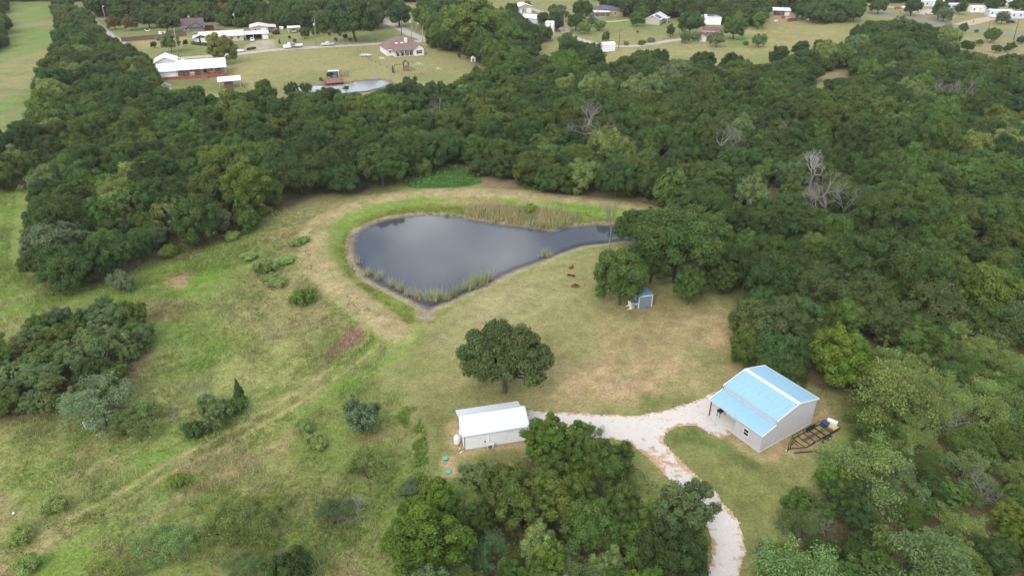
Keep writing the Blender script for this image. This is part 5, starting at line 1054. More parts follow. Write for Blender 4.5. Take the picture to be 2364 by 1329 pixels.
for x in (0.0, XB):
    mb = MB(); mb.box(x - .045, -.05, .03, x + .045, -.001, 2.6 if x == 0 else ZE - .1); mb.build('corner_trim', 'wall_grey', blue)
window(blue, 'l', 1.85, 1.0, .85, 1.05, mull=1)
for o_ in list(blue.children):
    if o_.name.startswith('window'): o_.location.x -= .035
door(blue, 'l', 5.4, 2.6, 2.6, 'trim_white', ribs=4).location.x = XM - .006
mb = MB(); mb.tube([(.55, -.09, .1), (.55, -.09, 1.45), (.75, -.09, 1.5)], .03, 6); mb.build('wall_pipe', 'wall_grey', blue)
# barbecue under the porch
def local(root, x, y, z=0):
    c, s = math.cos(root.rotation_euler.z), math.sin(root.rotation_euler.z); return root.location.x + c * x - s * y, root.location.y + s * x + c * y, z
p = local(blue, 1.2, 7.3, .1); bbq = empty('barbecue', *p, B_ANG, 'dark barbecue grill standing under the blue porch roof', 'grill')
mb = MB(); mb.prism([(-.28, .8), (.28, .8), (.32, .98), (.2, 1.15), (-.2, 1.15), (-.32, .98)], 'x', -.55, .55); mb.build('grill_body', 'black', bbq)
for sx in (-.48, .48):
    for sy in (-.22, .22): mb = MB(); mb.bar((sx, sy, 0), (sx, sy, .8), .05); mb.build('leg', 'black', bbq)

# --- white metal shed with a rear porch roof
WO = g(1073, 1039); W_ANG = math.atan2(.2262, .9741)
wsh = empty('metal_shed', WO[0], WO[1], 0, W_ANG, 'long white metal shed with a pale ribbed roof and a rear porch roof', 'shed'); WL = 7.95
mb = MB(); mb.prism([(0, .02), (4.2, .02), (4.2, 2.42), (3.35, 2.80), (2.36, 3.44), (0, 2.42)], 'x', 0, WL); mb.build('wall', 'wall_white', wsh)
mb = MB(); mb.box(-.03, -.05, -.3, WL + .03, 4.25, .018); mb.build('foundation', 'concrete', wsh)
wall_sheets(wsh, 'wall_white', 'x', 0.0, 0.05, WL - .05, .10, lambda u: 2.42, -1, .92, 4, rib=.015)
wall_sheets(wsh, 'wall_white', 'y', 0.0, .05, 4.15, .06, lambda u: (2.42 + 1.02 * u / 2.36 if u < 2.36 else 3.44 - .64 * (u - 2.36) / .99 if u < 3.35 else 2.78 - .36 * (u - 3.35) / .85) - .05, -1, .82, 4, rib=.015)
panels('roof_panel', 'roof_silver', wsh, -.28, WL + .28, (-.16, 2.40), (2.34, 3.50), 'x', .9, 3, rib=.022)
panels('roof_panel', 'roof_silver', wsh, -.28, WL + .28, (3.36, 2.86), (2.38, 3.50), 'x', .9, 3, rib=.022)
panels('porch_roof_panel', 'roof_silver', wsh, -.28, WL + .02, (5.15, 2.22), (3.34, 2.83), 'x', .92, 3, rib=.022)
mb = MB(); mb.prism([(2.2, 3.50), (2.36, 3.575), (2.52, 3.50), (2.36, 3.545)], 'x', -.3, WL + .3); mb.build('ridge_cap', 'roof_silver', wsh)
for x in (0, WL): mb = MB(); mb.box(x - .05, -.052, .05, x + .05, -.001, 2.38); mb.build('corner_trim', 'car_bluegrey', wsh)
mb = MB(); mb.box(-.26, -.215, 2.31, WL + .26, -.165, 2.40); mb.build('eave_trim', 'ac_grey', wsh)
mb = MB(); mb.box(0.06, -.032, .0, WL - .06, -.001, .09); mb.build('base_trim', 'car_bluegrey', wsh)
for x in (.05, 2.7, 5.3, WL - .1): mb = MB(); mb.box(x, 4.95, -.1, x + .11, 5.06, 2.24); mb.build('porch_post', 'post_brown', wsh)
d_ = door(wsh, 'l', 2.5, .95, 2.05, 'trim_white'); d_.location.x = -.035
p = local(wsh, 3.2, -.42); ac = empty('air_conditioner', *p, W_ANG, 'pale outdoor air conditioner unit at the foot of the white shed wall', 'air conditioner')
mb = MB(); mb.box(-.42, -.16, .12, .42, .17, .78); mb.build('case', 'ac_grey', ac); mb = MB(); mb.lathe([(.26, 0), (.26, .02), (.2, .035)], 20); f = mb.build('fan_grille', 'wire', ac, (-.1, -.165, .45)); f.rotation_euler = (math.pi / 2, 0, 0)
mb = MB(); mb.box(-.35, -.14, 0, -.27, .15, .12); mb.box(.27, -.14, 0, .35, .15, .12); mb.build('foot', 'steel_dark', ac); mb = MB(); mb.tube([(-.15, .19, .6), (-.15, .33, .75), (-.15, .34, 2.2)], .045, 6); mb.build('line_cover', 'pvc', ac)
p = local(wsh, 2.55, -.09, 1.0); mb = MB(); mb.box(-.06, -.04, -.1, .06, .04, .1); tag(mb.build('outlet_box', 'steel_dark', None, p, W_ANG), 'small dark outlet box on the white shed wall beside the air conditioner', 'outlet')
p = g(1055, 1024); tank = empty('propane_tank', p[0], p[1], 0, .3, 'upright white propane tank with a domed cap beside the white shed', 'gas tank')
mb = MB(); mb.lathe([(.28, .04), (.36, .14), (.375, .3), (.375, 1.02), (.33, 1.14), (.2, 1.22), (.1, 1.24)], 24); mb.build('tank_body', 'tank_white', tank)
mb = MB(); mb.lathe([(.17, 1.22), (.19, 1.28), (.18, 1.42), (.12, 1.5), (.02, 1.52)], 16); mb.build('valve_cap', 'tank_white', tank); mb = MB(); mb.lathe([(.3, -.03), (.3, .06)], 16); mb.build('foot_ring', 'rust', tank)
p = local(wsh, -.1, 2.0, 1.0); mb = MB(); mb.box(-.25, -.3, -.75, 0, .3, .55); tag(mb.build('water_heater_box', 'trim_white', None, (p[0], p[1], .8), W_ANG), 'white utility cabinet on the end wall of the white shed', 'cabinet')
p = g(1071, 1040); mb = MB(); mb.tube([(0, 0, .05), (-.5, -.5, .05)], .06, 8); tag(mb.build('drain_pipe', 'pvc', None, (p[0], p[1], .02)), 'white drain pipe lying at the corner of the white shed', 'pipe')
p = g(1061.5, 1040); mb = MB(); mb.lathe([(.06, 0), (.06, .32), (.085, .34), (.085, .42)], 10); tag(mb.build('cleanout_pipe', 'pvc', None, (p[0], p[1], 0)), 'short white cleanout pipe standing in the dirt by the shed corner', 'pipe')
for (px, py), lb in (((1028.5, 1059), 'upper teal green septic lid in the dirt patch, nearer the white shed'), ((1036, 1090), 'lower teal green septic lid in the dirt patch, farther from the shed')):
    p = g(px, py); mb = MB(); mb.lathe([(.30, -.05), (.30, .10), (.34, .12), (.34, .16), (.30, .19), (.06, .21)], 24)
    for k in range(8): a = k * math.pi / 4; mb.bar((.1 * math.cos(a), .1 * math.sin(a), .212), (.28 * math.cos(a), .28 * math.sin(a), .2), .03, .025)
    tag(mb.build('septic_lid', 'lid_green', None, (p[0], p[1], .02)), lb, 'septic lid')
for (px, py), lb in (((1027, 1068.5), 'flat dark stone between the two septic lids'), ((1033, 1083), 'flat dark stone touching the lower septic lid')):
    p = g(px, py); mb = MB(); mb.prism([(-.2, -.15), (.18, -.17), (.24, .1), (.05, .17), (-.22, .12)], 'z', 0, .08); tag(mb.build('flat_stone', 'stone_grey', None, (p[0], p[1], .01)), lb, 'stone')

# --- small blue-grey shed
SO = g(1473, 713); S_ANG = math.atan2(.69, 2.35)
ssh = empty('garden_shed', SO[0], SO[1], 0, S_ANG, 'small blue-grey garden shed with a dull blue roof and white corner boards', 'shed'); SW, SDp, SH = 2.45, 3.4, 2.3
mb = MB(); mb.prism([(0, .0), (SW, .0), (SW, SH), (SW / 2, SH + .55), (0, SH)], 'y', 0, SDp); mb.build('wall', 'lap_blue', ssh)
for k in range(8): mb = MB(); mb.box(.08 + k * .287, -.022, .12, .08 + k * .287 + .277, -.002, SH - .06); mb.build('siding_panel', 'lap_blue', ssh)
for k in range(8): mb = MB(); mb.box(-.022, .08 + k * .405, .12, -.002, .08 + k * .405 + .393, SH - .06); mb.build('siding_panel', 'lap_blue', ssh)
panels('roof_panel', 'roof_blue_dull', ssh, -.15, SDp + .15, (-.15, SH - .04), (SW / 2, SH + .57), 'y', .92, 3, rib=.02)
panels('roof_panel', 'roof_blue_dull', ssh, -.15, SDp + .15, (SW + .15, SH - .04), (SW / 2 + .004, SH + .57), 'y', .92, 3, rib=.02)
mb = MB(); mb.prism([(SW / 2 - .14, SH + .60), (SW / 2, SH + .67), (SW / 2 + .14, SH + .60), (SW / 2, SH + .63)], 'y', -.17, SDp + .17); mb.build('ridge_cap', 'roof_blue_dull', ssh)
for x in (-.03, SW - .09): mb = MB(); mb.box(x, -.045, -.02, x + .12, -.024, SH - .05); mb.build('corner_board', 'trim_white', ssh)
mb = MB(); mb.box(-.03, -.05, SH - .05, SW + .03, -.024, SH + .08); mb.build('header_board', 'trim_white', ssh)
mb = MB(); mb.box(-.05, SDp - .1, -.02, -.024, SDp, SH - .1); mb.build('corner_board', 'trim_white', ssh)
w_ = window(ssh, 'l', 1.05, 1.05, .62, .95, mull=1, cols=1); w_.location.x = -.03
mb = MB(); mb.box(-.08, -.08, -.25, SW + .08, SDp + .08, -.004); mb.build('skid_base', 'dark_brown', ssh)
def plastic_chair(px, py, rz, label, mat='plastic_white', s=1.0):
    p = g(px, py); r = empty('patio_chair', p[0], p[1], 0, rz, label, 'chair'); r.scale = (s, s, s)
    mb = MB(); mb.box(-.26, -.26, .40, .26, .24, .44); mb.build('seat', mat, r); mb = MB(); mb.prism([(.22, .44), (.26, .44), (.36, .88), (.32, .9)], 'x', -.25, .25); mb.build('backrest', mat, r)
    for sx in (-.25, .25):
        mb = MB(); mb.box(sx - .03, -.25, .62, sx + .03, .28, .66); mb.bar((sx, -.22, .44), (sx, -.22, .62), .04); mb.build('armrest', mat, r)
        for sy in (-.23, .22): mb = MB(); mb.bar((sx * 1.08, sy * 1.1, 0), (sx, sy, .42), .05); mb.build('leg', mat, r)
    return r
plastic_chair(1456, 708, 2.3, 'upright white plastic chair beside the small shed wall', s=1.35)
c_ = plastic_chair(1447.5, 713.5, 1.1, 'tipped over white plastic chair in front of the upright one', s=1.35); c_.rotation_euler = (1.1, .2, 1.1); c_.location.z = .34
p = g(1467, 712); tb = empty('side_table', p[0], p[1], 0, S_ANG, 'small grey folding table against the small shed', 'table')
mb = MB(); mb.box(-.33, -.25, .86, .33, .25, .90); mb.build('table_top', 'ac_grey', tb)
for sx in (-.3, .3):
    for sy in (-.22, .22): mb = MB(); mb.bar((sx, sy, 0), (sx, sy, .86), .035); mb.build('leg', 'ac_grey', tb)
p = g(1449, 707.5); mb = MB(); mb.tube([(-.2, 0, .3), (.15, .1, .42), (.3, .1, .5)], [.1, .14, .05], 8); tag(mb.build('dark_bag', 'black', None, (p[0], p[1], .12)), 'dark bag lying across the tipped white chair', 'bag')

# --- rusty things on the lawn: two fire rings and a log seat
p = g(1328.5, 660); r = empty('fire_ring', p[0], p[1], 0, 0, 'rusty ring of bricks, the lowest of three things in a row on the lawn', 'fire pit'); mbk = MB(); mbk.box(-.2, -.09, 0, .2, .09, .16); mk = mbk.mesh('brick')
for k in range(12):
    a = k * 2 * math.pi / 12 + RNG.normal(0, .08); q = link('brick', mk, 'rust', r, (.62 * math.cos(a), .52 * math.sin(a), RNG.uniform(-.02, .05)), a + 1.57 + RNG.normal(0, .2))
mb = MB(); rr = np.random.default_rng(2)
for k in range(7): a = rr.uniform(0, 6.28); mb.tube([(math.cos(a) * .45, math.sin(a) * .4, .08), (-math.cos(a) * .2, -math.sin(a) * .2, .2)], .05, 5)
mb.build('burnt_wood', 'dark_brown', r)
for k in range(2): mb = MB(); mb.tube([(-.95 + .2 * k, -.25 * k - .1, .06), (-.55, -.5, .07)], .05, 5); mb.build('stick', 'rust', r)
p = g(1319, 637); r = empty('log_seat', p[0], p[1], 0, -.35, 'two dark log stumps, the middle of three things in a row on the lawn', 'logs')
for x in (-.42, .38): mb = MB(); mb.tube([(x - .3, 0, .17), (x + .3, 0, .19)], [.19, .17], 9); mb.build('log', 'dark_brown', r)
mb = MB(); mb.box(-.1, .2, .0, .5, .45, .12); mb.build('plank', 'deadwood', r)
p = g(1319, 619.5); r = empty('rusty_drum', p[0], p[1], 0, .5, 'rusty half drum lying on its side, the uppermost of three things on the lawn', 'drum'); mb = MB(); mb.tube([(-.38, 0, .26), (.34, .12, .28)], [.29, .27], 12, cap=True); mb.build('drum_body', 'rust', r); mb = MB(); mb.tube([(.3, .1, .45), (.5, .2, .62)], .06, 5); mb.build('drum_lid', 'rust', r)
p = g(199, 990); r = empty('marker_post', p[0], p[1], 0, 0, 'short white pipe marker standing in the left field grass', 'post'); mb = MB(); mb.tube([(0, 0, -.1), (-.12, .1, .95)], .10, 10); mb.build('pipe', 'pvc', r); mb = MB(); mb.tube([(-.12, .1, .9), (-.135, .112, 1.05)], .125, 10); mb.build('cap', 'pvc', r)
p = g(32.5, 1187); mb = MB(); mb.prism([(-.12, -.1), (.14, -.08), (.1, .1), (-.1, .12)], 'z', 0, .12); tag(mb.build('scrap', 'trim_white', None, (p[0], p[1], .15)), 'tiny white scrap lying in the grass near the field edge', 'scrap')

# --- boat-style trailer behind the shop
TO = g(1830.5, 1011.7, .6); T_ANG = math.radians(31.4); trl = empty('trailer', TO[0], TO[1], 0, T_ANG, 'black open-frame tandem trailer parked along the grey shop wall', 'trailer'); TW, TL = 1.92, 6.2
mb = MB()
for y in (0, -TW): mb.bar((0, y, .6), (TL, y, .6), .08, .12)
for x in (0, .9, 1.95, 3.0, 4.05, 5.1, TL): mb.bar((x, -.045, .58), (x, -TW + .045, .58), .06, .08)
mb.bar((.7, -TW / 2 + .12, .66), (4.6, -TW / 2 + .12, .66), .07, .07); mb.bar((.7, -TW / 2 - .12, .66), (4.6, -TW / 2 - .12, .66), .07, .07)
mb.build('frame', 'steel_dark', trl)
for y, x0, x1 in ((.12, -.05, 5.2), (-TW - .12, 1.0, TL + .3)):
    mb = MB(); mb.bar((x0, y, 1.0), (x1, y, 1.0), .06)
    for x in np.arange(x0 + .03, x1, 1.05): mb.bar((x, y, .60), (x, y, .97), .05)
    mb.build('side_rail', 'steel_dark', trl)
mb = MB(); mb.bar((0, -.1, .56), (-1.75, -TW / 2, .52), .09); mb.bar((0, -TW + .1, .56), (-1.75, -TW / 2, .52), .09); mb.bar((-1.7, -TW / 2, .52), (-2.35, -TW / 2, .50), .1); mb.build('tongue', 'steel_dark', trl)
mb = MB(); mb.tube([(-2.45, -TW / 2, .52), (-2.3, -TW / 2, .53)], .08, 8); mb.build('coupler', 'ac_grey', trl)
mb = MB(); mb.tube([(-1.9, -TW / 2 + .12, .02), (-1.9, -TW / 2 + .12, 1.0)], .04, 8); mb.tube([(-1.9, -TW / 2 + .12, 1.0), (-1.9, -TW / 2 + .3, 1.02)], .02, 6); mb.build('jack', 'steel_dark', trl)
mb = MB(); mb.bar((-.9, -TW / 2 + .3, .58), (-.35, -TW / 2 + .3, .95), .08); mb.bar((-.35, -TW / 2 + .3, .95), (-.1, -TW / 2 + .1, .62), .08); mb.bar((-.5, -TW / 2 - .3, .6), (-.5, -TW / 2 + .3, .6), .06); mb.build('winch_stand', 'steel_dark', trl)
mb = MB()
for y in (.10, -.18): mb.bar((-.08, y, .95), (-1.35, y - .55, .60), .05)
for k in range(5): t = k / 4.6; mb.bar((-.08 - 1.27 * t, .10 - .55 * t, .95 - .35 * t), (-.08 - 1.27 * t, -.18 - .55 * t, .95 - .35 * t), .04)
mb.build('ladder', 'steel_dark', trl)
wm = MB(); wm.tube([(0, -.1, 0), (0, -.085, 0), (0, .085, 0), (0, .1, 0)], [.27, .33, .33, .27], 20); wmesh = wm.mesh('tyre'); rm = MB(); rm.tube([(0, -.112, 0), (0, .112, 0)], .19, 14); rmesh = rm.mesh('rim')
for x in (3.35, 4.25):
    for y in (.22, -TW - .22): w_ = link('tyre', wmesh, 'black', trl, (x, y, .33)); link('rim', rmesh, 'ac_grey', w_)
for y in (.22, -TW - .22):
    mb = MB(); mb.prism([(2.85, .45), (3.0, .68), (3.2, .76), (4.4, .76), (4.6, .68), (4.75, .45), (4.72, .45), (4.58, .655), (4.39, .735), (3.21, .735), (3.02, .655), (2.88, .45)], 'y', y - .13, y + .13); mb.build('fender', 'steel_dark', trl)
mb = MB(); mb.bar((3.35, .2, .33), (3.35, -TW - .2, .33), .07); mb.bar((4.25, .2, .33), (4.25, -TW - .2, .33), .07); mb.build('axle', 'steel_dark', trl)
mb = MB(); mb.bar((-1.4, -TW / 2 - .5, .05), (1.2, -TW - .75, .05), .1); tag(mb.build('steel_beam', 'steel_dark', None, local(trl, 0, 0), T_ANG), 'dark steel beam lying on the dirt below the trailer tongue', 'beam')
p = local(trl, 5.45, -.45); r = empty('storage_bin', p[0], p[1], .645, T_ANG, 'navy blue plastic bin on the rear corner of the trailer', 'bin'); mb = MB(); mb.box(-.38, -.42, 0, .38, .36, .42); mb.build('bin_body', 'plastic_blue', r); mb = MB(); mb.box(-.42, -.46, .424, .42, .40, .50); mb.build('lid', 'plastic_blue', r)
p = local(trl, 6.55, -.75); r = empty('cooler', p[0], p[1], .645, T_ANG - 1.2, 'long white cooler at the very end of the trailer', 'cooler'); mb = MB(); mb.box(-.6, -.26, 0, .6, .26, .40); mb.build('cooler_body', 'plastic_white', r); mb = MB(); mb.box(-.62, -.28, .404, .62, .28, .50); mb.build('lid', 'plastic_white', r)
p = local(trl, 6.0, -1.3); r = empty('plywood_box', p[0], p[1], .645, T_ANG, 'pale yellow plywood box on the trailer beside the white cooler', 'box'); mb = MB(); mb.box(-.42, -.5, 0, .42, .5, .22); mb.build('box_body', 'plastic_yellow', r); mb = MB(); mb.box(-.2, -.12, .223, .2, .12, .26); mb.build('handle_block', 'tan_wall', r)
p = local(trl, 3.3, .0); mb = MB(); mb.box(-.55, -.16, 0, .55, .14, .2); mb.box(.1, -.12, .2, .5, .1, .34); tag(mb.build('tool_box', 'black', None, (p[0], p[1], .68), T_ANG), 'black tool box on the wall side rail of the trailer', 'tool box')

# ================================================================== THE FAR HOMESTEADS
def solar_on(root, x0, x1, pa, pb, axis='x', n=4, name='solar_panel'):
    (va, za), (vb, zb) = pa, pb; w = (x1 - x0) / n
    for i in range(n):
        mb = MB(); a, b = x0 + i * w + .04, x0 + (i + 1) * w - .04
        vs = [((u, v, z) if axis == 'x' else (v, u, z)) for zz in (0, .05) for u, v, z in ((a, va, za + zz), (b, va, za + zz), (b, vb, zb + zz), (a, vb, zb + zz))]
        mb.add(vs, [(0, 1, 2, 3), (4, 5, 6, 7), (0, 1, 5, 4), (1, 2, 6, 5), (2, 3, 7, 6), (3, 0, 4, 7)]); mb.build(name, 'solar', root)
def posts(root, pts, h, w=.12, mat='trim_white'):
    for x, y in pts: mb = MB(); mb.box(x - w / 2, y - w / 2, -.1, x + w / 2, y + w / 2, h); mb.build('post', mat, root)
# white-roofed house with the red deck
o, a, L_ = frame_from((370, 186), (524, 172.5), 20.5); L_ = 23.0
h = empty('deck_house', o[0], o[1], 0, a, 'long white-roofed house with a red-brown porch deck beside the tree belt', 'house')
mb = MB(); mb.prism([(2.2, 0.5), (10.2, .5), (10.2, 3.1), (6.2, 5.0), (2.2, 3.6)], 'x', 6.3, L_); mb.build('wall', 'tan_brick', h)
mb = MB(); mb.prism([(0.3, .9), (9.0, .9), (9.0, 3.0), (5, 4.6), (.3, 3.0)], 'x', 0, 6.3); mb.build('wall', 'siding_white', h)
mb = MB(); mb.box(.0, .28, -.2, 6.3, 9, .9); mb.build('brick_skirt', 'brick', h)
mb = MB(); mb.prism([(-.5, 3.1), (6.2, 5.3), (6.2, 5.42), (-.5, 3.22)], 'x', 5.9, L_ + .5); mb.prism([(10.9, 3.1), (6.203, 5.3), (6.203, 5.42), (10.9, 3.22)], 'x', 5.9, L_ + .5); mb.build('roof', 'roof_white', h)
mb = MB(); mb.prism([(-.3, 2.9), (5.2, 4.7), (5.2, 4.82), (-.3, 3.02)], 'x', -.6, 5.88); mb.prism([(9.6, 2.9), (5.203, 4.7), (5.203, 4.82), (9.6, 3.02)], 'x', -.6, 5.88); mb.build('roof', 'roof_white', h)
mb = MB(); mb.box(6.3, -1.6, .95, L_, 2.19, 1.1); mb.build('deck_floor', 'deck_red', h); mb = MB(); mb.box(6.35, -1.55, -.2, L_ - .05, -1.4, .945); mb.build('deck_skirt', 'brick', h)
mb = MB(); mb.bar((6.3, -1.5, 1.95), (L_, -1.5, 1.95), .12); mb.bar((6.3, -1.5, 1.5), (L_, -1.5, 1.5), .06)
for x in np.arange(6.4, L_, .8): mb.bar((x, -1.5, 1.1), (x, -1.5, 1.9), .07)
mb.build('railing', 'deck_red', h)
posts(h, [(x, -.3) for x in (6.5, 10.6, 14.7, 18.8, L_ - .2)], 3.15, .14, 'tan_wall')
for x in (7.2, 10.2, 12.2, 17.5, 20.0): window(h, 'f', x, 1.9, 1.3, 1.1).location.y = 2.2
d_ = door(h, 'f', 15.2, 1.1, 3.1, 'dark_brown'); d_.location.y = 2.2
mb = MB()
for k in range(5): mb.box(14.2, -3.9 + k * .46, -.1, 16.4, -3.45 + k * .46, .15 + k * .2)
mb.build('steps', 'deck_red', h); mb = MB(); mb.box(8, 5.9, 5.3, 9.2, 6.5, 5.75); mb.build('roof_vent', 'trim_white', h)
for x, w, m in ((8.6, .8, 'dark_brown'), (11.3, 1.6, 'tan_wall'), (13.2, .9, 'dark_brown'), (18.0, 1.2, 'brick'), (20.6, 1.0, 'dark_brown')):
    mb = MB(); mb.box(-w / 2, -.3, 0, w / 2, .3, .8); mb.box(-w / 2, .2, .8, w / 2, .3, 1.2); p = local(h, x, -.6, 1.1); tag(mb.build('deck_bench', m, None, p, a), {8.6: 'dark bench at the end of the red deck by the white wall', 11.3: 'pale wide bench on the red deck', 13.2: 'dark chair left of the deck steps', 18.0: 'reddish bench right of the deck steps', 20.6: 'dark chair at the far end of the red deck'}[x], 'bench')
gh_ = gable('garage', 'white-roofed garage wing gable-on to the field behind the deck house', 'garage', g(361, 163), a, 7.5, 9, 3.0, 4.6, 'siding_white', 'roof_white', .5, 'y')
pv = empty('pavilion', *g(508, 206), 0, a, 'open shelter with a flat white roof in front of the deck house', 'shelter')
mb = MB(); mb.prism([(-.3, 2.5), (4.6, 3.1), (4.6, 3.2), (-.3, 2.6)], 'x', -.4, 7.4); mb.build('roof', 'roof_white', pv); posts(pv, [(0, 0), (7, 0), (0, 4.3), (7, 4.3)], 2.55, .14, 'tan_wall')
mb = MB(); mb.box(1.6, .8, -.1, 4.6, 3.2, 1.9)
mb.build('hutch_body', 'deck_red', pv)
for k in range(6): mb = MB(); mb.box(1.62 + k * .5, .72, .0, 1.62 + k * .5 + .4, .79, 1.85); mb.build('hutch_board', 'fence_wood', pv)
gable('tool_shed', 'little grey-roofed shed half hidden by trees below the deck house', 'shed', g(374, 216), a, 3.0, 3.0, 2.0, 3.0, 'wall_white', 'stone_grey', .3, 'y')
# ranch house with maroon gable, carport, workshop
o, a, _ = frame_from((449.5, 100.5), (560, 97), 19); rh = empty('ranch_house', o[0], o[1], 0, a, 'low ranch house with a pinkish roof and a maroon front gable', 'house')
mb = MB(); mb.prism([(0, -.2), (8.5, -.2), (8.5, 2.5), (4.25, 4.1), (0, 2.5)], 'x', 3, 21.5); mb.build('wall', 'tan_wall', rh); mb = MB(); mb.prism([(0, -.2), (6.6, -.2), (6.6, 2.45), (3.3, 3.75), (0, 2.45)], 'y', -1.8, 4); mb.build('wall', 'siding_white', rh)
mb = MB(); mb.prism([(-.5, 2.32), (4.25, 4.12), (4.25, 4.22), (-.5, 2.42)], 'x', 2, 21.9); mb.prism([(9.0, 2.32), (4.253, 4.12), (4.253, 4.22), (9.0, 2.42)], 'x', 0, 21.9); mb.build('roof', 'pink_roof', rh)
mb = MB(); mb.prism([(-.6, 2.24), (3.3, 3.80), (3.3, 3.9), (-.6, 2.34)], 'y', -2.5, 6.5); mb.prism([(7.2, 2.24), (3.303, 3.80), (3.303, 3.9), (7.2, 2.34)], 'y', -2.5, 6.5); mb.build('roof', 'pink_roof', rh)
mb = MB(); mb.prism([(0.1, 2.46), (6.5, 2.46), (3.3, 3.7)], 'y', -1.86, -1.803); mb.build('gable_board', 'maroon', rh); mb = MB(); mb.lathe([(.28, 0), (.28, .04)], 14); v = mb.build('gable_vent', 'trim_white', rh, (3.3, -1.9, 3.0)); v.rotation_euler = (math.pi / 2, 0, 0)
door(rh, 'f', 3.2, 2.8, 2.1, 'trim_white', ribs=3).location.y = -1.803; mb = MB(); mb.box(2.2, -1.85, 0, 2.9, -1.803, 2.4); mb.build('trim_board', 'maroon', rh)
for x in (9, 12, 15.6, 18.5): window(rh, 'f', x, .9, 1.3, 1.2)
def hedge(px0, px1, hgt, w, label):
    p, q = g(*px0), g(*px1); mb_c = np.linspace(0, 1, 9)[:, None] * (q - p) + p; C = np.concatenate([mb_c, np.full((9, 1), hgt * .5)], 1) - np.array([p[0], p[1], 0]); rng = np.random.default_rng(8); P = []
    for c in C: d = rdirs(rng, 160); P.append(c + d * np.array([w, w, hgt * .5]))
    P = np.concatenate(P); V, Fq, T_ = leaf_cards(rng, P, rdirs(rng, len(P)), .16, np.array(TONE['deep green']) * rng.lognormal(0, .2, (len(P), 1)))
    r = empty('hedge', p[0], p[1], 0, 0, label, 'hedge'); link('foliage', np_mesh('foliage', V, Fq, T_), 'grassblade', r); return r
hedge((446, 103), (478, 106), 1.3, .9, 'dark clipped hedge under the maroon gable'); hedge((573, 116), (588, 113.5), .9, .6, 'low dark hedge beside the lane')
cp = empty('carport', *local(rh, 22.3, .4), a, 'white flat-roofed carport with a closed bay beside the ranch house', 'carport')
mb = MB(); mb.prism([(-.6, 2.5), (7, 2.8), (7, 2.92), (-.6, 2.62)], 'x', -.3, 10.6); mb.build('roof', 'roof_white', cp); mb = MB(); mb.box(7.2, 0, -.1, 10.3, 6.5, 2.48); mb.build('closed_bay', 'tan_wall', cp); posts(cp, [(0.1, 0), (3.5, 0)], 2.5, .14); mb = MB(); mb.box(0, 6.4, -.1, 7.19, 6.6, 2.6); mb.build('back_wall', 'dark_brown', cp); door(cp, 'f', 7.6, 2.3, 2.2, 'trim_white', ribs=3)
o, a2, _ = frame_from((579, 78), (619.5, 76), 19); ws = gable('workshop', 'tan metal workshop with a white roll door behind the ranch house', 'workshop', o, a2, 8.4, 9.5, 2.7, 3.6, 'barn_tan', 'pink_roof', .25, 'y', 'trim_white'); door(ws, 'f', 4.9, 2.7, 2.3, 'trim_white', ribs=5); window(ws, 'f', 2.2, 1.0, .9, 1.2); window(ws, 'l', 3, .9, .6, 1.2); window(ws, 'l', 6, .9, .6, 1.2)
aw = empty('awning', *local(ws, 8.7, .4), a2, 'open side awning of the tan workshop', 'awning'); mb = MB(); mb.prism([(0, 2.62), (3.6, 2.25), (3.6, 2.33), (0, 2.7)], 'y', 0, 9); mb.build('roof', 'pink_roof', aw); posts(aw, [(3.4, .2), (3.4, 8.7)], 2.28); mb = MB(); mb.box(.5, 2, -.1, 2.9, 5, 1.4); mb.build('stored_lumber', 'tan_wall', aw)
sc = empty('carport', *g(666, 76.5), 0, a2, 'small white-roofed open carport beside the tall round yard tree', 'carport'); mb = MB(); mb.prism([(-.3, 2.3), (2.6, 2.75), (5.5, 2.3), (5.5, 2.38), (2.6, 2.83), (-.3, 2.38)], 'x', -.3, 6); mb.build('roof', 'roof_white', sc); posts(sc, [(0.1, 0), (5.6, 0), (.1, 5.2), (5.6, 5.2)], 2.32)
gable('storage_shed', 'small pale grey shed at the foot of the far woods', 'shed', g(650, 54), a2, 2.8, 2.5, 2.6, 3.0, 'wall_white', 'stone_grey', .15, 'x')
# brown house, pergola, fence
o, a, _ = frame_from((424, 75), (460, 66), 22); bh = gable('brown_house', 'brown-roofed house with a brick chimney in front of the far woods', 'house', o, a, 9.5, 12, 2.7, 5.4, 'stone_grey', 'shingle_dark', .6, 'x', 'tan_wall'); mb = MB(); mb.box(3, 7.5, 3, 4.0, 8.4, 6.3); mb.build('chimney', 'tan_brick', bh); mb = MB(); mb.prism([(2.5, 2.4), (9, 2.4), (5.8, 4.2)], 'y', -1.2, 3); mb.build('gable_bay', 'stone_grey', bh); mb = MB(); mb.prism([(2.0, 2.45), (5.8, 4.35), (5.8, 4.5), (2.0, 2.6)], 'y', -1.7, 3.2); mb.prism([(9.5, 2.45), (5.803, 4.35), (5.803, 4.5), (9.5, 2.6)], 'y', -1.7, 3.2); mb.build('bay_roof', 'shingle_dark', bh); window(bh, 'f', 1, .9, 1.2, 1.2)
pg = empty('pergola', *g(471, 72), 0, math.radians(8), 'brown flat-roofed pergola between the brown house and the woods', 'pergola'); mb = MB(); mb.box(-.4, -.3, 2.5, 7.2, 3.5, 2.72); mb.build('roof', 'shingle_dark', pg); posts(pg, [(0, 0), (6.8, 0), (0, 3.2), (6.8, 3.2)], 2.5, .2, 'dark_brown'); mb = MB(); mb.box(0.2, 3.0, -.1, 4.2, 3.15, 2.1); mb.build('brick_wall', 'brick', pg)
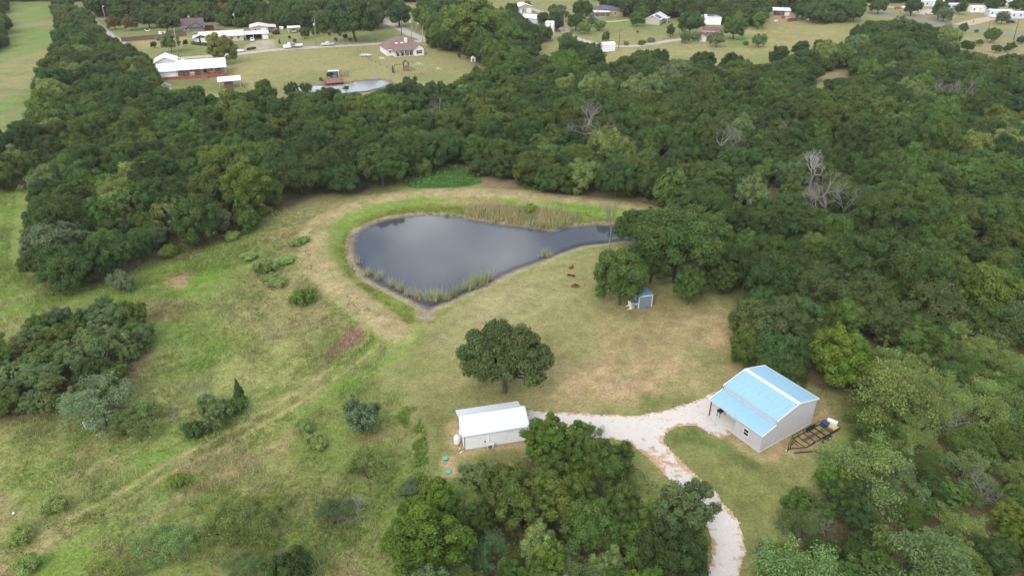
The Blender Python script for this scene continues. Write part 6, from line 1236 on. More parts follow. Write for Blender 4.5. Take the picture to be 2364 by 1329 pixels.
def plank_fence(name, pts, h, mat, label, seg=2.4, cat='fence'):
    c = G(pts); r = empty(name, c[0][0], c[0][1], 0, 0, label, cat)
    for i in range(len(c) - 1):
        d = c[i + 1] - c[i]; n = max(1, int(np.linalg.norm(d) / seg))
        for k in range(n):
            p, q = c[i] + d * k / n - c[0], c[i] + d * (k + 1) / n - c[0]; u = (q - p) / np.linalg.norm(q - p); hh = h * (1 + .03 * ((k * 7) % 3 - 1)); mb = MB(); mb.add([(p[0], p[1], -.2), (q[0] - u[0] * .03, q[1] - u[1] * .03, -.2), (q[0] - u[0] * .03, q[1] - u[1] * .03, hh), (p[0], p[1], hh)] + [(p[0] + u[1] * .06, p[1] - u[0] * .06, -.2), (q[0] - u[0] * .03 + u[1] * .06, q[1] - u[1] * .03 - u[0] * .06, -.2), (q[0] - u[0] * .03 + u[1] * .06, q[1] - u[1] * .03 - u[0] * .06, hh), (p[0] + u[1] * .06, p[1] - u[0] * .06, hh)], [(0, 1, 2, 3), (7, 6, 5, 4), (0, 4, 5, 1), (1, 5, 6, 2), (2, 6, 7, 3), (3, 7, 4, 0)]); mb.build('fence_panel', mat, r)
    return r
plank_fence('wooden_fence', [(281, 97), (303, 95), (340, 92), (374, 89.5), (432, 82.5)], 2.0, 'fence_wood', 'long brown board fence between the two far yards')
def wire_fence(pts, label, h=1.3, gap=4.0, mat='pole_dark', name='wire_fence'):
    c = G(pts); r = empty(name, c[0][0], c[0][1], 0, 0, label, 'fence'); wb = MB(); post_m = MB().add(*(lambda m: (m.v, m.f))(MB().box(-.05, -.05, -.2, .05, .05, h))).mesh('post')
    for i in range(len(c) - 1):
        d = c[i + 1] - c[i]; n = max(1, int(np.linalg.norm(d) / gap))
        for k in range(n + (i == len(c) - 2)): p = c[i] + d * k / n - c[0]; link('post', post_m, mat, r, (p[0], p[1], 0))
        for z in (.35, .75, 1.15): wb.bar((*(c[i] - c[0]), z), (*(c[i + 1] - c[0]), z), .025)
    wb.build('wires', 'wire', r); return r
wire_fence([(826, 118), (840, 130), (858, 143), (878, 152), (893, 158), (912, 170), (945, 180)], 'sparse wire fence running from the white house down to the far pond')
wire_fence([(990, 110), (1020, 112), (1056, 124), (1095, 135), (1145, 150)], 'wire fence along the right side of the white house yard', gap=5)
wire_fence([(945, 180), (1000, 168), (1050, 162), (1100, 158)], 'wire fence along the lower side of the white house yard', gap=5)
wire_fence([(540, 178), (555, 195), (575, 215)], 'dark wire fence beside the open white shelter', gap=3)
# white hip-roofed house
o = g(894, 129.7); a = math.radians(24); hh = empty('hip_roof_house', o[0], o[1], 0, a, 'white house with a big brown hipped roof and back porch on the far lawn', 'house'); HL, HD, HWt, HRt = 15.0, 11.5, 2.7, 6.6
mb = MB(); mb.box(0, 0, -.2, HL, HD, HWt); mb.build('wall', 'siding_white', hh)
mb = MB(); e = .55; z0 = HWt - .12; vs = [(-e, -e, z0), (HL + e, -e, z0), (HL + e, HD + e, z0), (-e, HD + e, z0), (HD / 2, HD / 2, HRt), (HL - HD / 2 + 1, HD / 2, HRt)]; mb.add(vs, [(0, 1, 5, 4), (1, 2, 5), (2, 3, 4, 5), (3, 0, 4), (0, 3, 2, 1)]); mb.build('roof', 'shingle_brown', hh)
mb = MB(); mb.prism([(10.6, -.2), (14.8, -.2), (14.8, 2.75), (12.7, 4.55), (10.6, 2.75)], 'y', -4.6, .0); mb.build('wing_wall', 'siding_white', hh)
mb = MB(); mb.prism([(10.1, 2.45), (12.7, 4.65), (12.7, 4.8), (10.1, 2.6)], 'y', -5.0, 4.5); mb.prism([(15.3, 2.45), (12.703, 4.65), (12.703, 4.8), (15.3, 2.6)], 'y', -5.0, 4.5); mb.build('wing_roof', 'shingle_brown', hh)
mb = MB(); vs = [(2.2, -4.0, 2.5), (10.5, -4.0, 2.5), (10.5, 1.8, 4.2), (5.4, 1.8, 4.2), (2.2, 0, 2.5)]; mb.add(vs + [(x, y, z - .12) for x, y, z in vs], [(0, 1, 2, 3), (0, 3, 4), (0, 5, 6, 1), (4, 9, 5, 0), (5, 8, 7, 6)]); mb.build('porch_roof', 'shingle_brown', hh)
posts(hh, [(x, -3.8) for x in (2.6, 4.6, 6.6, 8.6, 10.4)], 2.4, .18); mb = MB(); mb.box(2.3, -4.0, -.1, 10.55, -.002, .12); mb.build('porch_floor', 'concrete', hh)
for x in (3.4, 5.4, 7.6, 9.2): window(hh, 'f', x, .6, .9, 1.6)
window(hh, 'f', .9, 1.1, .9, .8); w_ = window(hh, 'f', 11.4, .75, 2.6, 1.5, mull=1, cols=3); w_.location.y = -4.6
mb = MB(); mb.box(8.6, 2.2, 3.5, 9.8, 3.1, 6.2); mb.build('chimney', 'siding_white', hh); mb = MB(); mb.box(-.6, -.62, HWt - .32, HL + .6, -.58, HWt - .1); mb.build('fascia', 'trim_white', hh)
for x in (4.2, 6.6): mb = MB(); mb.add([(x, 1.6, 4.3), (x + 1.3, 1.6, 4.3), (x + 1.3, 2.2, 4.75), (x, 2.2, 4.75)], [(0, 1, 2, 3)]); mb.build('skylight', 'ac_grey', hh)
for x, lb in ((4.0, 'left dark chair on the white house porch'), (6.0, 'middle dark chair on the white house porch'), (9.3, 'dark grill at the right end of the white house porch')):
    p = local(hh, x, -2.4, .12); mb = MB(); mb.box(-.35, -.3, 0, .35, .3, .5); mb.box(-.35, .2, .5, .35, .3, .95); tag(mb.build('porch_chair', 'black', None, p, a), lb, 'chair')
# yard things on the far lawn
p = g(938, 163); r = empty('playset', p[0], p[1], 0, .25, 'dark brown wooden playset with a swing beam and slide', 'playset')
for x in (-.9, .9):
    for y in (-.9, .9): mb = MB(); mb.box(x - .09, y - .09, -.1, x + .09, y + .09, 2.9); mb.build('post', 'dark_brown', r)
mb = MB(); mb.box(-1, -1, 1.3, 1, 1, 1.45); mb.build('platform', 'deck_red', r); mb = MB(); mb.prism([(-1.2, 2.75), (0, 3.8), (1.2, 2.75), (1.2, 2.85), (0, 3.92), (-1.2, 2.85)], 'y', -1.2, 1.2); mb.build('roof', 'dark_brown', r)
mb = MB(); mb.box(-1, -1, .1, 1, -.93, 1.2); mb.box(-1, -.98, 1.46, 1, -.93, 2.1); mb.build('side_boards', 'deck_red', r); mb = MB(); mb.bar((-.9, 0, 2.5), (-4.4, 0, 2.4), .14); mb.bar((-4.4, 0, 2.4), (-4.9, -1.0, 0), .11); mb.bar((-4.4, 0, 2.4), (-4.9, 1.0, 0), .11); mb.build('swing_beam', 'dark_brown', r); mb = MB(); mb.prism([(1.0, 1.35), (3.6, .15), (3.6, .25), (1.0, 1.5)], 'y', -.3, .3); mb.build('slide', 'plastic_blue', r)
p = g(966, 156); r = empty('play_dome', p[0], p[1], 0, 0, 'pale yellow-green climbing dome right of the playset', 'climbing dome'); mb = MB()
for k in range(6): t = k * math.pi / 6; mb.tube([(2.2 * math.cos(t) * math.cos(u), 2.2 * math.sin(t) * math.cos(u), 1.7 * math.sin(u)) for u in np.linspace(0, math.pi, 9)], .05, 5)
mb.build('frame', 'pale_green', r)
p = g(844, 131); r = empty('fishing_boat', p[0], p[1], .25, -.3, 'small pale grey boat parked by the wire fence corner', 'boat'); mb = MB(); mb.add([(-2.2, -.7, 0), (1.6, -.7, 0), (2.6, 0, .15), (1.6, .7, 0), (-2.2, .7, 0), (-2.3, -.95, .65), (1.7, -.95, .65), (3.0, 0, .75), (1.7, .95, .65), (-2.3, .95, .65), (-2.1, -.8, .6), (1.6, -.8, .6), (2.6, 0, .68), (1.6, .8, .6), (-2.1, .8, .6), (-2.1, -.6, .15), (1.5, -.6, .15), (1.5, .6, .15), (-2.1, .6, .15)], [(0, 4, 3, 2, 1), (0, 1, 6, 5), (1, 2, 7, 6), (2, 3, 8, 7), (3, 4, 9, 8), (4, 0, 5, 9), (5, 6, 11, 10), (6, 7, 12, 11), (7, 8, 13, 12), (8, 9, 14, 13), (9, 5, 10, 14), (10, 11, 16, 15), (13, 14, 18, 17), (15, 16, 17, 18), (14, 10, 15, 18), (11, 12, 13, 17, 16)]); mb.build('hull', 'ac_grey', r)
for x in (-.8, .6): mb = MB(); mb.box(x - .15, -.75, .45, x + .15, .75, .5); mb.build('bench_seat', 'trim_white', r)
p = g(1092.5, 143); r = empty('play_house', p[0], p[1], 0, .3, 'tiny white play hut near the yard corner trees', 'play hut'); mb = MB(); mb.prism([(-.8, 0), (-.55, 0), (-.55, 1.4), (.3, 1.4), (.3, 0), (.8, 0), (.8, 1.7), (0, 2.2), (-.8, 1.7)], 'y', -.7, .7); mb.build('shell', 'plastic_white', r)
p = g(1110, 146.5); mb = MB(); mb.box(-.6, -.3, 0, .6, .3, .3); mb.box(-.2, -.2, .3, .3, .2, .5); tag(mb.build('ride_on_toy', 'black', None, (p[0], p[1], 0)), 'small dark toy on the lawn right of the play hut', 'toy')
def mini_tractor(px, py, rz, mat, label, s=1.0, name='tractor', cat='tractor'):
    p = g(px, py); r = empty(name, p[0], p[1], 0, rz, label, cat); r.scale = (s, s, s); mb = MB(); mb.prism([(-.4, .55), (1.5, .55), (1.55, 1.15), (.35, 1.25), (.3, 1.0), (-.4, 1.0)], 'y', -.35, .35); mb.build('body', mat, r); mb = MB(); mb.box(-.35, -.25, 1.0, .05, .25, 1.1); mb.box(-.4, -.25, 1.1, -.3, .25, 1.55); mb.build('seat', 'black', r); mb = MB(); mb.bar((.3, 0, 1.2), (.1, 0, 1.5), .05); mb.build('steering_column', 'black', r)
    for x, rad, y in ((-.2, .62, .62), (1.2, .38, .5)):
        for sy in (-1, 1): mb = MB(); mb.tube([(0, -.15, 0), (0, .15, 0)], rad, 14); w = mb.build('wheel', 'black', r, (x, sy * y, rad)); mb = MB(); mb.tube([(0, -.16, 0), (0, .16, 0)], rad * .5, 10); mb.build('rim', mat, w)
    return r
mini_tractor(639, 80, 2.6, 'tractor_red', 'maroon tractor parked by the tan workshop awning', 1.4); mini_tractor(1126, 152, 2.8, 'tractor_red', 'reddish riding mower at the yard corner fence', .9, 'riding_mower', 'mower')
p = g(1013.5, 160); mb = MB(); mb.prism([(-1.0, 0), (1.1, 0), (.2, .3), (-.6, .8), (-1.0, .5)], 'y', -.3, .3); tag(mb.build('toy_slide', 'tan_wall', None, (p[0], p[1], 0)), 'pale toddler slide lying on the lawn right of the climbing dome', 'slide')
p = g(907, 168); mb = MB(); mb.box(-.2, -.2, -.1, .2, .2, 2.6); mb.box(.2, -.15, 0, 1.0, .15, .3); tag(mb.build('well_post', 'dark_brown', None, (p[0], p[1], 0)), 'dark thick post with a foot at the fence corner by the playset', 'post')
p = g(882, 140); r = empty('yard_flags', p[0], p[1], 0, 0, 'pale cloth hanging on a low stand before the white house', 'drying stand'); mb = MB(); mb.bar((-1, 0, 0), (-1, 0, 1.4), .08); mb.bar((1, 0, 0), (1, 0, 1.4), .08); mb.build('stand', 'pale_green', r); mb = MB(); mb.box(-1, -.04, .7, .9, .04, 1.35); mb.build('cloth', 'pale_green', r)
# deck on the far pond, lean-to, round pen, pump
p = g(752, 196); dk = empty('pond_deck', p[0], p[1], -.3, math.radians(24), 'red-brown fishing deck standing in the far pond', 'deck')
mb = MB(); mb.box(0, 0, .55, 6.3, 6.0, .7); mb.build('deck_floor', 'deck_red', dk); mb = MB()
for (x0, y0), (x1, y1) in (((0, 0), (6.3, 0)), ((0, 0), (0, 6)), ((6.3, 0), (6.3, 6))):
    mb.bar((x0, y0, 1.65), (x1, y1, 1.65), .12); mb.bar((x0, y0, 1.2), (x1, y1, 1.2), .07)
    for t in np.linspace(0, 1, 6): mb.bar((x0 + (x1 - x0) * t, y0 + (y1 - y0) * t, .7), (x0 + (x1 - x0) * t, y0 + (y1 - y0) * t, 1.6), .1)
mb.build('railing', 'deck_red', dk); posts(dk, [(x, y) for x in (.2, 3.1, 6.1) for y in (.2, 5.8)], .55, .16, 'dark_brown')
mb = MB(); mb.bar((3.1, 6, .62), (4.2, 12, .35), 1.2, .1); mb.build('gangway', 'deck_red', dk)
p = g(760, 181); ls = empty('pond_shelter', p[0], p[1], 0, math.radians(12), 'little white open-fronted shelter behind the fishing deck', 'shelter'); mb = MB(); mb.box(0, 0, 0, .12, 2.6, 2.2); mb.box(3.5, 0, 0, 3.62, 2.6, 2.2); mb.box(.12, 2.5, 0, 3.5, 2.6, 2.2); mb.build('wall', 'wall_white', ls); mb = MB(); mb.prism([(-.3, 2.45), (2.8, 2.22), (2.8, 2.32), (-.3, 2.55)], 'x', -.2, 3.8); mb.build('roof', 'roof_white', ls); mb = MB(); mb.box(.8, .5, 0, 2.8, 1.8, 1.0); mb.build('crate', 'car_bluegrey', ls)
p = g(793, 176); r = empty('round_pen', p[0], p[1], 0, 0, 'round wire pen right of the little pond shelter', 'pen'); mb = MB()
for k in range(12): t = k * math.pi / 6; mb.bar((1.9 * math.cos(t), 1.9 * math.sin(t), -.1), (1.9 * math.cos(t), 1.9 * math.sin(t), 1.9), .07)
for z in (.2, 1.0, 1.8): mb.tube([(1.9 * math.cos(t), 1.9 * math.sin(t), z) for t in np.linspace(0, 6.283, 19)], .03, 4)
mb.build('pen_frame', 'fence_wood', r)
p = g(868.5, 184); r = empty('pump_float', p[0], p[1], -.3, 0, 'small grey pump box at the far pond edge', 'pump'); mb = MB(); mb.prism([(-.8, 0), (.8, 0), (.6, .7), (-.6, .7)], 'y', -.6, .6); mb.build('pump_box', 'car_bluegrey', r); mb = MB(); mb.tube([(0, .6, .3), (.5, 2.5, .35)], .08, 6); mb.build('hose', 'black', r)

# tall white tank, cabin on blocks, barns and houses on the right
p = g(1268.5, 92); tk = empty('tall_tank', p[0], p[1], 0, .25, 'tall white two-column water tank rising out of the trees', 'water tank'); mb = MB()
for x, y in ((-.95, 0), (.85, -.5)): mb = MB(); mb.lathe([(1.15, -.2), (1.15, 8.0), (1.0, 8.25), (.3, 8.4)], 18, (x, y)); mb.build('tank_column', 'tank_white', tk)
mb = MB(); mb.bar((-.1, -1.25, 0), (-.1, -1.25, 8.1), .18); mb.build('riser_pipe', 'car_bluegrey', tk)
cb = gable('portable_cabin', 'white portable cabin standing on blocks beside the far gravel lane', 'cabin', g(1392, 122), math.radians(17), 5.6, 3.4, 2.6, 3.4, 'siding_white', 'roof_white', .15, 'x')
for o_ in list(cb.children): o_.location.z += .55
for x in (.3, 2.8, 5.2):
    for y in (.3, 3.0): mb = MB(); mb.box(x - .2, y - .2, -.1, x + .2, y + .2, .25); mb.build('block', 'stone_grey', cb)
b1 = gable('white_barn', 'long white-roofed barn half hidden by trees left of the tall tank', 'barn', g(1202, 55), math.radians(-24), 9.5, 9.5, 3.0, 4.2, 'mobile_blue', 'roof_white', .4, 'x'); window(b1, 'f', 2, 1, 1, 1)
b2 = gable('tan_barn', 'tan barn with a white roll door behind the white-roofed barn', 'barn', g(1197.5, 32), math.radians(14), 8, 10, 3.6, 4.8, 'barn_tan', 'roof_white', .25, 'y', 'tan_wall'); door(b2, 'f', 4.6, 2.9, 2.7, 'trim_white', ribs=4); door(b2, 'f', .8, 1.0, 2.2, 'trim_white'); window(b2, 'f', 2.4, 1.2, .9, 1.1)
sh = empty('solar_house', *g(1372, 39), 0, math.radians(9), 'low brown house with solar panels on a broad hipped roof', 'house'); mb = MB(); mb.box(0, 2.5, -.2, 9.5, 11, 2.6); mb.build('wall', 'tan_wall', sh); mb = MB(); mb.box(9.5, .0, -.2, 16.5, 11, 2.6); mb.build('wall', 'tan_brick', sh)
mb = MB(); vs = [(-2.5, 1.8, 2.5), (17.2, -.6, 2.5), (17.2, 11.6, 2.5), (-2.5, 11.6, 2.5), (5, 6.5, 5.2), (10.5, 6.0, 5.2)]; mb.add(vs, [(0, 1, 5, 4), (1, 2, 5), (2, 3, 4, 5), (3, 0, 4), (0, 3, 2, 1)]); mb.build('roof', 'shingle_dark', sh)
mb = MB(); mb.prism([(-1.2, 2.3), (2.4, 2.9), (2.4, 3.0), (-1.2, 2.4)], 'x', -.5, 9); mb.build('porch_roof', 'ac_grey', sh); posts(sh, [(0, -.9), (3, -.9), (6, -.9), (8.8, -.9)], 2.3); solar_on(sh, 5.5, 10.5, (2.2, 3.42), (5.0, 4.72), 'x', 5); solar_on(sh, 11.5, 15.0, (1.4, 3.22), (3.2, 4.0), 'x', 3); mb = MB(); mb.box(8, 11.8, 2.6, 14, 15, 4.9); mb.build('rear_dormer', 'roof_white', sh)
window(sh, 'f', 11.5, 1, 1.2, 1.2)
rr_ = gable('solar_ranch', 'cream ranch with a pale metal roof and one block of solar panels', 'house', g(1489.5, 56), math.radians(-24), 7.4, 15, 2.6, 4.3, 'tan_wall', 'roof_silver', .5, 'y')
mb = MB(); mb.prism([(5.0, 2.6), (11.5, 2.6), (11.5, 2.7), (5, 2.7)], 'x', 7.2, 10.5); mb.build('porch_roof', 'roof_silver', rr_); solar_on(rr_, 1.0, 6.0, (7.2, 2.95), (4.3, 4.28), 'y', 4); posts(rr_, [(10.2, 5.4), (10.2, 11)], 2.6)
for y in (1.5, 6, 9): window(rr_, 'r', y, .9, 1.3, 1.2, Lx=7.4)
wsp = gable('white_shop', 'white metal shop with a dark solar roof in the far yard', 'shop', g(1625, 57), math.radians(-12), 8.5, 8.5, 3.6, 4.3, 'wall_white', 'roof_white', .2, 'x'); solar_on(wsp, 1.2, 7.4, (.7, 3.86), (3.9, 4.42), 'x', 6); door(wsp, 'r', 2.5, 3, 2.8, 'trim_white', Lx=8.5, ribs=4)
gable('lean_shed', 'grey lean shed just left of the white shop', 'shed', g(1616, 50), math.radians(-12), 3.5, 5, 2.2, 3.0, 'stone_grey', 'roof_silver', .2, 'x')
th = gable('two_storey_house', 'two-storey white house with a red-brown roof between silvery trees', 'house', g(1620, 92), math.radians(-14), 8.2, 7.0, 4.0, 5.2, 'tan_wall', 'shingle_red', .5, 'x', 'trim_white')
for x in (1.5, 5.5): window(th, 'f', x, 2.5, 1.2, 1.1)
mb = MB(); mb.prism([(-3.2, -.2), (2.0, -.2), (2.0, 2.4), (-.6, 3.7), (-3.2, 2.4)], 'y', -5.5, -.01); mb.build('wing_wall', 'tan_wall', th); mb = MB(); mb.prism([(-3.6, 2.25), (-.6, 3.75), (-.6, 3.87), (-3.6, 2.37)], 'y', -5.8, -.02); mb.prism([(2.4, 2.25), (-.597, 3.75), (-.597, 3.87), (2.4, 2.37)], 'y', -5.8, -.02); mb.build('wing_roof', 'shingle_red', th); mb = MB(); mb.box(2.01, -3.5, -.1, 4.5, -.01, 2.3); mb.build('brick_bay', 'brick', th); d_ = door(th, 'f', .2, 1.5, 2.1, 'ac_grey'); d_.location.y = -5.51
# junk yard shed
jk = empty('junk_shed', *g(1786, 36), 0, math.radians(-10), 'open white-roofed shed crowded with scrap under the trees', 'shed'); mb = MB(); mb.prism([(-.5, 2.6), (6, 3.4), (6, 3.5), (-.5, 2.7)], 'x', -1, 9); mb.build('roof', 'roof_white', jk); posts(jk, [(-.6, 0), (4, 0), (8.6, 0), (-.6, 5.6), (8.6, 5.6)], 2.62); mb = MB(); mb.box(5.8, .3, -.1, 8.4, 3, 2.5); mb.build('closed_bay', 'siding_white', jk); mb = MB(); mb.box(.5, 5.0, -.1, 5.7, 5.2, 2.6); mb.build('back_wall', 'car_bluegrey', jk)
gable('mobile_home', 'white trailer home behind the junk yard shed', 'mobile home', g(1806, 23), math.radians(-12), 9, 4, 2.8, 3.2, 'siding_white', 'roof_white', .1, 'x')
plank_fence('wooden_fence', [(1817, 51), (1828, 50), (1840, 48.5)], 1.8, 'shingle_red', 'short red-brown fence at the junk yard edge'); plank_fence('wooden_fence', [(1840, 48.5), (1852, 46)], 1.8, 'car_bluegrey', 'grey metal fence joining the red-brown one')
for (px, py), w, m, lb in (((1808, 42), 2.6, 'rust', 'low rusty scrap pile before the junk yard shed'), ((1818, 44), 2.2, 'tan_wall', 'tan lumber pile beside the scrap'), ((1791, 50), 1.6, 'trim_white', 'white tub on the bare dirt of the junk yard'), ((1867, 47), 1.8, 'ac_grey', 'grey stock tank by the trees right of the junk yard'), ((1782, 36), 1.5, 'car_bluegrey', 'blue-grey barrel group beside the junk yard shed')):
    p = g(px, py); mb = MB(); rg = np.random.default_rng(int(px))
    for k in range(4): x, y = rg.normal(0, w * .3, 2); s = rg.uniform(.25, .5) * w * .6; mb.box(x - s, y - s * .6, -.05, x + s, y + s * .6, rg.uniform(.4, .9))
    tag(mb.build('scrap_pile', m, None, (p[0], p[1], 0), rg.uniform(0, 1)), lb, 'scrap')
# mobile homes across the highway
for (px, py), ang, L_, D_, wl, lb in (((2118, 15), -9, 15, 5, 'mobile_blue', 'long white mobile home behind the dirt yard by the highway'), ((2184, 23), -9, 9, 5, 'mobile_blue', 'white mobile home with a reddish lean-to by the highway'), ((2240, 29), -6, 9, 4, 'siding_white', 'low white mobile home between the dark bush and the blue one'), ((2281, 38), -8, 12, 5, 'mobile_blue', 'pale blue mobile home beside the white car'), ((2331, 43), -8, 16, 5, 'mobile_blue', 'pale blue mobile home at the right edge of the photo'), ((2314, 12), -4, 12, 6, 'mobile_blue', 'white mobile home farthest back on the right'), ((2150, 3), -6, 14, 5, 'siding_white', 'white mobile home at the top edge of the photo')):
    m_ = gable('mobile_home', lb, 'mobile home', g(px, py), math.radians(ang), L_, D_, 3.0, 3.4, wl, 'roof_white', .15, 'x', None, .08, 'mobile homes across the highway')
    for x in np.arange(1.2, L_ - 1.5, 3.4): window(m_, 'f', x, 1.1, 1.0, 1.2)
    mb = MB(); mb.box(L_ * .55, -.05, .3, L_ * .55 + .95, -.003, 2.3); mb.build('door', 'trim_white', m_)
gable('lean_to', 'reddish-roofed lean-to beside the white mobile home', 'lean-to', g(2202, 26), math.radians(-9), 5, 3, 2.0, 2.8, 'stone_grey', 'shingle_red', .2, 'x')

# ================================================================== VEHICLES
def wheels(r, xs_, hw, rad, mat='black'):
    wm = MB(); wm.tube([(0, -.12, 0), (0, .12, 0)], rad, 16); me = wm.mesh('wheel'); rm = MB(); rm.tube([(0, -.128, 0), (0, .128, 0)], rad * .58, 12); rme = rm.mesh('rim')
    for x in xs_:
        for s in (-1, 1): w = link('wheel', me, 'black', r, (x, s * hw, rad)); link('rim', rme, 'ac_grey', w)
def loft(mb, secs):
    """body from cross sections (x, half width, z low, z high, half width high)"""
    n = len(secs); vs = []
    for x, w, zl, zh, wh in secs: vs += [(x, -w, zl), (x, w, zl), (x, w * 1.02, zl + (zh - zl) * .55), (x, wh, zh), (x, -wh, zh), (x, -w * 1.02, zl + (zh - zl) * .55)]
    fs = [(i * 6 + k, i * 6 + (k + 1) % 6, (i + 1) * 6 + (k + 1) % 6, (i + 1) * 6 + k) for i in range(n - 1) for k in range(6)] + [tuple(range(5, -1, -1)), tuple(range((n - 1) * 6, n * 6))]
    mb.add(vs, fs); return mb
def lights(r, xf, xb, w, z):
    for s in (-1, 1): mb = MB(); mb.box(xf - .03, s * w - .16, z, xf + .04, s * w + .16, z + .18); mb.build('headlight', 'lamp', r); mb = MB(); mb.box(xb - .04, s * w - .1, z, xb + .03, s * w + .1, z + .3); mb.build('taillight', 'tractor_red', r)
def pickup(px, py, rz, mat, label, s=1.0):
    p = g(px, py); r = empty('pickup_truck', p[0], p[1], 0, rz, label, 'pickup truck'); r.scale = (s, s, s); mb = MB(); loft(mb, [(2.85, .8, .5, .95, .72), (2.75, .95, .42, 1.1, .86), (1.3, .98, .42, 1.2, .9), (1.28, .98, .42, 1.2, .9), (-1.0, .98, .42, 1.2, .9)]); mb.build('body', mat, r)
    mb = MB(); loft(mb, [(1.2, .88, 1.19, 1.22, .86), (.55, .87, 1.19, 1.85, .70), (-.7, .87, 1.19, 1.88, .70), (-1.0, .87, 1.19, 1.25, .84)]); mb.build('cab', mat, r)
    mb = MB(); mb.box(-1.02, -.98, .6, -2.9, -.90, 1.22); mb.box(-1.02, .90, .6, -2.9, .98, 1.22); mb.box(-2.98, -.98, .6, -2.9, .98, 1.22); mb.box(-2.9, -.9, .6, -1.02, .9, .68); mb.build('truck_bed', mat, r)
    for sy in (-1, 1):
        for x0, x1 in ((.08, .62), (-.62, .02)): mb = MB(); mb.add([(x0, sy * .865, 1.28), (x1, sy * .865, 1.28), (x1 * .8 + .02, sy * .735, 1.76), (x0, sy * .735, 1.76)], [(0, 1, 2, 3)]); mb.build('side_window', 'glass', r)
    mb = MB(); mb.add([(1.14, -.78, 1.26), (1.14, .78, 1.26), (.62, .66, 1.78), (.62, -.66, 1.78)], [(0, 1, 2, 3)]); w = mb.build('windshield', 'glass', r); w.location = (.03, 0, .02); wheels(r, (1.95, -1.95), .86, .40); lights(r, 2.85, -3.0, .68, .72); return r
pickup(757, 106, math.radians(197), 'car_silver', 'silver pickup parked on the far lane verge')
# flatbed truck
p = g(677, 111.5); ft = empty('flatbed_truck', p[0], p[1], 0, math.radians(201), 'white flatbed work truck with blue-grey tool boxes on the far lane', 'truck'); mb = MB(); loft(mb, [(4.1, .85, .6, 1.2, .78), (4.0, 1.05, .5, 1.45, .92), (2.6, 1.1, .5, 1.6, 1.0), (1.0, 1.1, .5, 1.6, 1.0)]); mb.build('body', 'car_white', ft); mb = MB(); loft(mb, [(2.55, 1.0, 1.59, 1.62, .98), (1.95, 1.0, 1.59, 2.4, .82), (1.1, 1.0, 1.59, 2.45, .82), (1.02, 1.0, 1.59, 2.35, .84)]); mb.build('cab', 'car_white', ft)
for sy in (-1, 1): mb = MB(); mb.add([(1.25, sy * .985, 1.7), (2.2, sy * .985, 1.7), (1.95, sy * .86, 2.28), (1.25, sy * .86, 2.28)], [(0, 1, 2, 3)]); mb.build('side_window', 'glass', ft)
mb = MB(); mb.box(-4.2, -1.2, 1.0, .95, 1.2, 1.14); mb.box(-4.2, -1.2, 1.14, -.9, -1.12, 1.5); mb.box(-4.2, 1.12, 1.14, -.9, 1.2, 1.5); mb.build('flatbed', 'car_white', ft); mb = MB(); mb.box(-4.2, -.45, .65, 1.0, .45, .99); mb.build('chassis', 'black', ft)
for x0 in (.0, -.85): mb = MB(); mb.box(x0, -1.15, 1.145, x0 + .8, 1.15, 2.15); mb.build('tool_box', 'car_bluegrey', ft)
wheels(ft, (3.1, -2.8), .95, .48); lights(ft, 4.1, -4.2, .75, .95)
def sedan(px, py, rz, mat, label, suv=False, s=1.0):
    p = g(px, py); r = empty('parked_car', p[0], p[1], 0, rz, label, 'car'); r.scale = (s, s, s); h = 1.72 if suv else 1.45; b = -2.1 if suv else -1.5
    mb = MB(); loft(mb, [(2.3, .72, .4, .75, .65), (2.2, .88, .35, .85, .78), (1.0, .92, .35, .98, .85), (-1.9, .92, .35, 1.02, .85), (-2.3, .85, .4, .95, .78)]); mb.build('body', mat, r); mb = MB(); loft(mb, [(1.05, .82, .97, 1.0, .8), (.35, .82, .97, h, .64), (-1.0, .82, .97, h + .02, .64), (b, .82, .97, 1.03 if not suv else 1.3, .78)]); mb.build('cabin', mat, r)
    for sy in (-1, 1): mb = MB(); mb.add([(.65, sy * .825, 1.04), (-1.1, sy * .825, 1.04), (-.9, sy * .68, h - .08), (.3, sy * .68, h - .08)], [(0, 1, 2, 3)]); mb.build('side_window', 'glass', r)
    mb = MB(); mb.add([(1.04, -.74, 1.03), (1.04, .74, 1.03), (.42, .6, h - .03), (.42, -.6, h - .03)], [(0, 1, 2, 3)]); mb.build('windshield', 'glass', r).location = (.03, 0, .02); wheels(r, (1.4, -1.4), .80, .33); lights(r, 2.3, -2.32, .6, .62); return r
sedan(548, 121, math.radians(20), 'car_white', 'white car on the lane peeking out behind the round willow', True, 1.1)
sedan(583, 95, math.radians(-70), 'car_white', 'white car parked inside the ranch carport'); sedan(678, 75, math.radians(-60), 'car_silver', 'silver car under the small white-roofed carport')
sedan(2088, 21, math.radians(-10), 'car_white', 'white car in the dirt yard beside the spreading tree'); sedan(2074, 21.5, math.radians(-10), 'rust', 'dark reddish wreck left of the white yard car'); sedan(2145, 35, math.radians(15), 'car_silver', 'silver car on the dirt drive by the highway', True); sedan(2295, 41, math.radians(15), 'car_white', 'white car parked at the end of the dirt drive'); sedan(2333, 54, math.radians(10), 'black', 'black car half hidden on the far right verge'); sedan(1800, 33, math.radians(-10), 'car_white', 'white car under the junk shed roof'); sedan(2094, 6, math.radians(-30), 'black', 'dark car at the back of the dirt yard')

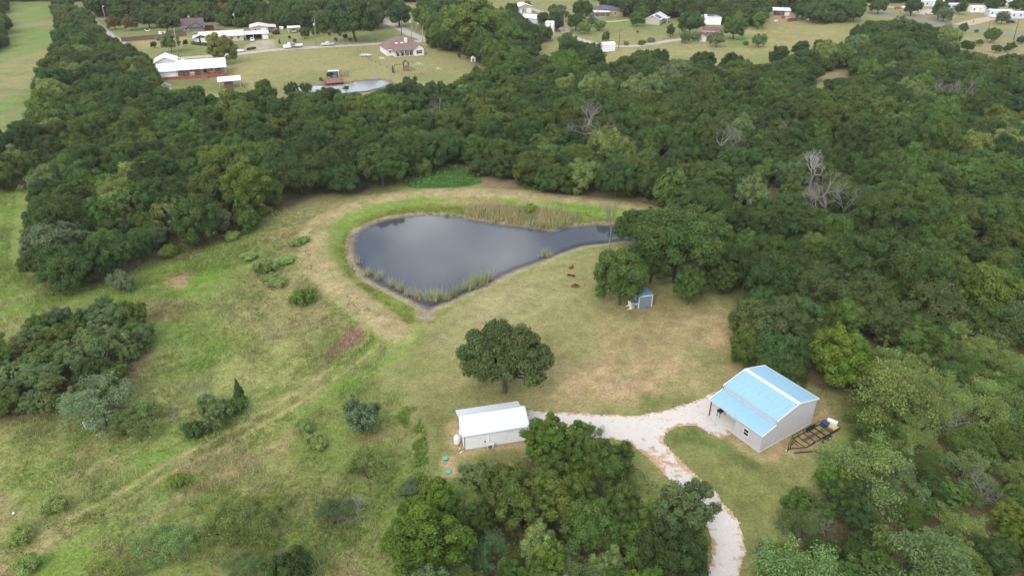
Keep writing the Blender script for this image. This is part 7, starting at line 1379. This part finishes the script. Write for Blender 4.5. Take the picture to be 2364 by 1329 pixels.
# ================================================================== POLES, LAMPS, MAILBOXES
def pole(base, top, label, arm=0, lamp=False, mat='pole_wood', xf=False, name='power_pole'):
    p = g(*base); lo, hi = 0, 30
    for _ in range(40):
        m_ = (lo + hi) / 2
        if pix(p[0], p[1], m_)[1] > top[1]: lo = m_
        else: hi = m_
    h = lo; tx = (top[0] - pix(p[0], p[1], h)[0]) / ppm(p[0], p[1], h); tx = max(-1.2, min(1.2, tx)); r = empty(name, p[0], p[1], 0, 0, label, 'pole'); mb = MB(); mb.tube([(0, 0, -.3), (tx, 0, h)], [.17, .11], 8); mb.build('shaft', mat, r)
    if arm: mb = MB(); mb.bar((tx - arm, 0, h - .5), (tx + arm, 0, h - .5), .14); mb.build('crossarm', mat, r)
    if arm:
        for k in (-.9, 0, .9): mb = MB(); mb.tube([(tx + arm * k, 0, h - .43), (tx + arm * k, 0, h - .2)], .05, 6); mb.build('insulator', 'ac_grey', r)
    if lamp: mb = MB(); mb.bar((tx, 0, h - .1), (tx + .7, -.3, h + .1), .07); mb.build('lamp_arm', 'ac_grey', r); mb = MB(); mb.tube([(tx + .7, -.3, h + .25), (tx + .7, -.3, h - .15)], [.15, .3], 10); mb.build('lamp_head', 'lamp', r)
    if xf: mb = MB(); mb.tube([(tx * .8 - .4, -.15, h * .74), (tx * .8 - .4, -.15, h * .74 + 1.0)], .3, 12); mb.build('transformer', 'ac_grey', r)
    return r
pole((246, 53), (236, 15), 'leaning lamp pole in the far yard by the crape myrtles', lamp=True); pole((413, 131), (401, 66), 'tall leaning pale power pole beside the lane and grey-green tree'); pole((544, 63), (540, 28), 'power pole with a transformer before the far woods', xf=True); pole((729, 104), (726, 44), 'pale power pole beside the silver pickup', xf=True)
pole((927, 88), (927, 37), 'dark pole behind the brown hipped roof', mat='pole_dark'); pole((950, 92), (949, 41), 'pale pole right of the brown hipped roof', mat='pole_wood', xf=True); pole((960.5, 77), (961, 55), 'thin lamp pole by the lane junction', lamp=True, name='lamp_pole'); pole((976, 99), (975, 59), 'pale pole in front of the lane junction')
pole((1302, 74), (1303, 36), 'pale pole at the bend beside the tall tank'); pole((1380, 40), (1380, 8), 'pole in front of the house with solar panels'); pole((1344, 34), (1344, 16), 'thin lamp pole left of the house with solar panels', lamp=True, name='lamp_pole'); pole((1428, 112), (1432, 66), 'dark power pole with a crossarm by the white cabin', arm=1.2, mat='pole_dark'); pole((1567, 82), (1571, 54), 'lamp pole left of the two-storey house', lamp=True, name='lamp_pole'); pole((1544, 40), (1545, 12), 'lamp pole behind the solar-roofed ranch', lamp=True, name='lamp_pole')
pole((2281, 72), (2288, 47), 'leaning dark pole behind the wide highway bush', mat='pole_dark'); pole((2340, 93), (2353, 44), 'leaning dark pole at the right end of the highway', mat='pole_dark'); pole((1996, 17), (1997, -6), 'pole where the highway leaves the trees'); pole((674, 52), (675.5, 44), 'short white lamp by the small pale shed', lamp=True, name='lamp_pole')
for (px, py), lb in (((868, 99), 'dark mailbox on the lane verge left of the hipped roof'), ((398, 134), 'dark mailbox before the leaning pale pole'), ((2077, 33), 'mailbox on the highway verge'), ((2246, 55), 'mailbox at the dirt drive mouth')):
    p = g(px, py); r = empty('mailbox', p[0], p[1], 0, .3, lb, 'mailbox'); mb = MB(); mb.box(-.06, -.06, -.1, .06, .06, 1.1); mb.build('post', 'dark_brown', r); mb = MB(); mb.prism([(-.15, 1.1), (.15, 1.1), (.15, 1.3), (0, 1.42), (-.15, 1.3)], 'y', -.3, .3); mb.build('box_body', 'black', r)
p = g(342, 75); r = empty('hammock_stand', p[0], p[1], 0, 0, 'white and dark swing seat on a stand in the far green yard', 'swing seat'); mb = MB(); mb.tube([(-1.6, 0, 1.3), (-.6, 0, .7), (.6, 0, .75), (1.5, 0, 1.5)], .14, 8); mb.build('sling', 'trim_white', r); mb = MB(); mb.bar((-1.6, 0, -.1), (-1.6, 0, 1.4), .09); mb.bar((1.5, 0, -.1), (1.5, 0, 1.6), .09); mb.build('stand', 'black', r)
for (px, py), lb in (((371, 78.5), 'left white trash cart behind the board fence'), ((380, 78), 'right white trash cart behind the board fence')):
    p = g(px, py + 2); mb = MB(); mb.box(-.7, -.5, 0, .7, .5, 1.3); mb.box(-.75, -.55, 1.3, .75, .55, 1.42); tag(mb.build('trash_cart', 'plastic_white', None, (p[0], p[1], 0)), lb, 'trash cart')
p = g(650, 67.5); mb = MB(); mb.tube([(-1.1, 0, 1.0), (1.1, .3, .75)], [.35, .4], 10); mb.box(-.9, -.3, 0, .9, .4, .55); tag(mb.build('fuel_tank', 'tank_white', None, (p[0], p[1], 0)), 'white fuel tank on a stand behind the maroon tractor', 'fuel tank')
